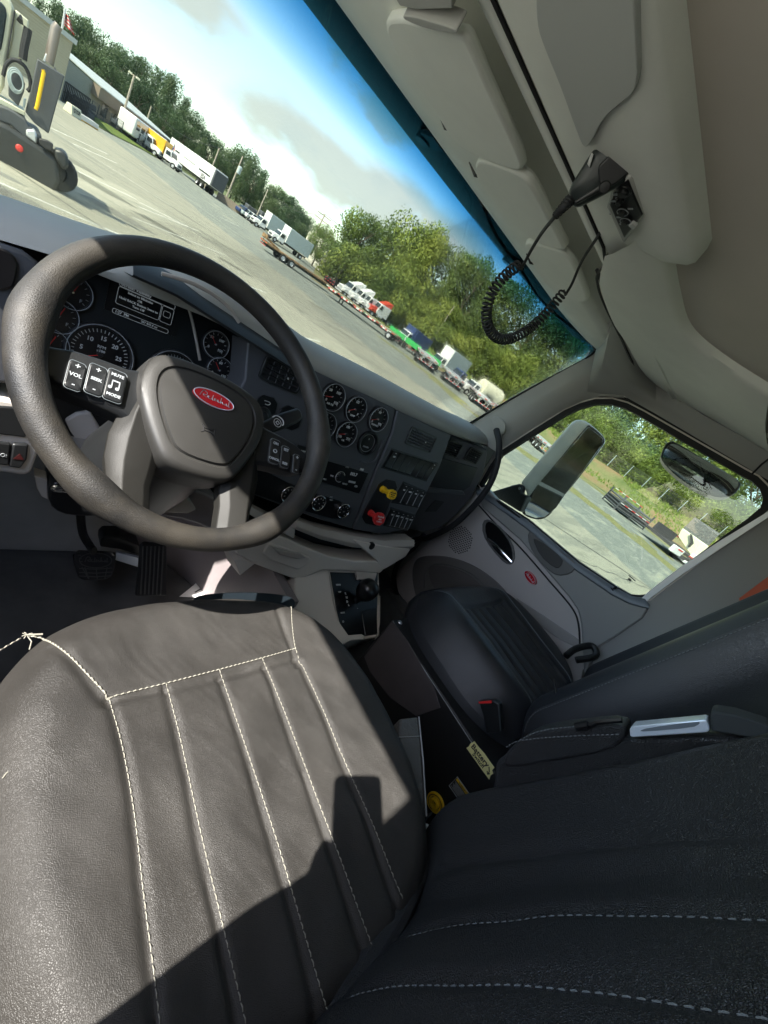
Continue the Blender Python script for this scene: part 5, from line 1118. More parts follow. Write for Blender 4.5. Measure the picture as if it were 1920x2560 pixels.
hs=[(cx+(x-cx)*.955,cy+(y-cy)*.90) for x,y in half]; Pq=[FQ.px(*q,0) for q in hs]; Pq=[(p.x,p.y) for p in chaikin(Pq,2)]
ccx=sum(p[0] for p in Pq)/len(Pq); ccy=sum(p[1] for p in Pq)/len(Pq); g=MB(); rows=[]
for s in (1,.9,.75,.6,.45,.3,.15,.02):
    rows.append([FQ.p(ccx+(x-ccx)*s,ccy+(y-ccy)*s,.022-.022*s*s-.001) for x,y in Pq])
g.grid(rows,closeu=True); g.build('convex_glass',mat('mirror_dark_reflection',(0.36,0.38,0.39),0.03,metal=1),bm,angle=180)  # base colour darkened in place of the cab side's reflection

# =====================================================================
# TWO-WAY RADIO: FACE IN THE OVERHEAD CONSOLE, MICROPHONE ON A COILED CORD
# =====================================================================
cb=thing('two_way_radio','black two-way radio set into the overhead console with small knobs and lights','radio',tuple(U(1560,530,2,2.85)))
FR_=Fr(U(1560,530,2,2.845),(1,0,0),(0,-.25,-1)) 
def rpn(pxs,w0,w1,name,m_,bev=.002,par=cb):
    pts=[FR_.px(*q,w1) for q in pxs]; g=MB(); FR_.poly(g,pts,w0,w1); return g.build(name,m_,par,bevel=bev)
rpn([(1515,520),(1530,470),(1572,440),(1582,450),(1612,540),(1558,612),(1552,600)],-.03,.004,'radio_frame','pillar_grey',bev=.004)
rpn([(1522,512),(1533,478),(1570,450),(1606,540),(1560,598)],-.0,.0055,'radio_face','gloss_black')
g=MB()
for q,r_ in (((1560,478),.010),((1558,528),.008),((1565,551),.008),((1550,500),.006)):
    u,v=FR_.px(*q,.006); ring(g,FR_,u,v,r_,r_*.75,.005,.0075,20); g.lathe([(0,.012),(r_*.6,.012),(r_*.65,.005)],FR_.p(u,v,0),FR_.n,16)
g.build('radio_knobs','black_plastic',cb,bevel=.0006)
g=MB()
for q,s_,t_ in (((1542,486),.004,0),((1548,496),.004,0),((1533,503),.003,0),((1547,543),.003,0),((1555,560),.003,0),((1576,522),.003,0)):
    u,v=FR_.px(*q,.006); FR_.box(g,u,v,.0062,s_,s_*2.4,.0008)
for q,r_ in (((1558,528),.0085),((1565,551),.0085)):
    u,v=FR_.px(*q,.006); ring(g,FR_,u,v,r_,r_*.86,.0075,.0082,20)
g.build('radio_marks','grey_mark',cb)
rpn([(1569,566),(1580,558),(1592,567),(1583,578)],.004,.010,'radio_sticker',MATS['white_mark'])
mc=thing('radio_microphone','black handheld radio microphone hanging from the overhead console on a coiled cord','microphone',tuple(U(1510,420,1,.47)))
c=np.array(U(1510,420,1,.45)); nn=(V(CAM)-V(c)).normalized()
FH=Fr(c,U(1590,360,1,.45)-U(1430,490,1,.45),nn)
out_=[(1421,490),(1422,475),(1434,452),(1478,380),(1492,366),(1550,322),(1562,322),(1586,336),(1598,360),(1602,395),(1596,425),(1586,440),(1545,468),(1500,494),(1455,516),(1442,520),(1431,514)]
Pm=[FH.px(*q,0) for q in out_]; Pm=[(p.x,p.y) for p in chaikin(Pm,2)]
g=loftpoly(FH,Pm,[(.86,-.034),(.97,-.028),(1.0,-.018),(1.0,-.004),(.97,.003),(.90,.0065),(.5,.009),(.05,.010)]); g.f.append(tuple(range(len(Pm)))[::-1]); g.m.append(0); g.build('mic_body',mat('mic_black',(0.016,0.022,0.022),0.4,bump=(1200,.15,.0002)),mc,angle=60)
g=MB(); P=[FH.px(*q,.009) for q in ((1498,412),(1560,350),(1586,352),(1590,420),(1540,460),(1490,485),(1440,512),(1432,505),(1500,462),(1494,425))]; FH.poly(g,P,.002,.0125); g.build('mic_front',MATS['black_plastic'],mc,bevel=.003,seg=3)
g=MB(); P=[FH.px(*q,.012) for q in ((1478,381),(1484,386),(1474,419),(1468,410))]; FH.poly(g,P,.0,.012); g.build('mic_clip',MATS['white_mark'],mc,bevel=.0008)
g=MB(); u,v=FH.px(1512,468,.013); g.lathe([(0,.0148),(.006,.0145),(.0075,.0125)],FH.p(u,v,0),FH.n,18); g.build('mic_button','black_plastic',mc)
g=MB(); P0_=FH.p(*FH.px(1428,497,-.01),-.01)
rl=[P0_,U(1412,514,1,.46),U(1390,538,1,.47)]; g.tube(smoothpath(rl,6),[.0075,.0070,.0066,.0062,.0060,.0058,.0056,.0054,.0052,.005,.0048,.0046,.0044],10)
for k in range(6): 
    p=smoothpath(rl,6)[2+k*2]; g.lathe([(.0070-k*.0004,-.0012),(.0082-k*.0005,0),(.0070-k*.0004,.0012)],p,rl[2]-rl[0],12)
g.build('strain_relief','rubber',mc)
cy_=.60
pA=[U(1390,538,1,.47),U(1354,583,1,.53),U(1327,627,1,.57),U(1315,650,1,.59),U(1304,670,1,cy_)]
g=MB(); g.tube(smoothpath(pA,8),.0028,8)
pB=[U(1413,738,1,cy_),U(1430,709,1,.59),U(1455,652,1,.57),U(1494,592,1,.53),U(1522,545,1,.50),U(1540,505,2,2.84)]
g.tube(smoothpath(pB,8),.0028,8)
cc=smoothpath([U(x,y,1,cy_) for x,y in ((1300,662),(1283,672),(1262,690),(1244,710),(1230,732),(1220,757),(1216,785),(1219,812),(1231,835),(1250,847),(1276,847),(1308,832),(1340,808),(1372,775),(1400,742),(1413,727))],16)
Lc=[0]
for a,b in zip(cc,cc[1:]): Lc.append(Lc[-1]+(b-a).length)
tot=Lc[-1]; turns=46; pth=[]; NP=turns*14
import bisect
for i in range(NP+1):
    s=tot*i/NP; k=min(len(cc)-2,max(0,bisect.bisect_right(Lc,s)-1)); tt=(s-Lc[k])/max(1e-9,Lc[k+1]-Lc[k]); c_=cc[k].lerp(cc[k+1],tt); tg=(cc[k+1]-cc[k]).normalized()
    x=V((0,1,0))-tg*tg.y; x.normalize(); y=tg.cross(x); a=2*math.pi*turns*i/NP; rr=.0090
    ff=min(1,i/10,(NP-i)/10)
    pth.append(c_+(x*math.cos(a)+y*math.sin(a))*rr*(.4+.6*ff))
g.tube(pth,.0022,7); g.build('coiled_cord','rubber',mc)
# =====================================================================
# OUTSIDE
# =====================================================================
GZ=-0.75; CH=CAM[2]-GZ
def cc3(x,y): return (800+x*.2893,660+y*.2893)
def cc0(x,y): return (120+x*.1808,150+y*.1808)
def G(px,py,z=0): return U(px,py,2,GZ+z)
mat('asphalt',(0.34,0.335,0.27),0.9,bump=(9,0.35,0.01))
def groundmat(name,cols,scale,detail=8,bump=.02,stretch=(1,1,1),rot=0):
    m=bpy.data.materials.new(name); m.use_nodes=True; t=m.node_tree; p=t.nodes['Principled BSDF']; p.inputs['Roughness'].default_value=.92; p.inputs['Specular IOR Level'].default_value=.2
    co=t.nodes.new('ShaderNodeTexCoord'); mp=t.nodes.new('ShaderNodeMapping'); mp.inputs['Scale'].default_value=stretch; mp.inputs['Rotation'].default_value=(0,0,rot); t.links.new(co.outputs['Object'],mp.inputs[0])
    n=nd(t,'ShaderNodeTexNoise',Scale=scale,Detail=float(detail),Roughness=0.65); t.links.new(mp.outputs[0],n.inputs['Vector'])
    f=nd(t,'ShaderNodeTexNoise',Scale=5.0,Detail=8.0,Roughness=0.85); t.links.new(co.outputs['Object'],f.inputs['Vector'])
    mixf=mth('ADD',mth('MULTIPLY',n.outputs['Fac'],.66,tree=t),mth('MULTIPLY',f.outputs['Fac'],.34,tree=t),tree=t)
    st=[(0.34+0.32*i/(len(cols)-1),c) for i,c in enumerate(cols)]
    t.links.new(ramp(t,mixf,st),p.inputs['Base Color'])
    b=nd(t,'ShaderNodeBump',Strength=.5,Distance=bump); t.links.new(f.outputs['Fac'],b.inputs['Height']); t.links.new(b.outputs[0],p.inputs['Normal']); MATS[name]=m
# lot axis: stripes and wear run along this direction
groundmat('lot_asphalt',[(.14,.14,.115),(.235,.23,.18),(.32,.305,.24),(.20,.20,.165),(.36,.34,.265)],.5,stretch=(.22,1.3,1),rot=R(-25))
groundmat('lot_pale',[(.27,.26,.205),(.40,.38,.30),(.32,.31,.245),(.46,.43,.34)],.6,stretch=(.3,1.2,1),rot=R(-70))
groundmat('yard_gravel',[(.13,.145,.13),(.24,.25,.215),(.17,.185,.165),(.29,.295,.245),(.36,.34,.25)],.9,stretch=(.25,1,1),rot=R(-68),bump=.05)
groundmat('dry_grass',[(.10,.12,.04),(.17,.18,.07),(.24,.22,.10),(.17,.19,.09)],1.5)
groundmat('lawn',[(.06,.09,.02),(.10,.14,.035),(.14,.17,.05)],1.2)
groundmat('bank_soil',[(.07,.10,.03),(.12,.15,.05),(.20,.19,.09),(.26,.16,.09),(.16,.18,.06)],.13)
groundmat('far_ground',[(.08,.10,.04),(.12,.14,.06),(.16,.17,.08)],.02)
def hb(a):
    return float(np.interp(a,[-180,-130,28,38,45,60,75,85,110,150,180],[0,0,0,.2,1.2,2.6,3.8,4.6,5,2,0]))
def gh(x,y):
    dx,dy=x-CAM[0],y; D=math.hypot(dx,dy); a=math.degrees(math.atan2(dx,dy)); s=max(0,min(1,(D-80)/17)); s=s*s*(3-2*s)
    s2=max(0,min(1,(D-82)/16)); s2=s2*s2*(3-2*s2)
    return GZ+hb(a)*s+s2*float(np.interp(a,[-30,-5,8,28,36],[0,.1,.75,.9,0]))
rad_=[0,3,6,10,15,20,26,33,40,48,56,64,72,78,82,86,90,94,98,104,115,135,170,230,340,600,1200,2500]
mb=MB(); na=180; rows=[[V((CAM[0]+r*math.sin(2*math.pi*j/na),r*math.cos(2*math.pi*j/na),gh(CAM[0]+r*math.sin(2*math.pi*j/na),r*math.cos(2*math.pi*j/na))-(0 if r<78 else .0))) for j in range(na)] for r in rad_]
mb.grid(rows[:14],closeu=True); mb.grid([r[90:]+r[:16] for r in rows[13:22]]); gr=mb.build('ground','yard_gravel',None,angle=180); gr['kind']='structure'
mb=MB(); mb.grid([r[15:91] for r in rows[13:22]]); gr=mb.build('embankment','bank_soil',None,angle=180); gr['kind']='structure'
mb=MB(); mb.grid(rows[21:],closeu=True); gr=mb.build('meadow','far_ground',None,angle=180); gr['kind']='structure'
def sheet(pts,dz,name,m_,kind='structure',wob=0.0,sub=10):
    P=[V((p[0],p[1],0)) for p in pts]
    if wob:
        wstep=max(.12,min(1.2,(P[1]-P[0]).length/6)); Q=[]
        for a,b in zip(P,P[1:]+P[:1]):
            n_=max(1,int((b-a).length/wstep))
            for i in range(n_):
                q=a.lerp(b,i/n_); w_=mnoise.noise(V((q.x*.35,q.y*.35,1)))*wob+mnoise.noise(V((q.x*1.3,q.y*1.3,4)))*wob*.4; Q.append(q+V((w_,w_*.6,0)))
        P=Q
    mb=MB(); mb.add([V((p.x,p.y,GZ+dz)) for p in P],[tuple(range(len(P)))]); o=mb.build(name,m_,None,smooth=False); o['kind']=kind; return o
K=1.29
E1=[(17.5,-26),(18.3,-6),(18.8,1.5),(20.2,6),(20.6,12),(20.5,17.4),(18.1,20.6),(17.2,24),(17.3,30),(15.5,35),(13.6,38),(12.4,46),(12,56),(9.6,60)]
sheet([(x*K,y*K) for x,y in E1]+[(-90,78),(-90,-40)],.004,'parking_lot','lot_asphalt',wob=.8)
sheet([(12.5*K,-26*K),(13.2*K,0),(13.6*K,8*K),(13.6*K,14*K),(12.2*K,18*K),(10.5*K,21.5*K),(9.3*K,25*K),(6*K,27*K),(2*K,24*K),(-6*K,20*K),(-20*K,18*K),(-20*K,-26*K)],.008,'concrete_apron','lot_pale',wob=.5)
sheet([(x*K,y*K) for x,y in ((26.5,33),(28.5,30),(27.4,24),(27.2,19.8),(28.7,14),(30,8),(31,2),(31,-8),(34,-8),(34,4),(33,14),(31,22),(31.5,27),(30,33))],.004,'dry_grass_strip','dry_grass',kind='stuff',wob=1.6)
sheet([(x*K,y*K) for x,y in ((50,30),(56,22),(60,10),(61,-6),(52,-6),(50,6),(52,14),(48,22))],.004,'dry_grass_strip','dry_grass',kind='stuff',wob=2.2)
for k in range(7):
    x,y=rnd.uniform(36,50),rnd.uniform(-4,10); sheet([(x,y),(x+rnd.uniform(2,4),y+1),(x+4,y+3),(x+1,y+3.5)],.006,'grass_patch','dry_grass',kind='stuff',wob=.9)
mb=MB(); q0=[AE(*cc0(x,y),D) for x,y,D in ((630,850,84),(960,1060,88),(1250,1240,93),(1480,1400,97))]; q1=[AE(*cc0(x,y),D) for x,y,D in ((660,740,93),(980,960,97),(1300,1180,102),(1500,1330,106))]; mb.grid([[V((p.x,p.y,gh(p.x,p.y)+.10)) for p in [a.lerp(b,i/6) for i in range(7)]] for k in range(3) for a,b in [(q0[k].lerp(q0[k+1],j/6),q1[k].lerp(q1[k+1],j/6)) for j in range(7)]]); tag(mb.build('lawn_strip','lawn',None),kind='stuff')
mat('line_white',(0.62,0.62,0.55),.8,var=(3,.25))
mb=MB()
def stripe(a,b,w=.11):
    a=G(*a);b=G(*b); d=(b-a).normalized(); n_=V((-d.y,d.x,0))*w/2; z=V((0,0,.012)); mb.add([a-n_+z,b-n_+z,b+n_+z,a+n_+z],[(0,1,2,3)])
for a,b,w in ((c1(-60,1160),c1(780,1525),.16),(c1(700,1000),c1(330,830),.12),(c1(440,1080),c1(880,1290),.12),(c1(900,1310),c1(1240,1480),.12),(c1(500,1240),c1(810,1395),.10),(c1(860,1410),c1(1450,1650),.12),(c1(340,850),c1(1100,1330),.12),(c1(900,1060),c1(1659,1600),.14),(c1(470,930),c1(760,1060),.1),(c1(900,1340),c1(1290,1500),.1)): stripe(a,b,w)
def c2(x,y): return (560+x*.434,240+y*.434)
for a,b,w in ((c2(140,1095),c2(242,1135),.14),(c2(395,1378),c2(555,1416),.14),(c2(0,915),c2(20,925),.14),(c2(-20,700),c2(170,790),.12)): stripe(a,b,w)
o=mb.build('parking_stripes','line_white',None,smooth=False); o['kind']='structure'
# cracks / tar lines
mb=MB()
def crack(px0,px1,w=.05,seed=0):
    a=G(*px0);b=G(*px1); rn=random.Random(seed); n_=14; d=(b-a).normalized(); s=V((-d.y,d.x,0)); L_=(b-a).length; P=[a.lerp(b,i/n_)+s*rn.uniform(-.012,.012)*L_ for i in range(n_+1)]
    for p,q in zip(P,P[1:]): mb.add([p-s*w/2+V((0,0,.01)),q-s*w/2+V((0,0,.01)),q+s*w/2+V((0,0,.01)),p+s*w/2+V((0,0,.01))],[(0,1,2,3)])
for i,(a,b,w) in enumerate(((c2(40,760),c2(150,835),.22),(c2(300,1080),c2(500,1240),.09),(c2(500,1200),c2(620,1290),.15),(c2(620,1320),c2(980,1560),.08),(c2(560,1290),c2(900,1490),.07),(c2(330,1160),c2(470,1260),.06),(c1(850,1390),c1(1300,1640),.05),(c1(700,1230),c1(1250,1500),.05),(c1(1500,1500),c1(1659,1600),.15),((1444,1398),(1640,1480),.05),((1375,1300),(1520,1380),.03))): crack(a,b,w,i)
o=mb.build('asphalt_cracks',mat('tar',(.05,.055,.05),.8),None,smooth=False); o['kind']='structure'
for nm,a,b,w in (('concrete_joint',(1290,1250),(1670,1500),.05),):
    mb=MB(); p,q=G(*a),G(*b); d=(q-p).normalized(); s=V((-d.y,d.x,0))*w; z=V((0,0,.012)); p-=d*30; q+=d*10; mb.add([p-s+z,q-s+z,q+s+z,p+s+z],[(0,1,2,3)]); o=mb.build(nm,'tar',None,smooth=False); o['kind']='structure'
groundmat('oil_stain',[(.14,.138,.115),(.21,.205,.16),(.17,.165,.135)],3.0)
groundmat('repair_patch',[(.17,.17,.15),(.24,.235,.20),(.20,.20,.17)],2.0)
rs=random.Random(21)
for k in range(20):
    d_=rs.uniform(10,48); a_=R(rs.uniform(2,62)); x,y=CAM[0]+d_*math.sin(a_),d_*math.cos(a_); l=rs.uniform(.3,1.6)*d_/22
    sheet([(x-l,y-l*.3),(x+l*.2,y-l*.45),(x+l,y+l*.1),(x+l*.5,y+l*.5),(x-l*.6,y+l*.35)],.010+.0003*k,'oil_stain' if k%3 else 'repair_patch','oil_stain' if k%3 else 'repair_patch',wob=.35*l)
# ---------------- vehicle paints ----------------
mat('tyre',(0.018,0.018,0.018),.8); mat('veh_white',(0.72,0.72,0.70),.35,coat=.2); mat('veh_red',(0.55,0.06,0.03),.35,coat=.2); mat('veh_blue',(0.035,0.06,0.16),.35,coat=.2)
mat('veh_glass',(0.03,0.04,0.045),.08); mat('frame_black',(0.02,0.02,0.022),.6); mat('alu',(0.62,0.63,0.64),.35,metal=.4); mat('tape_red',(0.6,0.04,0.03),.5); mat('brown_rust',(0.24,0.15,0.07),.8,var=(2,.4)); mat('deck_wood',(0.30,0.25,0.15),.9,var=(4,.3))
mat('veh_green',(0.02,0.20,0.11),.5); mat('bright_green',(0.05,0.50,0.12),.5); mat('box_grey',(0.36,0.42,0.42),.5,bump=(3,.1,.01)); mat('veh_yellow',(0.75,0.40,0.03),.4); mat('veh_cream',(0.62,0.60,0.45),.4); mat('dark_grey',(0.07,0.075,0.08),.6)
def wheel(par,x,y,r=.52,w=.28,out=1,name='wheel'):
    g=MB(); g.lathe([(r*.55,-w/2),(r*.93,-w/2),(r,-w*.35),(r,w*.35),(r*.93,w/2),(r*.55,w/2),(r*.55,-w/2)],(x,y,r),(0,1,0),20); o=g.build(name,'tyre',par)
    g=MB(); g.lathe([(0,-.0),(r*.18,.0),(r*.2,-.03),(r*.45,-.06),(r*.56,.0),(r*.56,-w*.4)],(x,y+out*w*.42,r),(0,out,0),16); g.build('rim','alu',o); return o
def flatbed(label,cat='trailer',L=14.6,W=2.6,H=1.35,deck='alu',side='alu',tape=True,wheels=2,loc=(0,0,0),rz=0,group=None,drop=0.0,name='flatbed_trailer',nose=0.0,landing=True,wx=.42):
    t=thing(name,label,cat,(0,0,0),0,group); t['_w']=0
    g=MB(); n_=12
    rows=[]
    for i in range(n_+1):
        x=-L/2+L*i/n_; z=H+.35*nose*max(0,(x-L*.25)/(L*.25))-drop*(1 if -L*.35<x<L*.3 else 0)
        rows.append([V((x,-W/2,z-.22)),V((x,-W/2,z)),V((x,W/2,z)),V((x,W/2,z-.22))])
    g.grid(rows,closeu=True); g.f+= [(0,1,2,3),tuple(len(g.v)-4+k for k in (3,2,1,0))]; g.m+=[0,0]; g.build('deck',deck,t,smooth=False)
    g=MB()
    for y in (-.5,.5): g.box((0,y,H-.38-drop*.6),(L*.96,.12,.30))
    for k in range(9): g.box((-L*.45+k*L*.9/8,0,H-.3-drop*.6),(.08,W*.9,.12))
    g.build('chassis','frame_black' if side!='alu' else 'alu',t,smooth=False)
    g=MB()
    for y in (-W/2-.015,W/2+.015): g.box((0,y,H-.11-drop*.0),(L,.03,.12))
    g.build('side_rail',side,t,smooth=False)
    if tape:
        g=MB(); m_=0
        for y in (-W/2-.035,W/2+.035):
            for k in range(int(L/1.3)): g.box((-L/2+.6+k*1.3,y,H-.13),(.45,.01,.09))
        g.build('reflective_tape','tape_red',t,smooth=False)
        g=MB(); 
        for y in (-W/2-.035,W/2+.035):
            for k in range(int(L/1.3)): g.box((-L/2+1.15+k*1.3,y,H-.13),(.45,.01,.09))
        g.build('reflective_tape','veh_white',t,smooth=False)
    for k in range(wheels):
        x=-L*wx+k*1.35+.1
        for y,o_ in ((-W/2+.2,-1),(W/2-.2,1)): wheel(t,x,y,.50,.5,o_)
    # rear: bumper, lamps
    g=MB(); g.box((-L/2+.05,0,.55),(.08,W*.9,.10)); 
    for y in (-.7,.7): g.box((-L/2+.1,y,.85),(.08,.08,.6))
    g.build('rear_bumper','alu' if side=='alu' else 'frame_black',t,smooth=False)
    g=MB()
    for y in (-1.05,-.85,0,-.12,.12,.85,1.05): g.box((-L/2-.02,y*W/2.6,H-.12),(.04,.14,.09))
    for y in (-.9,-.3,.3,.9): g.box((-L/2-.0,y,.55),(.02,.3,.08))
    g.build('tail_lamp','tape_red',t,smooth=False)
    if landing:
        g=MB()
        for y in (-.6,.6): g.box((L*.30,y,.55),(.14,.14,1.1)); g.box((L*.30,y,.04),(.3,.3,.06))
        g.build('landing_leg','frame_black',t,smooth=False)
    t.location=loc; t.rotation_euler=(0,0,rz); return t
def heading(a,b): return math.atan2((b-a).y,(b-a).x)
def tractor(label,cabm,loc,rz,sleeper=True,fair=False,name='semi_tractor',cat='truck',group=None,fm=None):
    t=thing(name,label,cat,(0,0,0),0,group); t['_w']=0
    g=MB(); g.box((0,-.4,.85),(7,.14,.26)); g.box((0,.4,.85),(7,.14,.26)); g.box((-2.6,0,1.02),(.9,.9,.08)); g.build('chassis','frame_black',t,smooth=False)
    L_=1.7+(1.2 if sleeper else 0)
    g=MB(); x1=1.9; x0=x1-L_
    g.hexa([V((x0,-1.15,.9)),V((x1+.2,-1.15,.9)),V((x1-.35,-1.1,2.9)),V((x0,-1.15,3.0))],[V((x0,1.15,.9)),V((x1+.2,1.15,.9)),V((x1-.35,1.1,2.9)),V((x0,1.15,3.0))]); body=g.build('cab',cabm,t,bevel=.08,seg=2)
    g=MB(); g.hexa([V((x1,-.95,.8)),V((3.5,-.85,.8)),V((3.45,-.8,1.65)),V((x1,-.95,1.95))],[V((x1,.95,.8)),V((3.5,.85,.8)),V((3.45,.8,1.65)),V((x1,.95,1.95))]); g.build('hood',fm or cabm,t,bevel=.1,seg=2)
    g=MB(); g.box((3.5,0,1.2),(.06,1.1,.75)); g.box((3.56,0,.6),(.18,2.2,.28)); g.build('grille','alu',t,bevel=.02)
    for y in (-1,1):
        g=MB(); g.prism([V((3.3,y*.7,.9)),V((2.0,y*.7,.9)),V((2.05,y*.7,1.25)),V((2.4,y*.7,1.45)),V((3.0,y*.7,1.42)),V((3.35,y*.7,1.2))],(0,y*.5,0)); g.build('fender',fm or cabm,t,bevel=.05)
    if fair:
        g=MB(); g.hexa([V((x0,-1.0,2.98)),V((x1-.6,-.8,2.95)),V((x0+.9,-.8,3.7)),V((x0,-1.0,3.95))],[V((x0,1.0,2.98)),V((x1-.6,.8,2.95)),V((x0+.9,.8,3.7)),V((x0,1.0,3.95))]); g.build('roof_fairing',fm or cabm,t,bevel=.08)
    g=MB(); g.hexa([V((x1+.045,-1.0,2.05)),V((x1+.045,1.0,2.05)),V((x1-.24,.95,2.75)),V((x1-.24,-.95,2.75))],[V((x1+.075,-1.0,2.05)),V((x1+.075,1.0,2.05)),V((x1-.2,.95,2.75)),V((x1-.2,-.95,2.75))])
    for y in (-1.158,1.158): g.prism([V((x1-.05,y,1.95)),V((x1-.9,y,1.95)),V((x1-.9,y,2.6)),V((x1-.35,y,2.6))],(0,.02*(1 if y>0 else -1),0))
    g.box((x0-.01,0,2.35),(.02,1.0,.5)); g.build('window','veh_glass',t,smooth=False)
    for x,d in ((2.65,0),(-1.9,1),(-3.15,1)):
        for y,o_ in ((-1,-1),(1,1)): wheel(t,x,y*1.0,.50,.5 if d else .3,o_)
    g=MB(); g.tube([V((x0-.15,-.95,.9)),V((x0-.15,-.95,3.4))],.07,10); g.build('exhaust_stack','chrome',t)
    g=MB(); g.cyl((.2,-1.0,.75),(1.4,-1.0,.75),.3,14); g.cyl((.2,1.0,.75),(1.4,1.0,.75),.3,14); g.build('fuel_tank','alu',t)
    t.location=loc; t.rotation_euler=(0,0,rz); return t
def boxtruck(label,cabm,boxm,loc,rz,L=6.0,Hb=3.6,name='box_truck',cat='truck',group=None,front=None):
    t=thing(name,label,cat,(0,0,0),0,group); t['_w']=0
    g=MB(); g.box((0,0,.8),(L+2.4,.9,.22)); g.build('chassis','frame_black',t,smooth=False)
    g=MB(); g.box((-1.2,0,(Hb+1.0)/2),(L,2.45,Hb-1.0)); g.build('cargo_box',boxm,t,bevel=.04)
    if front: g=MB(); g.box((-1.2+L/2+.01,0,(Hb+1.0)/2),(.03,2.4,Hb-1.05)); g.build('box_front',front,t)
    g=MB(); x=-1.2+L/2+.1
    g.hexa([V((x,-1.0,.6)),V((x+1.5,-1.0,.6)),V((x+1.0,-.95,2.2)),V((x,-1.0,2.25))],[V((x,1.0,.6)),V((x+1.5,1.0,.6)),V((x+1.0,.95,2.2)),V((x,1.0,2.25))]); g.build('cab',cabm,t,bevel=.08)
    g=MB(); g.hexa([V((x+1.3,-.95,.55)),V((x+2.5,-.88,.55)),V((x+2.45,-.8,1.25)),V((x+1.3,-.9,1.45))],[V((x+1.3,.95,.55)),V((x+2.5,.88,.55)),V((x+2.45,.8,1.25)),V((x+1.3,.9,1.45))]); g.build('hood',cabm,t,bevel=.08)
    g=MB(); g.hexa([V((x+1.31,-.9,1.45)),V((x+1.31,.9,1.45)),V((x+1.08,.85,2.05)),V((x+1.08,-.85,2.05))],[V((x+1.36,-.9,1.45)),V((x+1.36,.9,1.45)),V((x+1.13,.85,2.05)),V((x+1.13,-.85,2.05))])
    for y in (-1.01,1.0): g.prism([V((x+1.15,y,1.35)),V((x+.25,y,1.35)),V((x+.25,y,1.95)),V((x+.95,y,1.95))],(0,.012,0))
    g.build('window','veh_glass',t,smooth=False)
    g=MB(); g.box((x+2.5,0,.9),(.05,1.0,.35)); g.box((x+2.53,0,.5),(.12,1.9,.2)); g.build('grille','dark_grey',t,bevel=.01)
    for xx,d in ((x+1.85,0),(-2.4,1)):
        for y,o_ in ((-1,-1),(1,1)): wheel(t,xx,y*.92,.42,.26 if not d else .45,o_)
    t.location=loc; t.rotation_euler=(0,0,rz); return t
def pickup(label,m_,loc,rz,name='pickup_truck',cat='pickup'):
    t=thing(name,label,cat,(0,0,0),0); t['_w']=0
    g=MB(); g.box((0,0,.75),(5.4,1.9,.6)); g.build('body',m_,t,bevel=.1,seg=2)
    g=MB(); g.hexa([V((-.6,-.85,1.0)),V((1.4,-.85,1.0)),V((.8,-.75,1.75)),V((-.4,-.75,1.75))],[V((-.6,.85,1.0)),V((1.4,.85,1.0)),V((.8,.75,1.75)),V((-.4,.75,1.75))]); c=g.build('cabin',m_,t,bevel=.06)
    g=MB(); 
    for y in (-.83,.80): g.prism([V((-.4,y,1.12)),V((1.15,y,1.12)),V((.75,y,1.62)),V((-.3,y,1.62))],(0,.03,0))
    g.hexa([V((1.30,-.78,1.1)),V((1.30,.78,1.1)),V((.86,.7,1.68)),V((.86,-.7,1.68))],[V((1.36,-.78,1.1)),V((1.36,.78,1.1)),V((.92,.7,1.68)),V((.92,-.7,1.68))]); g.build('window','veh_glass',t,smooth=False)
    for x in (1.75,-1.7):
        for y in (-1,1): wheel(t,x,y*.86,.40,.24,y)
    t.location=loc; t.rotation_euler=(0,0,rz); return t
def ground_at(p): return V((p.x,p.y,gh(p.x,p.y)))
def AEz(px,py,D):
    p=AE(px,py,D); return V((p.x,p.y,gh(p.x,p.y)))
def cc2(x,y): return (520+x*.205,360+y*.205)
def cc4(x,y): return (1440+x*.2893,1100+y*.2893)
def cc6(x,y): return (1100+x*.4943,940+y*.4943)
def cb5(x,y): return (x*.19,y*.19)
# brown gooseneck flatbed, side on
a,b=G(652,619),G(815,728); L_=(b-a).length
tr=flatbed('long rusty brown flatbed trailer parked alone across the middle of the lot',L=L_,H=1.05,deck='brown_rust',side='brown_rust',tape=False,wheels=2,wx=.27,landing=False)
tr.rotation_euler=(0,0,heading(a,b)); tr.location=a.lerp(b,.5)
g=MB(); g.box((-L_/2+.9,0,1.25),(2.4,1.0,.2),Matrix.Rotation(R(10),3,'Y')); g.box((-L_/2-.1,0,1.5),(.15,1.8,.5)); g.build('gooseneck','brown_rust',tr)
# dark green trailer with red and white marks, in line beyond
a=G(*cc3(60,262)); b=G(*cc3(640,690)); d=(b-a).normalized(); L_=(b-a).length
tr=flatbed('dark green drop-deck trailer with red and white side boards, between the brown and silver trailers',L=L_*1.02,deck='deck_wood',side='veh_green',wheels=1,H=1.15,loc=a.lerp(b,.5),rz=heading(b,a)); 
g=MB(); L2=L_
for k in range(5): g.box((L2*.42-k*L2*.19,1.34,.92),(L2*.11,.04,.22))
g.build('side_board','veh_white',tr,smooth=False); g=MB()
for k in range(5):
    for j in (0,1): g.box((L2*.46-k*L2*.19-j*L2*.065,1.37,.92),(L2*.025,.03,.2))
g.build('side_lamp','tape_red',tr,smooth=False)
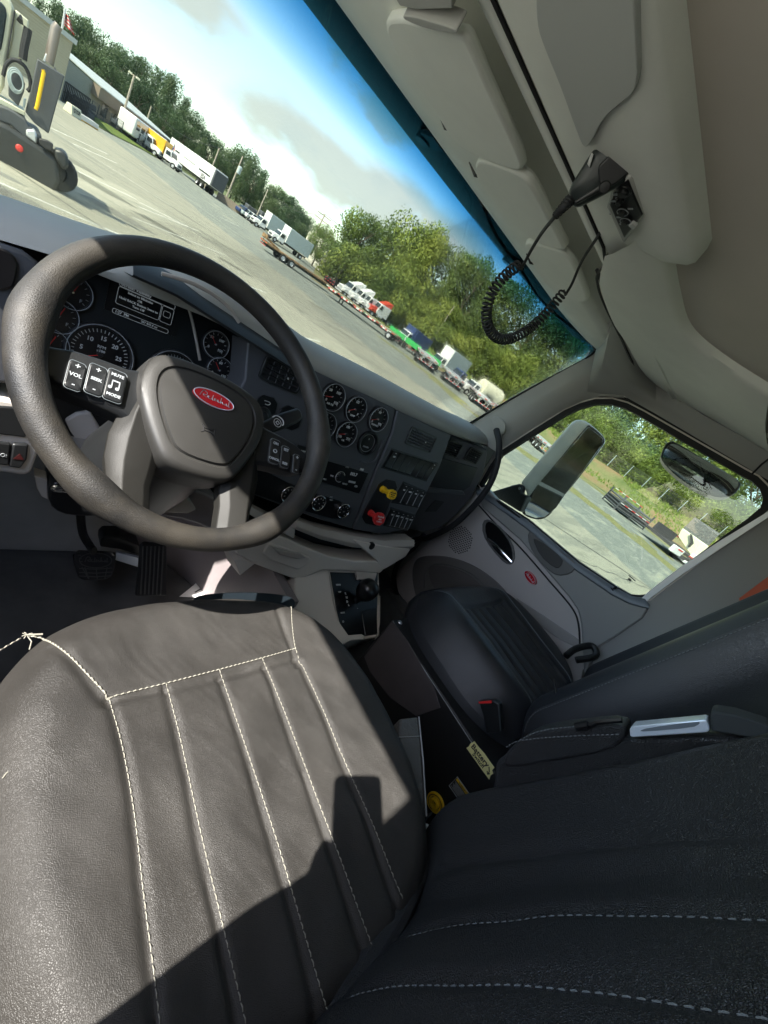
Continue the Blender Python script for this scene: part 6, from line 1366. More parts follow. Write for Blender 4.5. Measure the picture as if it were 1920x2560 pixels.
# silver flatbeds, rears towards us, side by side
row=[G(*cc3(830,845)),G(*cc3(1065,1012)),G(*cc3(1318,1200)),G(*cc6(300,120)) if False else G(1246,1052)]
names=['first silver flatbed trailer of the row, nearest the dark green trailer','second silver flatbed trailer of the row, open frame and wheels showing','third silver flatbed trailer of the row, striped bumper and black tyres','fourth silver flatbed trailer, half hidden by the windscreen pillar','silver flatbed trailer seen just left of the white door mirror','silver flatbed trailer rear showing through the side window beside the mirror']
row+= [G(1300,1085),G(1343,1125)]
dirrow=(row[2]-row[0]).normalized(); back=V((dirrow.y*-1,dirrow.x,0)); 
if back.dot(V((1,1,0)))<0: back=-back
back=(back+dirrow*-.15).normalized()
src=None
for k,p in enumerate(row):
    L_=8.5; hd=math.atan2(back.y,back.x)
    c=p+dirrow*1.1+back*(L_/2-.2)
    if src is None: src=flatbed('silver trailer '+names[0],L=L_,W=2.9,H=1.45,loc=c,rz=hd,group='silver flatbed trailers parked side by side'); src['label']=names[0]
    else: copy_tree(src,c,hd,label=names[k])
# bright green machines behind them
for k,(q,lb2) in enumerate(((cc3(605,560),'bright green flatbed rear, leftmost of the three behind the silver trailers'),(cc3(745,660),'bright green flatbed rear, middle one of the three behind the silver trailers'),(cc3(915,790),'bright green flatbed rear, rightmost of the three behind the silver trailers'))):
    c=AE(*q,66); c.z=GZ
    t=flatbed(lb2,L=3.4,W=2.6,H=1.5,deck='bright_green',side='bright_green',tape=False,wheels=1,loc=c+back*1.8+dirrow*1.2,rz=hd,group='bright green trailers')
    g=MB(); g.box((-1.75,0,1.25),(.06,2.6,.7)); g.build('tail_board','bright_green',t,smooth=False)
# dump truck (blue), white box truck, small blue truck, tank truck
def facing(p,toward=None): 
    v=V((CAM[0],CAM[1],0))-V((p.x,p.y,0)); return math.atan2(v.y,v.x)
p=AE(*cc3(800,650),78); p.z=gh(p.x,p.y); dt=boxtruck('blue dump truck with white nose parked in front of the green bank','veh_white','veh_blue',p,facing(p)-.75,L=4.6,Hb=3.1,name='dump_truck')
g=MB(); g.box((.9,0,2.1),(1.4,2.3,2.2)); g.build('cab_back','veh_blue',dt,bevel=.08)
p=AE(*cc3(1060,800),74); p.z=gh(p.x,p.y); boxtruck('white fronted box truck with grey side beside the green bank','veh_white','box_grey',p+V((1.5,-.5,0)),facing(p)-.7,L=5.6,Hb=4.0,front='veh_white')
p=AE(*cc3(1270,905),70); p.z=gh(p.x,p.y); boxtruck('small blue and white truck, lower than the box truck next to it','veh_blue','veh_white',p,facing(p)-.7,L=2.4,Hb=1.7,name='service_truck')
p=AE(*cc3(1440,1030),66); p.z=GZ
tt=boxtruck('white tank truck with a rounded cream tank, right of the small blue truck','veh_white','frame_black',p,facing(p)-.85,L=4.4,Hb=1.3,name='tank_truck')
g=MB(); g.lathe([(0,-2.7),(.7,-2.65),(1.1,-2.35),(1.15,-2.0),(1.15,1.6),(1.1,1.9),(.7,2.1),(0,2.15)],(-1.3,0,2.15),(1,0,0),24); g.build('tank','veh_cream',tt)
# four tractors beyond
for k,(q,m_,lb2,f_) in enumerate(((cc3(290,265),'veh_white','white semi tractor with tall roof fairing, leftmost of the four tractors',True),(cc3(370,320),'veh_white','white semi tractor with roof fairing, second of the four tractors',True),(cc3(440,365),'veh_white','white semi tractor without fairing, third of the four tractors',False),(cc3(530,420),'veh_white','semi tractor with red hood and red fairing, last of the four',True))):
    p=AE(*q,90); p.z=gh(p.x,p.y); tractor(lb2,m_,p,facing(p)-.9,fair=f_,group='semi tractors parked in a row',fm=('veh_red' if k==3 else None))
for k,q in enumerate((cc3(150,165),cc3(190,200))):
    p=AE(*q,92); p.z=gh(p.x,p.y); flatbed('dark trailer chassis %s of the white tractors'%('farther left' if k==0 else 'just left'),L=5,H=1.1,deck='frame_black',side='frame_black',tape=False,wheels=2,loc=p,rz=facing(p)+2.55,landing=False)
# box trucks and pickups on the left
p=AE(*cc2(800,1000),103); p.z=gh(p.x,p.y); boxtruck('white box truck with long grey box, second from the left in the far row','veh_white','box_grey',p,facing(p)-1.05,L=6.0,Hb=3.7,front='veh_white')
p=AE(*cc2(1010,1180),95); p.z=gh(p.x,p.y); bt_=boxtruck('white box truck with pale side door, nearest the concrete shell','veh_white','box_grey',p,facing(p)-1.0,L=5.6,Hb=3.6,front='veh_white')
for k,(q,m_,lb2) in enumerate(((cc2(540,900),'veh_white','white pickup just left of the far box trucks'),(cc2(500,850),'box_grey','grey pickup second from the left of the far row'),(cc2(450,820),'veh_blue','dark blue pickup at the left end of the far row'))):
    p=AE(*q,108); p.z=gh(p.x,p.y); pickup(lb2,m_,p,facing(p)-.7)
g=MB(); p=AE(*cc2(560,760),118); q=AE(*cc2(1150,1130),138)
for k in range(26):
    c=p.lerp(q,k/25); g.box((c.x+rnd.uniform(-1,1),c.y,GZ+rnd.uniform(1.5,3.2)),(rnd.uniform(1,3),2,rnd.uniform(1,2.5)))
tag(g.build('parked_vehicles','dark_grey',None,bevel=.15),kind='stuff')
# white box trailer with a day cab
a=AE(426,412,116); a.z=gh(a.x,a.y); b=AE(532,492,101); b.z=gh(b.x,b.y); L_=(b-a).length; hd_=heading(b,a)
bt=thing('box_trailer','long white box trailer with triangular emblem and black stripe, parked on the left','trailer',(0,0,0)); bt['_w']=0
g=MB(); g.box((0,0,2.75),(L_,2.6,2.9)); g.build('trailer_body','veh_white',bt,bevel=.04)
ny=1 
g=MB(); side=1 if True else -1
sd_=1.31
vsgn=1 if (V((math.cos(hd_+math.pi/2),math.sin(hd_+math.pi/2),0)).dot(V(CAM)-a)>0) else -1
def sb_(x0,x1,z0,z1,t_=.02): g.box(((x0+x1)/2,vsgn*sd_,(z0+z1)/2),(abs(x1-x0),t_,z1-z0))
sb_(L_*.50,L_*.44,2.45,2.7); sb_(L_*.34,L_*.24,2.5,2.75); sb_(-L_*.22,-L_*.46,2.35,2.6); g.build('body_stripe','frame_black',bt,smooth=False)
g=MB(); fT=Fr(V((0,vsgn*1.315,0)),V((-vsgn*-1,0,0)) if False else V((-vsgn,0,0)),V((0,vsgn,0)))
g.text('ESA',fT.p(vsgn*L_*.34,1.75,0),fT.x,fT.y,1.0,bold=.04); g.text('TRANSPORT GROUP LEASING',fT.p(0,2.58,0),fT.x,fT.y,.34); g.build('lettering','dark_grey',bt)
for cols,tri in (('frame_black',[(L_*.40,3.4),(L_*.385,3.4),(L_*.34,1.9),(L_*.36,1.9)]),('veh_blue',[(L_*.40,3.1),(L_*.44,1.9),(L_*.41,1.9),(L_*.385,2.6)]),('tape_red',[(L_*.385,2.7),(L_*.37,3.0),(L_*.35,2.2),(L_*.37,2.2)])):
    g=MB(); g.prism([V((x,vsgn*1.305,z)) for x,z in tri],(0,vsgn*.02,0)); g.build('emblem',cols,bt,smooth=False)
for x in (-L_*.34,-L_*.25):
    for y in (-1,1): wheel(bt,x,y*1.0,.5,.5,y)
g=MB(); g.box((0,0,1.15),(L_*.95,1.0,.25)); g.box((-L_/2-.3,0,2.7),(.3,2.5,2.6)); g.box((L_*.25,vsgn*.8,.6),(.12,.12,1.1)); g.build('underframe','dark_grey',bt,smooth=False)
bt.location=a.lerp(b,.5); bt.rotation_euler=(0,0,hd_)
p=AE(412,398,119); p.z=gh(p.x,p.y); tractor('white day cab coupled in front of the white box trailer','veh_white',p,hd_,sleeper=False,name='day_cab_truck')
# concrete shell with openings
sh=thing('concrete_building','small roofless concrete building with dark window openings, beyond the box trucks','building',(0,0,0)); sh['_w']=0
a=AE(*cc2(1190,1180),138); b=AE(*cc2(1480,1330),120); a.z=b.z=gh(b.x,b.y); L_=(b-a).length
g=MB(); zt=AE(*cc2(1200,1080),138).z-GZ
ops=[(.08,.24),(.34,.5),(.62,.78)]; x=0
for o0,o1 in ops+[(1,1)]:
    g.box(((x+o0)/2*L_,0,zt/2),((o0-x)*L_,.4,zt)) ; 
    if o1>o0: g.box(((o0+o1)/2*L_,0,zt*.93),((o1-o0)*L_,.4,zt*.14)); g.box(((o0+o1)/2*L_,0,zt*.13),((o1-o0)*L_,.4,zt*.26))
    x=o1
g.box((L_/2,8,zt*.45),(L_,.4,zt*.9)); g.build('wall',mat('conc_white',(.55,.52,.44),.9),sh,smooth=False)
g=MB(); g.box((L_/2,1.5,zt*.4),(L_*.98,.2,zt*.8)); g.build('inner_wall','dark_grey',sh,smooth=False)
sh.location=a; sh.rotation_euler=(0,0,heading(a,b))
# tan brick hall and lower workshop on the left
mat('tan_block',(0.42,0.385,0.28),.9,bump=(3,.3,.02),var=(.5,.06)); mat('tan_low',(0.36,0.34,0.28),.9,var=(.4,.08)); mat('brown_band',(0.25,0.20,0.15),.8); mat('roof_metal',(0.40,0.43,0.42),.5)
def quadbuild(name,label,pts_px,D0,D1,depth,mwall,cat='building',roof=None):
    t=thing(name,label,cat,(0,0,0)); t['_w']=0; return t
hall=thing('block_hall','tall tan block building with a flat coping, behind the parked daycab truck','building',(0,0,0)); hall['_w']=0
cr=G(148,252); cr.z=GZ; topz=AE(181,106,math.hypot(cr.x-CAM[0],cr.y)).z
al=V((-1,-.16,0)).normalized(); n_=V((-al.y,al.x,0)); 
if n_.y<0: n_=-n_
g=MB(); A0=cr; B0=cr+al*60; g.hexa([A0,B0,B0+V((0,0,topz-GZ)),A0+V((0,0,topz-GZ))],[A0+n_*30,B0+n_*30,B0+n_*30+V((0,0,topz-GZ)),A0+n_*30+V((0,0,topz-GZ))]); g.build('wall','tan_block',hall,smooth=False)
g=MB(); 
for dz,w_ in ((topz,.5),): g.hexa([A0-al*.3-n_*.3+V((0,0,dz-GZ)),B0-n_*.3+V((0,0,dz-GZ)),B0-n_*.3+V((0,0,dz-GZ+w_)),A0-al*.3-n_*.3+V((0,0,dz-GZ+w_))],[A0-al*.3+n_*30+V((0,0,dz-GZ)),B0+n_*30+V((0,0,dz-GZ)),B0+n_*30+V((0,0,dz-GZ+w_)),A0-al*.3+n_*30+V((0,0,dz-GZ+w_))])
g.build('coping','roof_metal',hall,smooth=False)
g=MB()
for k in range(1,22): z=V((0,0,(topz-GZ)*k/22)); g.hexa([A0-n_*.02+z,B0-n_*.02+z,B0-n_*.02+z+V((0,0,.04)),A0-n_*.02+z+V((0,0,.04))],[A0+z,B0+z,B0+z+V((0,0,.04)),A0+z+V((0,0,.04))])
g.build('mortar_lines',mat('mortar',(.30,.27,.20),.9),hall,smooth=False)
ws=thing('workshop_building','low tan workshop with brown eave band, dark windows and grey metal roof','building',(0,0,0)); ws['_w']=0
D1=95; c0_=AE(*cc0(510,740),D1); c0_.z=GZ; c1_2=AE(*cc0(1659,1400),135); c1_2.z=GZ
e_=(c1_2-c0_).normalized(); n2_=V((-e_.y,e_.x,0)); n2_=n2_ if n2_.y>0 else -n2_
ht=AE(*cc0(600,280),D1).z-GZ; L_=(c1_2-c0_).length*1.05
g=MB(); g.hexa([c0_,c0_+e_*L_,c0_+e_*L_+V((0,0,ht)),c0_+V((0,0,ht))],[c0_+n2_*25,c0_+e_*L_+n2_*25,c0_+e_*L_+n2_*25+V((0,0,ht)),c0_+n2_*25+V((0,0,ht))]); g.build('wall','tan_low',ws,smooth=False)
g=MB(); g.hexa([c0_-n2_*1+V((0,0,ht*.68)),c0_+e_*L_-n2_*1+V((0,0,ht*.68)),c0_+e_*L_-n2_*1+V((0,0,ht)),c0_-n2_*1+V((0,0,ht))],[c0_+V((0,0,ht*.68)),c0_+e_*L_+V((0,0,ht*.68)),c0_+e_*L_+V((0,0,ht)),c0_+V((0,0,ht))]); g.build('eave_band','brown_band',ws,smooth=False)
g=MB(); g.hexa([c0_-n2_*1.2+V((0,0,ht)),c0_+e_*L_-n2_*1.2+V((0,0,ht)),c0_+e_*L_+n2_*12+V((0,0,ht+1.6)),c0_+n2_*12+V((0,0,ht+1.6))],[c0_-n2_*1.2+V((0,0,ht+.15)),c0_+e_*L_-n2_*1.2+V((0,0,ht+.15)),c0_+e_*L_+n2_*12+V((0,0,ht+1.75)),c0_+n2_*12+V((0,0,ht+1.75))]); g.build('roof','roof_metal',ws,smooth=False)
for k in range(5):
    g=MB(); c=c0_+e_*(L_*(.10+.19*k)); g.hexa([c-n2_*.06+V((0,0,ht*.25)),c+e_*2.2-n2_*.06+V((0,0,ht*.25)),c+e_*2.2-n2_*.06+V((0,0,ht*.62)),c-n2_*.06+V((0,0,ht*.62))],[c+V((0,0,ht*.25)),c+e_*2.2+V((0,0,ht*.25)),c+e_*2.2+V((0,0,ht*.62)),c+V((0,0,ht*.62))]); g.build('window','veh_glass',ws,smooth=False)
# lean-to in shade between hall and workshop with an iron gate
lt=thing('loading_shed','grey shaded loading shed joining the hall and the workshop','building',(0,0,0)); lt['_w']=0
g=MB(); h3=AE(181,155,math.hypot(cr.x-CAM[0],cr.y)).z-GZ; p1=c0_.lerp(c0_,1); g.hexa([cr+n_*1.0,p1,p1+V((0,0,ht)),cr+n_*1.0+V((0,0,h3))],[cr+n_*20,p1+n_*20,p1+n_*20+V((0,0,ht)),cr+n_*20+V((0,0,h3))]); g.build('wall',mat('shed_grey',(.27,.28,.25),.9),lt,smooth=False)
gt=thing('iron_gate','dark iron bar gate in front of the loading shed','gate',(0,0,0)); gt['_w']=0
g=MB(); p0,p1=G(*cc0(180,570)),G(*cc0(520,800)); p0.z=p1.z=GZ; hh_=AE(*cc0(220,270),math.hypot(p0.x-CAM[0],p0.y)).z-GZ
for k in range(17): c=p0.lerp(p1,k/16); g.box((c.x,c.y,GZ+hh_/2),(.10,.10,hh_))
for z in (.15,hh_*.5,hh_-.1): g.tube([p0+V((0,0,z)),p1+V((0,0,z))],.08,6)
g.build('gate_bars','frame_black',gt,smooth=False)
g=MB(); c=p0.lerp(p1,.3)
for k in range(14): g.box((c.x+rnd.uniform(-2,2.5),c.y+1+rnd.uniform(0,2),GZ+rnd.uniform(.4,1.8)),(rnd.uniform(.8,3),rnd.uniform(.5,2),rnd.uniform(.2,.8)),Matrix.Rotation(rnd.uniform(-.5,.5),3,'Y'))
tag(g.build('scrap_pile','dark_grey',None,bevel=.05),'dark pile of scrap and pallets behind the iron gate','scrap pile')
# yellow barrier boxes
for k,(qa,qb,lb2) in enumerate(((cc0(265,720),cc0(400,800),'pale yellow concrete barrier with dark lettering, in front of the iron gate'),(cc0(410,800),cc0(640,940),'orange and white folded road barrier lying beside the yellow one'))):
    a=G(*qa); b=G(*qb); d=(b-a); t=thing('road_barrier',lb2,'barrier',(0,0,0)); t['_w']=0
    g=MB(); f_=V((-d.y,d.x,0)).normalized()*.5; hgt=.9 if k==0 else .55
    g.hexa([a-f_,b-f_,b-f_*.5+V((0,0,hgt)),a-f_*.5+V((0,0,hgt))],[a+f_,b+f_,b+f_*.5+V((0,0,hgt)),a+f_*.5+V((0,0,hgt))]); g.build('barrier_body','veh_cream' if k==0 else 'veh_yellow',t,bevel=.05)
    if k==0:
        fq=Fr(a.lerp(b,.5)-f_*.78+V((0,0,.5)),d,(-f_+V((0,0,.2)))); g=MB(); g.text('STOP',fq.p(0,0,.02),fq.x,fq.y,.55,bold=.02); g.build('lettering','ink',t)
    else:
        g=MB()
        for j in range(5): c=a.lerp(b,.1+.2*j); g.box((c.x,c.y,GZ+.35),(.5,1.05,.45),Matrix.Rotation(.5,3,'Z'))
        g.build('barrier_stripe','veh_white',t,smooth=False)
# vehicles by the workshop
p=AE(*cc0(960,850),104); p.z=gh(p.x,p.y); pickup('white pickup parked on the grass by the light pole','veh_white',p,facing(p)+1.9)
vb=thing('white_bus','long white bus with dark windows in front of the workshop','bus',(0,0,0)); vb['_w']=0
a=AE(*cc0(1080,860),96); a.z=gh(a.x,a.y); b=AE(*cc0(1540,1130),110); b.z=gh(b.x,b.y); L_=(b-a).length
g=MB(); g.box((L_/2,0,1.9),(L_,2.5,2.6)); g.build('body','veh_white',vb,bevel=.2,seg=3); g=MB(); 
for k in range(7): g.box((L_*(.08+.135*k),0,2.1),(L_*.09,2.56,.7))
g.build('window','veh_glass',vb,smooth=False)
for x in (L_*.15,L_*.8):
    for y in (-1,1): wheel(vb,x,y*1.1,.48,.3,y)
vb.location=a; vb.rotation_euler=(0,0,heading(a,b))
for k,(q,m_,lb2,ll,hh2) in enumerate(((cc0(1350,1200),'veh_white','small white van in front of the long bus',2.4,2.0),(cc0(1600,1290),'veh_yellow','small yellow and white rental truck just left of the long white trailer',3.2,3.0))):
    p=AE(*q,100); p.z=gh(p.x,p.y); boxtruck(lb2,'veh_white',m_,p,facing(p)+1.1,L=ll,Hb=hh2)
# poles
def pole(label,base,top,D,r=.14,lamp=False,cross=False,wood=True,tfm=False,name='utility_pole'):
    a=AE(*base,D); b=AE(*top,D); a.z=min(a.z,gh(a.x,a.y)); t=thing(name,label,'pole',(0,0,0)); t['_w']=0
    g=MB(); g.tube([a,V((a.x,a.y,b.z))],[r*1.15,r*.8],10); g.build('post',mat('pole_wood',(.34,.30,.24),.9,var=(2,.2)) if wood else 'alu',t)
    if lamp:
        for sx,nm in ((-1,'lamp_head'),(1,'lamp_head')): g=MB(); c=V((a.x,a.y,b.z))+V((CR[0][0],CR[0][1],0)).normalized()*sx*.6; g.box((c.x,c.y,c.z-.1),(.5,.4,.25)); g.build(nm,'veh_cream',t,bevel=.05)
        g=MB(); g.tube([V((a.x,a.y,b.z-.1))+V((CR[0][0],CR[0][1],0)).normalized()*s for s in (-.6,.6)],.05,6); g.build('lamp_arm','pole_wood',t)
    if cross:
        g=MB(); 
        for dz in (.35,1.3): g.tube([V((a.x-1.4,a.y+.9,b.z-dz)),V((a.x+1.4,a.y-.9,b.z-dz))],.09,6)
        g.build('cross_arm','pole_wood',t)
    if tfm:
        g=MB(); g.lathe([(0,-.7),(.4,-.65),(.42,.5),(.3,.65),(0,.7)],V((a.x+.3,a.y,a.z+(b.z-a.z)*.74)),(0,0,1),12); g.build('transformer','box_grey',t)
    return V((a.x,a.y,b.z))
t1=pole('tall light pole with two floodlights standing on the grass strip by the workshop',cc0(955,1035),cc0(1205,215),100,.16,lamp=True,name='light_pole')
t2=pole('utility pole with a grey transformer, right of the white box trailer',(570.5,482.5),(603,388),110,.16,tfm=True)
t3=pole('thin utility pole behind the white box trailer',(532,414),(548,370),118,.15)
t4=pole('thin lamp pole above the far pickups',(650,520),(668,472),112,.12,name='light_pole')
t5=pole('utility pole with two cross arms beside the concrete building',(785,592),(812,535),112,.16,cross=True)
t6=pole('bare leaning wooden pole at the foot of the green bank, above the box truck',(1089,837),(1137,765),98,.11)
t7=pole('short utility pole on the treeline behind the workshop',cc0(1390,770),cc0(1430,640),150,.2)
mb=MB()
for a,b in ((t2,t3),(t5,t4),(t3,t7),(t5,t5+V((60,-10,6)))):
    P=[a.lerp(b,i/12)-V((0,0,math.sin(math.pi*i/12)*1.6)) for i in range(13)]; mb.tube(P,.035,4)
tag(mb.build('power_line','frame_black'),'thin power lines strung between the utility poles','power line')
# rack stack and roll-off in the side window
rk=thing('trailer_rack_stack','stack of dark steel racks with red and white edges on the gravel','rack',(0,0,0)); rk['_w']=0
a=G(*cc4(325,600)); b=G(*cc4(570,775)); d=(b-a); L_=d.length; dz=AE(*cc4(405,465),math.hypot(a.x-CAM[0],a.y)).z-GZ
f_=V((-d.y,d.x,0)).normalized(); f_=f_ if f_.x>0 else -f_
e_=d.normalized(); g=MB()
for lay,z in enumerate((.45,.8,1.15,1.5)):
    for s in range(15): c=a+e_*(L_*s/14)+V((0,0,z)); g.tube([c,c+f_*3.4],.10,4)
    for w_ in (0,1.1,2.3,3.4): g.tube([a+f_*w_+V((0,0,z)),b+f_*w_+V((0,0,z))],.08,4)
for s in (0,.5,1):
    for w_ in (0,3.4): c=a.lerp(b,s)+f_*w_; g.tube([c,c+V((0,0,dz))],.10,4)
g.build('rack_frames','dark_grey',rk,smooth=False)
g=MB(); g.prism([a+V((0,0,.3)),b+V((0,0,.3)),b+f_*3.3+V((0,0,.3)),a+f_*3.3+V((0,0,.3))],(0,0,.9)); g.build('stacked_decks','frame_black',rk,smooth=False)
g=MB(); g2=MB()
for w_,z in ((-.1,1.1),(3.0,dz)):
    for k in range(8): (g if k%2 else g2).box(tuple(a+e_*(L_*(k+.5)/8)+f_*w_+V((0,0,z))),(L_/8,.05,.07),Matrix.Rotation(math.atan2(e_.y,e_.x),3,'Z'))
g.build('edge_tape','tape_red',rk,smooth=False); g2.build('edge_tape','veh_white',rk,smooth=False)
ro=thing('roll_off_truck','black and white flatbed truck rear with red stripes, at the right of the side window','truck',(0,0,0)); ro['_w']=0
a=G(*cc4(770,985)); b=G(*cc4(1060,1160)); d=b-a; e_=d.normalized(); L_=d.length; f_=V((-e_.y,e_.x,0)); f_=f_ if f_.x>0 else -f_
DD=math.hypot(a.x-CAM[0],a.y); ht=AE(*cc4(870,855),DD).z-GZ
rotz=Matrix.Rotation(math.atan2(e_.y,e_.x),3,'Z')
g=MB(); g.box(tuple(a.lerp(b,.5)+f_*2+V((0,0,ht*.55))),(L_,3.5,.25),rotz); g.box(tuple(a.lerp(b,.3)+f_*3+V((0,0,ht*.9))),(L_*.5,.3,.9),rotz); g.box(tuple(a.lerp(b,.5)+V((0,0,ht*.35))),(L_*.9,.3,.35),rotz); g.build('bed_frame','frame_black',ro,smooth=False)
g=MB(); g.box(tuple(a.lerp(b,.12)+V((0,0,ht*.5))),(L_*.24,.4,.75),rotz); g.box(tuple(a.lerp(b,.72)+f_*.3+V((0,0,ht*.6))),(L_*.2,.9,.9),rotz); g.box(tuple(a.lerp(b,.5)+V((0,0,ht*.22))),(L_*.2,.45,.3),rotz); g.build('body_panel','veh_white',ro,bevel=.05)
g=MB()
for s in (.14,.45,.9): g.box(tuple(a.lerp(b,s)-f_*.2+V((0,0,ht*.62))),(L_*.12,.06,.14),rotz)
for k in range(4): g.box(tuple(a.lerp(b,.2+.22*k)+f_*3.2+V((0,0,ht*1.05))),(L_*.1,.1,.16),rotz)
g.build('edge_tape','tape_red',ro,smooth=False)
for s in (.3,.8): 
    g=MB(); g.lathe([(.3,-.25),(.5,-.25),(.52,.25),(.3,.25)],a.lerp(b,s)+f_*.6+V((0,0,.5)),f_,16); g.build('wheel','tyre',ro)
ld=thing('ramp_platform','tilted grey deck with striped cream ramp boards behind the black and white truck','ramp',(0,0,0)); ld['_w']=0
q=[AE(*cc4(x,y),58) for x,y in ((925,765),(1135,920),(1230,825),(1012,680))]; g=MB(); g.prism(q,(0.1,0,.25)); g.build('deck',mat('mesh_grey',(.12,.12,.12),.8,var=(6,.4)),ld,smooth=False)
q=[AE(*cc4(x,y),57.5) for x,y in ((915,770),(885,830),(1000,1000),(1090,1000),(1135,925))]; g=MB(); g.prism(q,(.2,.0,.15)); g.build('ramp_boards','veh_cream',ld,smooth=False)
q=[AE(*cc4(x,y),57.2) for x,y in ((985,815),(1000,830),(1010,900),(980,930),(965,925),(990,880))]; g=MB(); g.prism(q,(.1,.0,.1)); g.build('ramp_stripe','frame_black',ld,smooth=False)
# ---------------- parked day cab beside us (left edge of the windscreen) ----------------
lt_=thing('parked_day_cab','white daycab truck with black rear fenders, coiled hoses and a yellow grab bar','truck',(0,0,0)); lt_['_w']=0
DT=21.6
def T(x,y,D=DT): return AE(*cb5(x,y),D)
def tp_(pts,D,dep,name,m_,bev=.02,par=lt_):
    P=[T(x,y,D) for x,y in pts]; g=MB(); v=V((ray(*cb5(*pts[0]))[0],ray(*cb5(*pts[0]))[1],0)).normalized(); g.prism(P,v*dep); return g.build(name,m_,par,bevel=bev)
tp_([(-300,-200),(110,-60),(200,130),(150,480),(90,800),(60,1150),(-20,1270),(-300,1100)],21.9,2.2,'cab','veh_cream',.08)
tp_([(-60,0),(20,30),(75,100),(90,200),(60,420),(20,640),(-60,760)],21.85,.1,'window','veh_glass',.04)
tp_([(200,120),(380,270),(375,390),(310,700),(230,800),(140,820),(95,800),(160,480)],22.0,2.0,'cab_rear',MATS['veh_cream'],.08)
tp_([(185,130),(205,150),(120,640),(85,900),(70,900),(105,620)],21.84,.1,'door_gap','frame_black',.01)
g=MB(); g.tube([T(240,220),T(275,260),T(300,270)],.10,8); g.tube(smoothpath([T(370,370),T(350,480),T(320,620),T(300,780)],5),.10,8); g.build('rear_grab_rail','frame_black',lt_)
g=MB(); 
for k in range(3): 
    cx_,cy_,rx_,ry_=205+8*k,1060+k*6,100-12*k,170-22*k; g.tube([T(cx_+rx_*math.cos(2*math.pi*j/24)+30*math.sin(2*math.pi*j/24),cy_+ry_*math.sin(2*math.pi*j/24),21.3-.05*k) for j in range(24)],.018,6,closed=True)
g.build('air_hose','box_grey',lt_)
g=MB(); g.tube(smoothpath([T(140,780),T(230,800),T(330,880),T(390,1020),T(400,1150),T(360,1200)],6),.05,8); g.tube(smoothpath([T(40,1000),T(80,860),T(160,790),T(290,810)],6),.05,8); g.build('black_hose','frame_black',lt_)
tp_([(110,900),(240,960),(330,1100),(320,1200),(240,1400),(110,1260)],21.7,.3,'hose_plate','dark_grey')
tp_([(310,1290),(345,1300),(330,1420),(300,1410)],21.4,.2,'valve_post','box_grey')
tp_([(490,770),(850,1000),(640,1760),(450,1620),(330,1470),(400,1200)],21.5,.5,'headache_rack','dark_grey',.03)
g=MB(); g.tube([T(565,915,21.3),T(578,950,21.3),T(490,1390,21.3),T(470,1440,21.3)],.05,10); g.build('yellow_bar','yellow_knob',lt_)
g=MB(); g.tube([T(770,330,21.9),T(735,380,21.9),T(640,830,21.9)],[.11,.13,.13],14); g.build('exhaust_stack',mat('stack_steel',(.30,.25,.22),.4,metal=.7),lt_)
tp_([(600,700),(630,720),(600,830),(560,800)],21.8,.2,'stack_bracket','alu'); tp_([(715,870),(760,950),(780,990),(700,940)],21.7,.3,'stack_mount','dark_grey')
tp_([(-300,1180),(0,1290),(330,1470),(330,1530),(0,1370),(-300,1240)],21.6,1.2,'deck_edge','veh_cream',.02)
tp_([(-300,1290),(100,1420),(200,1480),(340,1580),(380,1680),(500,1740),(560,1800),(470,1900),(300,1800),(140,1650),(-300,1500)],21.3,1.6,'frame_rail','dark_grey',.05)
tp_([(340,1700),(460,1710),(490,1790),(480,1900),(340,1790)],21.2,.5,'air_tank','alu',.05)
tp_([(-300,1470),(100,1650),(350,1820),(550,1950),(760,2100),(790,2400),(700,2600),(560,2560),(300,2400),(-300,2150)],21.1,.5,'mud_fender',mat('fender_black',(.03,.032,.032),.45),.12)
for k,(cx_,cy_) in enumerate(((690,2130),(830,2270),(420,2200))):
    c=T(cx_-60,cy_,21.7); g=MB(); ax=V((ray(*cb5(500,2000))[0],ray(*cb5(500,2000))[1],0)).normalized(); g.lathe([(.25,-.3),(.50,-.3),(.54,-.2),(.54,.25),(.5,.3),(.2,.3)],V((c.x,c.y,GZ+.54)),ax,22); g.build('wheel','tyre',lt_)
tp_([(510,1820),(620,1850),(700,1900),(690,2000),(600,1960),(520,1900)],21.05,.3,'tread_guard','frame_black',.03); tp_([(700,1960),(820,1980),(890,2060),(905,2200),(830,2250),(770,2150),(720,2080)],21.05,.8,'rear_fender','fender_black',.08)
c=T(255,1950,21.05); g=MB(); ax=(V(CAM)-c).normalized(); g.lathe([(0,.04),(.07,.03),(.10,0)],c,ax,16); g.build('marker_lamp','tape_red',lt_)
g=MB(); a=T(-300,2350,22); b=T(560,2500,21.6); 
fl=thing('flagpole','small flag with red and white stripes on a thin pole above the exhaust stack','flag',(0,0,0)); fl['_w']=0
g=MB(); g.tube([T(815,390,45),T(860,110,45)],.06,6); g.build('pole','alu',fl)
u0=T(858,160,45); u1=T(845,320,45); w1=T(925,260,45); w2=T(985,470,45)
rows=[[u0.lerp(u1,j/7).lerp(w1.lerp(w2,j/7),i/10)+V((0,.25*math.sin(i*.9),0)) for j in range(8)] for i in range(11)]
g=MB(); 
for j in range(0,7): 
    g.mi=j%2; g.grid([[r[j],r[j+1]] for r in rows])
g.mi=0; g.build('flag_cloth',['tape_red','veh_white'],fl); g=MB(); g.grid([[p+V((-.03,-.05,0)) for p in r[:4]] for r in rows[:4]]); g.build('flag_canton','veh_blue',fl)
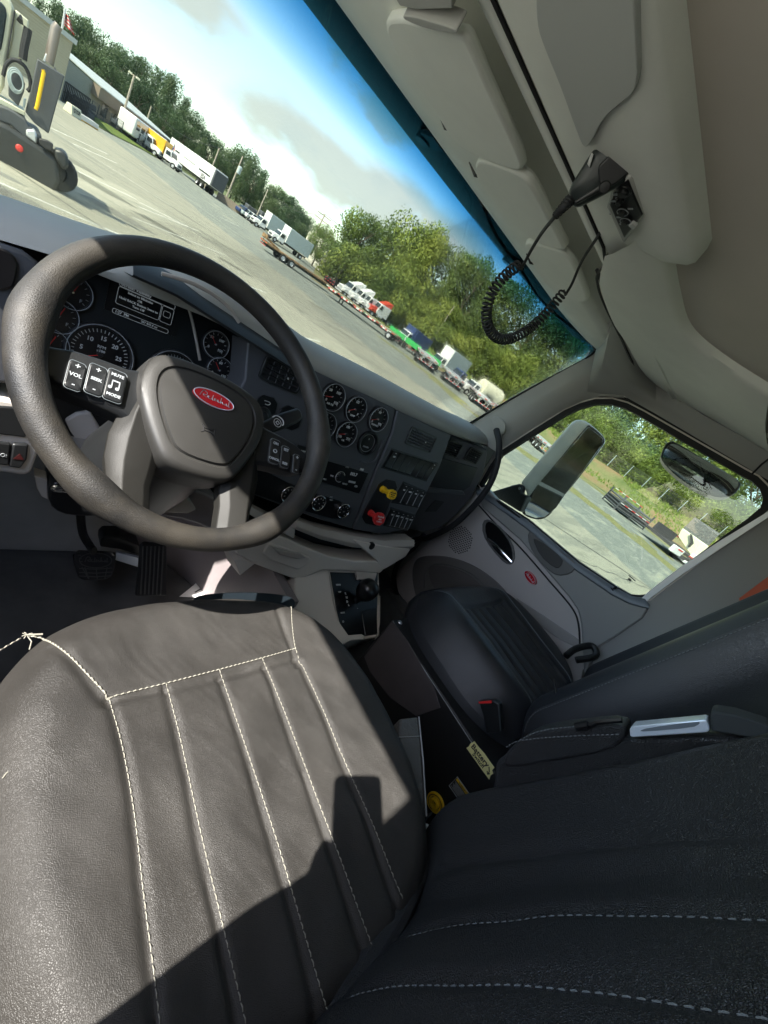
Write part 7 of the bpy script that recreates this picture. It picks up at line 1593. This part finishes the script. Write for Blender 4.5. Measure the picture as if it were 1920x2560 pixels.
# ---------------- fence ----------------
fn=thing('chain_link_fence','chain link fence with grey posts running along the top of the bank','fence',(0,0,0)); fn['_w']=0
fp=[]
for k in range(40):
    a=33+k*2.2; D=float(np.interp(a,[33,45,60,75,90,120],[104,99,98,97,97,97])); x=CAM[0]+D*math.sin(R(a)); y=D*math.cos(R(a)); fp.append(V((x,y,gh(x,y))))
for k,p in enumerate(fp):
    g=MB(); g.tube([p,p+V((0,0,2.7))],.065,6); g.build('post','box_grey',fn)
g=MB()
for z in (.15,.8,1.5,2.1,2.6): g.tube([p+V((0,0,z)) for p in fp],.02,4)
for p,q in zip(fp,fp[1:]):
    for j in range(14):
        c=p.lerp(q,j/14); c2_=p.lerp(q,min(1,(j+1.6)/14)); g.tube([c+V((0,0,.1)),c2_+V((0,0,2.6))],.008,3); g.tube([c2_+V((0,0,.1)),c+V((0,0,2.6))],.008,3)
g.build('fence_wire','dark_grey',fn,smooth=False)
fn=thing('lot_fence','dark chain link fence beside the grass strip, in front of the workshop','fence',(0,0,0)); fn['_w']=0
pa,pb_=G(*cc0(560,800)),G(*cc0(1560,1470))
for k in range(14):
    p=pa.lerp(pb_,k/13); g=MB(); g.tube([p,p+V((0,0,2.3))],.06,6); g.build('post','dark_grey',fn)
g=MB()
for z in (.3,1.2,2.25): g.tube([pa+V((0,0,z)),pb_+V((0,0,z))],.025,4)
for k in range(90): p=pa.lerp(pb_,k/90); q=pa.lerp(pb_,min(1,(k+2)/90)); g.tube([p+V((0,0,.1)),q+V((0,0,2.2))],.008,3); g.tube([q+V((0,0,.1)),p+V((0,0,2.2))],.008,3)
g.build('fence_wire','dark_grey',fn,smooth=False)
# low concrete wall behind trailer
g=MB(); a=AE(*cc2(130,600),106); b=AE(*cc2(410,800),106); a.z=b.z=gh(b.x,b.y); f_=V((0,.4,0)); g.hexa([a,b,b+V((0,0,1.3)),a+V((0,0,1.3))],[a+f_,b+f_,b+f_+V((0,0,1.3)),a+f_+V((0,0,1.3))]); tag(g.build('retaining_wall',mat('wall_tan',(.27,.22,.17),.9)),'low brown retaining wall between the white trailer and the pickups','wall')
# ---------------- trees ----------------
def leafmat(name,c1,c2_,c3_):
    m=bpy.data.materials.new(name); m.use_nodes=True; t=m.node_tree; p=t.nodes['Principled BSDF']; p.inputs['Roughness'].default_value=.55; p.inputs['Specular IOR Level'].default_value=.3
    co=t.nodes.new('ShaderNodeTexCoord'); oi=t.nodes.new('ShaderNodeObjectInfo'); n=nd(t,'ShaderNodeTexNoise',Scale=2.2,Detail=5.0,Roughness=.7); t.links.new(co.outputs['Object'],n.inputs['Vector'])
    f=mth('ADD',n.outputs['Fac'],mth('MULTIPLY',mth('SUBTRACT',oi.outputs['Random'],.5,tree=t),.30,tree=t),tree=t)
    t.links.new(ramp(t,f,[(.32,c1),(.5,c2_),(.68,c3_)]),p.inputs['Base Color'])
    tl=t.nodes.new('ShaderNodeBsdfTranslucent'); t.links.new(ramp(t,f,[(.32,c2_),(.68,c3_)]),tl.inputs[0]); mx_=t.nodes.new('ShaderNodeMixShader'); mx_.inputs[0].default_value=.25
    o=t.nodes['Material Output']; t.links.new(p.outputs[0],mx_.inputs[1]); t.links.new(tl.outputs[0],mx_.inputs[2]); t.links.new(mx_.outputs[0],o.inputs[0]); MATS[name]=m
leafmat('leaf_bright',(.10,.145,.03),(.19,.25,.05),(.32,.36,.08)); leafmat('leaf_mid',(.055,.09,.025),(.11,.16,.045),(.19,.24,.07)); leafmat('leaf_dark',(.03,.06,.028),(.055,.095,.04),(.10,.14,.06)); leafmat('leaf_yellow',(.10,.14,.03),(.20,.24,.045),(.30,.31,.06))
mat('bark',(.11,.085,.06),.9,bump=(12,.5,.02))
def crownmesh(name,m_,seed,nb,nl,ls,shape='round'):
    rn=np.random.RandomState(seed); vs=[];fs=[]
    # unit tree: crown occupies z .12..1, radius ~.42
    blobs=[]
    for k in range(nb):
        if shape=='cone': z=rn.uniform(.22,.97); r=.30*(1.05-z)*1.3+.03; a=rn.uniform(0,6.28); rr=r*rn.uniform(.2,.9); b=.09+.10*(1-z)
        elif shape=='bush': z=rn.uniform(.1,.72); r=.62*math.sqrt(max(.05,1-(z/.9)**2)); a=rn.uniform(0,6.28); rr=r*rn.uniform(.2,1); b=rn.uniform(.14,.26)
        else: z=rn.uniform(.22,.86); r=.40*math.sqrt(max(.08,1-((z-.52)/.45)**2)); a=rn.uniform(0,6.28); rr=r*rn.uniform(.3,1.0); b=rn.uniform(.09,.19)
        blobs.append((rr*math.cos(a),rr*math.sin(a),z,b))
    w_=np.array([b[3]**2 for b in blobs]); w_/=w_.sum(); idx=rn.choice(nb,nl,p=w_)
    for i in idx:
        x,y,z,b=blobs[i]; d=rn.normal(size=3); d/=np.linalg.norm(d); d[2]=d[2]*.8+.15; rad=b*(1-.35*rn.rand()**2.2)*(1+.18*rn.randn()*.5)
        c=np.array([x,y,z])+d*rad; n_=d+rn.normal(size=3)*.75; n_/=np.linalg.norm(n_); t_=np.cross(n_,rn.normal(size=3)); t_/=np.linalg.norm(t_); u_=np.cross(n_,t_); s=ls*rn.uniform(.6,1.4); k=len(vs)
        vs+=[tuple(c-t_*s),tuple(c+u_*s*.55),tuple(c+t_*s),tuple(c-u_*s*.55)]; fs.append((k,k+1,k+2,k+3))
    me=bpy.data.meshes.new(name); me.from_pydata(vs,[],fs); me.materials.append(MATS[m_]); me.update(); return me
def trunkmesh(seed,shape):
    rn=random.Random(seed); g=MB(); g.tube([(0,0,-.03),(.01,0,.2),(.0,.01,.45),(.0,0,.8 if shape!='bush' else .3)],[.022,.017,.012,.004],8)
    for k in range(7 if shape!='cone' else 3):
        z=rn.uniform(.15,.6); a=rn.uniform(0,6.28); l=rn.uniform(.15,.3); g.tube([(0,0,z),(l*.5*math.cos(a),l*.5*math.sin(a),z+.10),(l*math.cos(a),l*math.sin(a),z+.2)],[.009,.006,.002],5)
    me=bpy.data.meshes.new('trunk'); me.from_pydata([tuple(v) for v in g.v],[],g.f); me.materials.append(MATS['bark']); me.update(); return me
protos={}
for nm,m_,sd,nb,nl,ls,shp in (('a','leaf_mid',1,34,9500,.0125,'round'),('b','leaf_bright',2,30,9500,.0125,'round'),('c','leaf_bright',3,26,9500,.018,'bush'),('d','leaf_mid',4,26,9500,.018,'bush'),('e','leaf_dark',5,30,9000,.0135,'round'),('f','leaf_dark',6,60,9000,.0125,'cone'),('g','leaf_yellow',7,22,3500,.026,'bush'),('h','leaf_mid',8,38,9500,.0125,'round'),('i','leaf_dark',9,34,9000,.0135,'round')):
    protos[nm]=(crownmesh('crown_'+nm,m_,sd,nb,nl,ls,shp),trunkmesh(sd,shp))
def tree(kind,p,H,W,label,group,name='tree',cat='tree'):
    t=bpy.data.objects.new(name,None); COL.objects.link(t); t.location=p; t.rotation_euler=(0,0,rnd.uniform(0,6.28)); t.scale=(W,W,H); tag(t,label,cat,group)
    for nm,me in (('crown',protos[kind][0]),('trunk',protos[kind][1])):
        o=bpy.data.objects.new(nm,me); COL.objects.link(o); o.parent=t
    return t
prR=([28,30,31.7,33.3,34.9,36.2,37.3,39.3,41.4,42.5,44.7,45.8,49.5,52.8,62,75,90,120],[.055,.066,.103,.131,.125,.141,.169,.188,.192,.178,.164,.186,.192,.197,.19,.19,.19,.18])
a=29.5
while a<118:
    D=112+rnd.uniform(-4,5); el_=float(np.interp(a,*prR)); H=(CAM[2]+el_*D); x=CAM[0]+D*math.sin(R(a)); y=D*math.cos(R(a)); z=gh(x,y); H=(H-z)*rnd.uniform(.93,1.03)
    kd='abh'[rnd.randrange(3)]; tree(kd,V((x,y,z)),H,H*rnd.uniform(.62,.85)*1.15,'tall leafy tree rising behind the bushes on the right hand bank','trees on the right hand bank'); a+=rnd.uniform(2.4,3.6)
# the tall crown that stands clear of the others
for px_,py_,D,kd,f_ in ((1100,545,106,'b',1.0),(935,532,110,'a',1.0),(1240,640,104,'h',1.0)):
    p=AE(px_,py_,D); x,y=p.x,p.y; z=gh(x,y); tree(kd,V((x,y,z)),(p.z-z)*f_,(p.z-z)*.62,{1100:'tallest pale green tree with an open crown against the sky',935:'dark rounded tree left of the tallest one',1240:'big tree partly behind the coiled cord'}[px_],None)
a=33
while a<118:
    for D in (101+rnd.uniform(-1,2),106+rnd.uniform(-2,3)):
        aa=a+rnd.uniform(-.8,.8); x=CAM[0]+D*math.sin(R(aa)); y=D*math.cos(R(aa)); z=gh(x,y); el_=float(np.interp(aa,*prR))*rnd.uniform(.35,.62); H=max(2.5,CAM[2]+el_*D-z)
        kd='ccdccc'[rnd.randrange(6)] if rnd.random()<.95 else 'g'
        tree(kd,V((x,y,z-.3)),H,min(9.5,H*1.15),'leafy bush in the thick green growth behind the fence','bushes on the right hand bank','bush','bush')
    a+=2.1
# far-left wood and pines behind the buildings
prL=([-12,-4,2,4.9,6.9,8.6,11.4,12.8,14.7,16.7,18.2,19.9,21.2,23.3,25.9,26.7,30,34],[.06,.05,.045,.075,.070,.074,.090,.075,.066,.056,.068,.080,.065,.057,.064,.052,.046,.04])
for ring_,(D0,f_) in enumerate(((175,1.0),(195,1.02),(160,.72))):
    a=-12+ring_*.6
    while a<32:
        D=D0+rnd.uniform(-8,8); el_=float(np.interp(a,*prL))*f_; x=CAM[0]+D*math.sin(R(a)); y=D*math.cos(R(a)); H=(CAM[2]+el_*D-GZ)*rnd.uniform(.94,1.03)
        kd='efi'[rnd.randrange(3)] if a<22 else 'eaid'[rnd.randrange(4)]
        if kd=='d': H*=.7
        tree(kd,V((x,y,GZ)),H,H*(.72 if kd!='f' else .6),'dark green tree of the wood behind the buildings','trees behind the buildings'); a+=rnd.uniform(1.5,2.3)
# woods right round the rest of the horizon, as seen in the mirrors
a=120
while a<345:
    D=rnd.uniform(120,150); x=CAM[0]+D*math.sin(R(a)); y=D*math.cos(R(a)); H=rnd.uniform(10,17); tree('ahe'[rnd.randrange(3)],V((x,y,gh(x,y))),H,H*.85,'tree in the belt around the yard, seen only in the mirrors','trees around the yard'); a+=rnd.uniform(4,6)
# weeds on the bank
rn=np.random.RandomState(5); vs=[];fs=[]
for i in range(9000):
    a=rn.uniform(34,112); D=rn.uniform(84,101); x=CAM[0]+D*math.sin(R(a)); y=D*math.cos(R(a))
    if mnoise.noise(V((x*.12,y*.12,3)))<-.05: continue
    z=gh(x,y); h=rn.uniform(.15,.6); w_=rn.uniform(.1,.35); t_=rn.uniform(0,3.14); k=len(vs); dx,dy=math.cos(t_)*w_,math.sin(t_)*w_
    vs+=[(x-dx,y-dy,z),(x+dx,y+dy,z),(x+dx*.3,y+dy*.3+.1,z+h)]; fs.append((k,k+1,k+2))
me=bpy.data.meshes.new('weeds'); me.from_pydata(vs,[],fs); me.materials.append(MATS['leaf_bright']); o=bpy.data.objects.new('weeds',me); COL.objects.link(o); o['kind']='stuff'
# air: faint haze

# ---------------- the photographer, standing on the step at the driver side, phone held out ----------------
pe=thing('person','person in a grey shirt leaning in at the driver side holding a phone up','person',(-.95,-.35,.45)); 
Rg,Dn,Fw=V(CR[0]),V(CR[1]),V(CR[2])
PC=V(CAM)-Fw*.010
def ph(a,b,c=0): return PC+Rg*a+Dn*b-Fw*c
def skin(name,m_,nodes,edges,parent,root=0,sub=2):
    me=bpy.data.meshes.new(name); me.from_pydata([tuple(n[0]) for n in nodes],edges,[]); me.materials.append(MATS[m_]); o=bpy.data.objects.new(name,me); COL.objects.link(o); o.parent=parent
    o.matrix_parent_inverse=Matrix.Translation(parent.location).inverted()
    md=o.modifiers.new('Skin','SKIN'); md.use_smooth_shade=True; me.skin_vertices.new() if not me.skin_vertices else None
    for i,n in enumerate(nodes):
        r=n[1]; me.skin_vertices[0].data[i].radius=(r,r) if not hasattr(r,'__len__') else r
    me.skin_vertices[0].data[root].use_root=True
    md=o.modifiers.new('Sub','SUBSURF'); md.levels=sub; md.render_levels=sub; return o
mat('skin',(.42,.27,.20),.5); mat('shirt_grey',(.16,.17,.18),.85); mat('trouser_blue',(.03,.045,.08),.85); mat('hair_brown',(.03,.02,.015),.7)
pel=V((-.98,-.36,1.30)); ch_=V((-.95,-.30,1.72)); nk=V((-.92,-.25,1.98)); hd0=V((-.88,-.22,2.10)); hd1=V((-.87,-.20,2.22))
# leaning in: raise the whole figure so that the shoulder is level with the opening
up_=V((0,0,.38))
pel+=up_;ch_+=up_;nk+=up_;hd0+=up_;hd1+=up_
shR=V((-.80,-.16,2.27)); elR=V((-.66,-.06,2.30)); wr=V((-.46,-.055,2.36)); pm=ph(-.045,.105,.035)
shL=V((-1.06,-.42,2.27)); elL=V((-1.12,-.50,2.02)); wrL=V((-1.02,-.36,1.86)); hl=V((-.98,-.30,1.82))
nodes=[(pel,.14),(ch_,(.17,.12)),(nk,.055),(hd0,.075),(hd1,.095),(shR,.055),(elR,.044),(wr,.028),(pm,(.036,.018)),(shL,.055),(elL,.044),(wrL,.03),(hl,.035),
 (V((-.90,-.34,1.15)),.08),(V((-.90,-.32,.80)),.055),(V((-.90,-.34,.50)),.045),(V((-.84,-.24,.47)),.035),(V((-1.06,-.42,1.15)),.08),(V((-1.06,-.40,.80)),.055),(V((-1.06,-.42,.50)),.045),(V((-1.0,-.32,.47)),.035)]
edges=[(0,1),(1,2),(2,3),(3,4),(1,5),(5,6),(6,7),(7,8),(1,9),(9,10),(10,11),(11,12),(0,13),(13,14),(14,15),(15,16),(0,17),(17,18),(18,19),(19,20)]
def finger(base,pts,r=.0085,root=8):
    k=root
    for i,p in enumerate([base]+pts):
        nodes.append((p,r*(1-.10*i))); edges.append((k,len(nodes)-1)); k=len(nodes)-1
# fingers wrap the right-hand edge of the phone from behind, the thumb its left edge
for j,(bb,ln) in enumerate(((.055,.036),(.077,.040),(.099,.038),(.120,.030))):
    finger(ph(-.030,bb+.004,.040),[ph(.005,bb,.034),ph(.030,bb-.002,.026),ph(.043,bb-.002,.012)],.0085 if j<3 else .0075)
finger(ph(-.050,.092,.030),[ph(-.050,.078,.020),ph(-.036,.062,.014)],.0105)
finger(hl,[hl+V((.03,.03,-.03)),hl+V((.035,.04,-.06))],.009,12); finger(hl,[hl+V((.02,.045,-.03)),hl+V((.02,.05,-.07))],.009,12)
body=skin('body','skin',nodes,edges,pe)
skin('shirt','shirt_grey',[(pel+V((0,0,.02)),.155),(ch_,(.19,.14)),(nk-V((0,0,.06)),.075),(shR,.068),(elR,.054),(elR.lerp(wr,.35),.048),(shL,.068),(elL,.054)],[(0,1),(1,2),(1,3),(3,4),(4,5),(1,6),(6,7)],pe)
skin('trousers','trouser_blue',[(pel,.16),(V((-.90,-.34,1.15)),.095),(V((-.90,-.32,.80)),.07),(V((-.90,-.34,.55)),.06),(V((-1.06,-.42,1.15)),.095),(V((-1.06,-.40,.80)),.07),(V((-1.06,-.42,.55)),.06)],[(0,1),(1,2),(2,3),(0,4),(4,5),(5,6)],pe)
skin('hair','hair_brown',[(hd1+V((-.02,-.01,.03)),.098),(hd0+V((-.05,-.03,.02)),.07)],[(0,1)],pe)
g=MB(); c=hd1; f_=V((.75,.25,-.3)).normalized(); s_=V((.3,-.9,0)).normalized(); u_=s_.cross(f_)*-1
g.tube([c+f_*.085+u_*.0,c+f_*.115-u_*.02,c+f_*.10-u_*.035],[.008,.014,.012],8); g.build('nose','skin',pe)
for sx in (-1,1):
    g=MB(); g.lathe([(0,.012),(.008,.009),(.012,0),(.008,-.009),(0,-.012)],c+f_*.088+s_*sx*.033+u_*.01,f_,12); g.build('eye','white_paint',pe)
    g=MB(); g.lathe([(0,.008),(.02,.006),(.028,0),(.02,-.006)],c+s_*sx*.098-u_*.005,s_,12); g.build('ear','skin',pe)
g=MB(); g.tube([c+f_*.088-u_*.055+s_*.022,c+f_*.096-u_*.056,c+f_*.088-u_*.055-s_*.022],.004,6); g.build('mouth',mat('lip',(.35,.14,.12),.5),pe)
g=MB()
for p in (V((-.84,-.24,.45)),V((-1.0,-.32,.45))): g.box(p-V((.03,.05,0)),(.10,.24,.08),Matrix.Rotation(R(-25),3,'Z'))
g.build('shoes','rubber',pe,bevel=.02)
sm=thing('smartphone','black smartphone held in the hand of the person at the driver side','phone',tuple(ph(0,.05,.006)))
fP=Fr(ph(.001,.052,.006),Rg,-Fw); g=MB(); g.prism([fP.p(x,y,-.004) for x,y in rrect(.073,.148,.011,6)],fP.n*.008); g.build('phone_body','gloss_black',sm,bevel=.002)
# steps under the driver door
st=MB(); st.box((-.92,-.3,.38),(.42,.55,.05)); st.build('cab_step','alu',cab,bevel=.01)
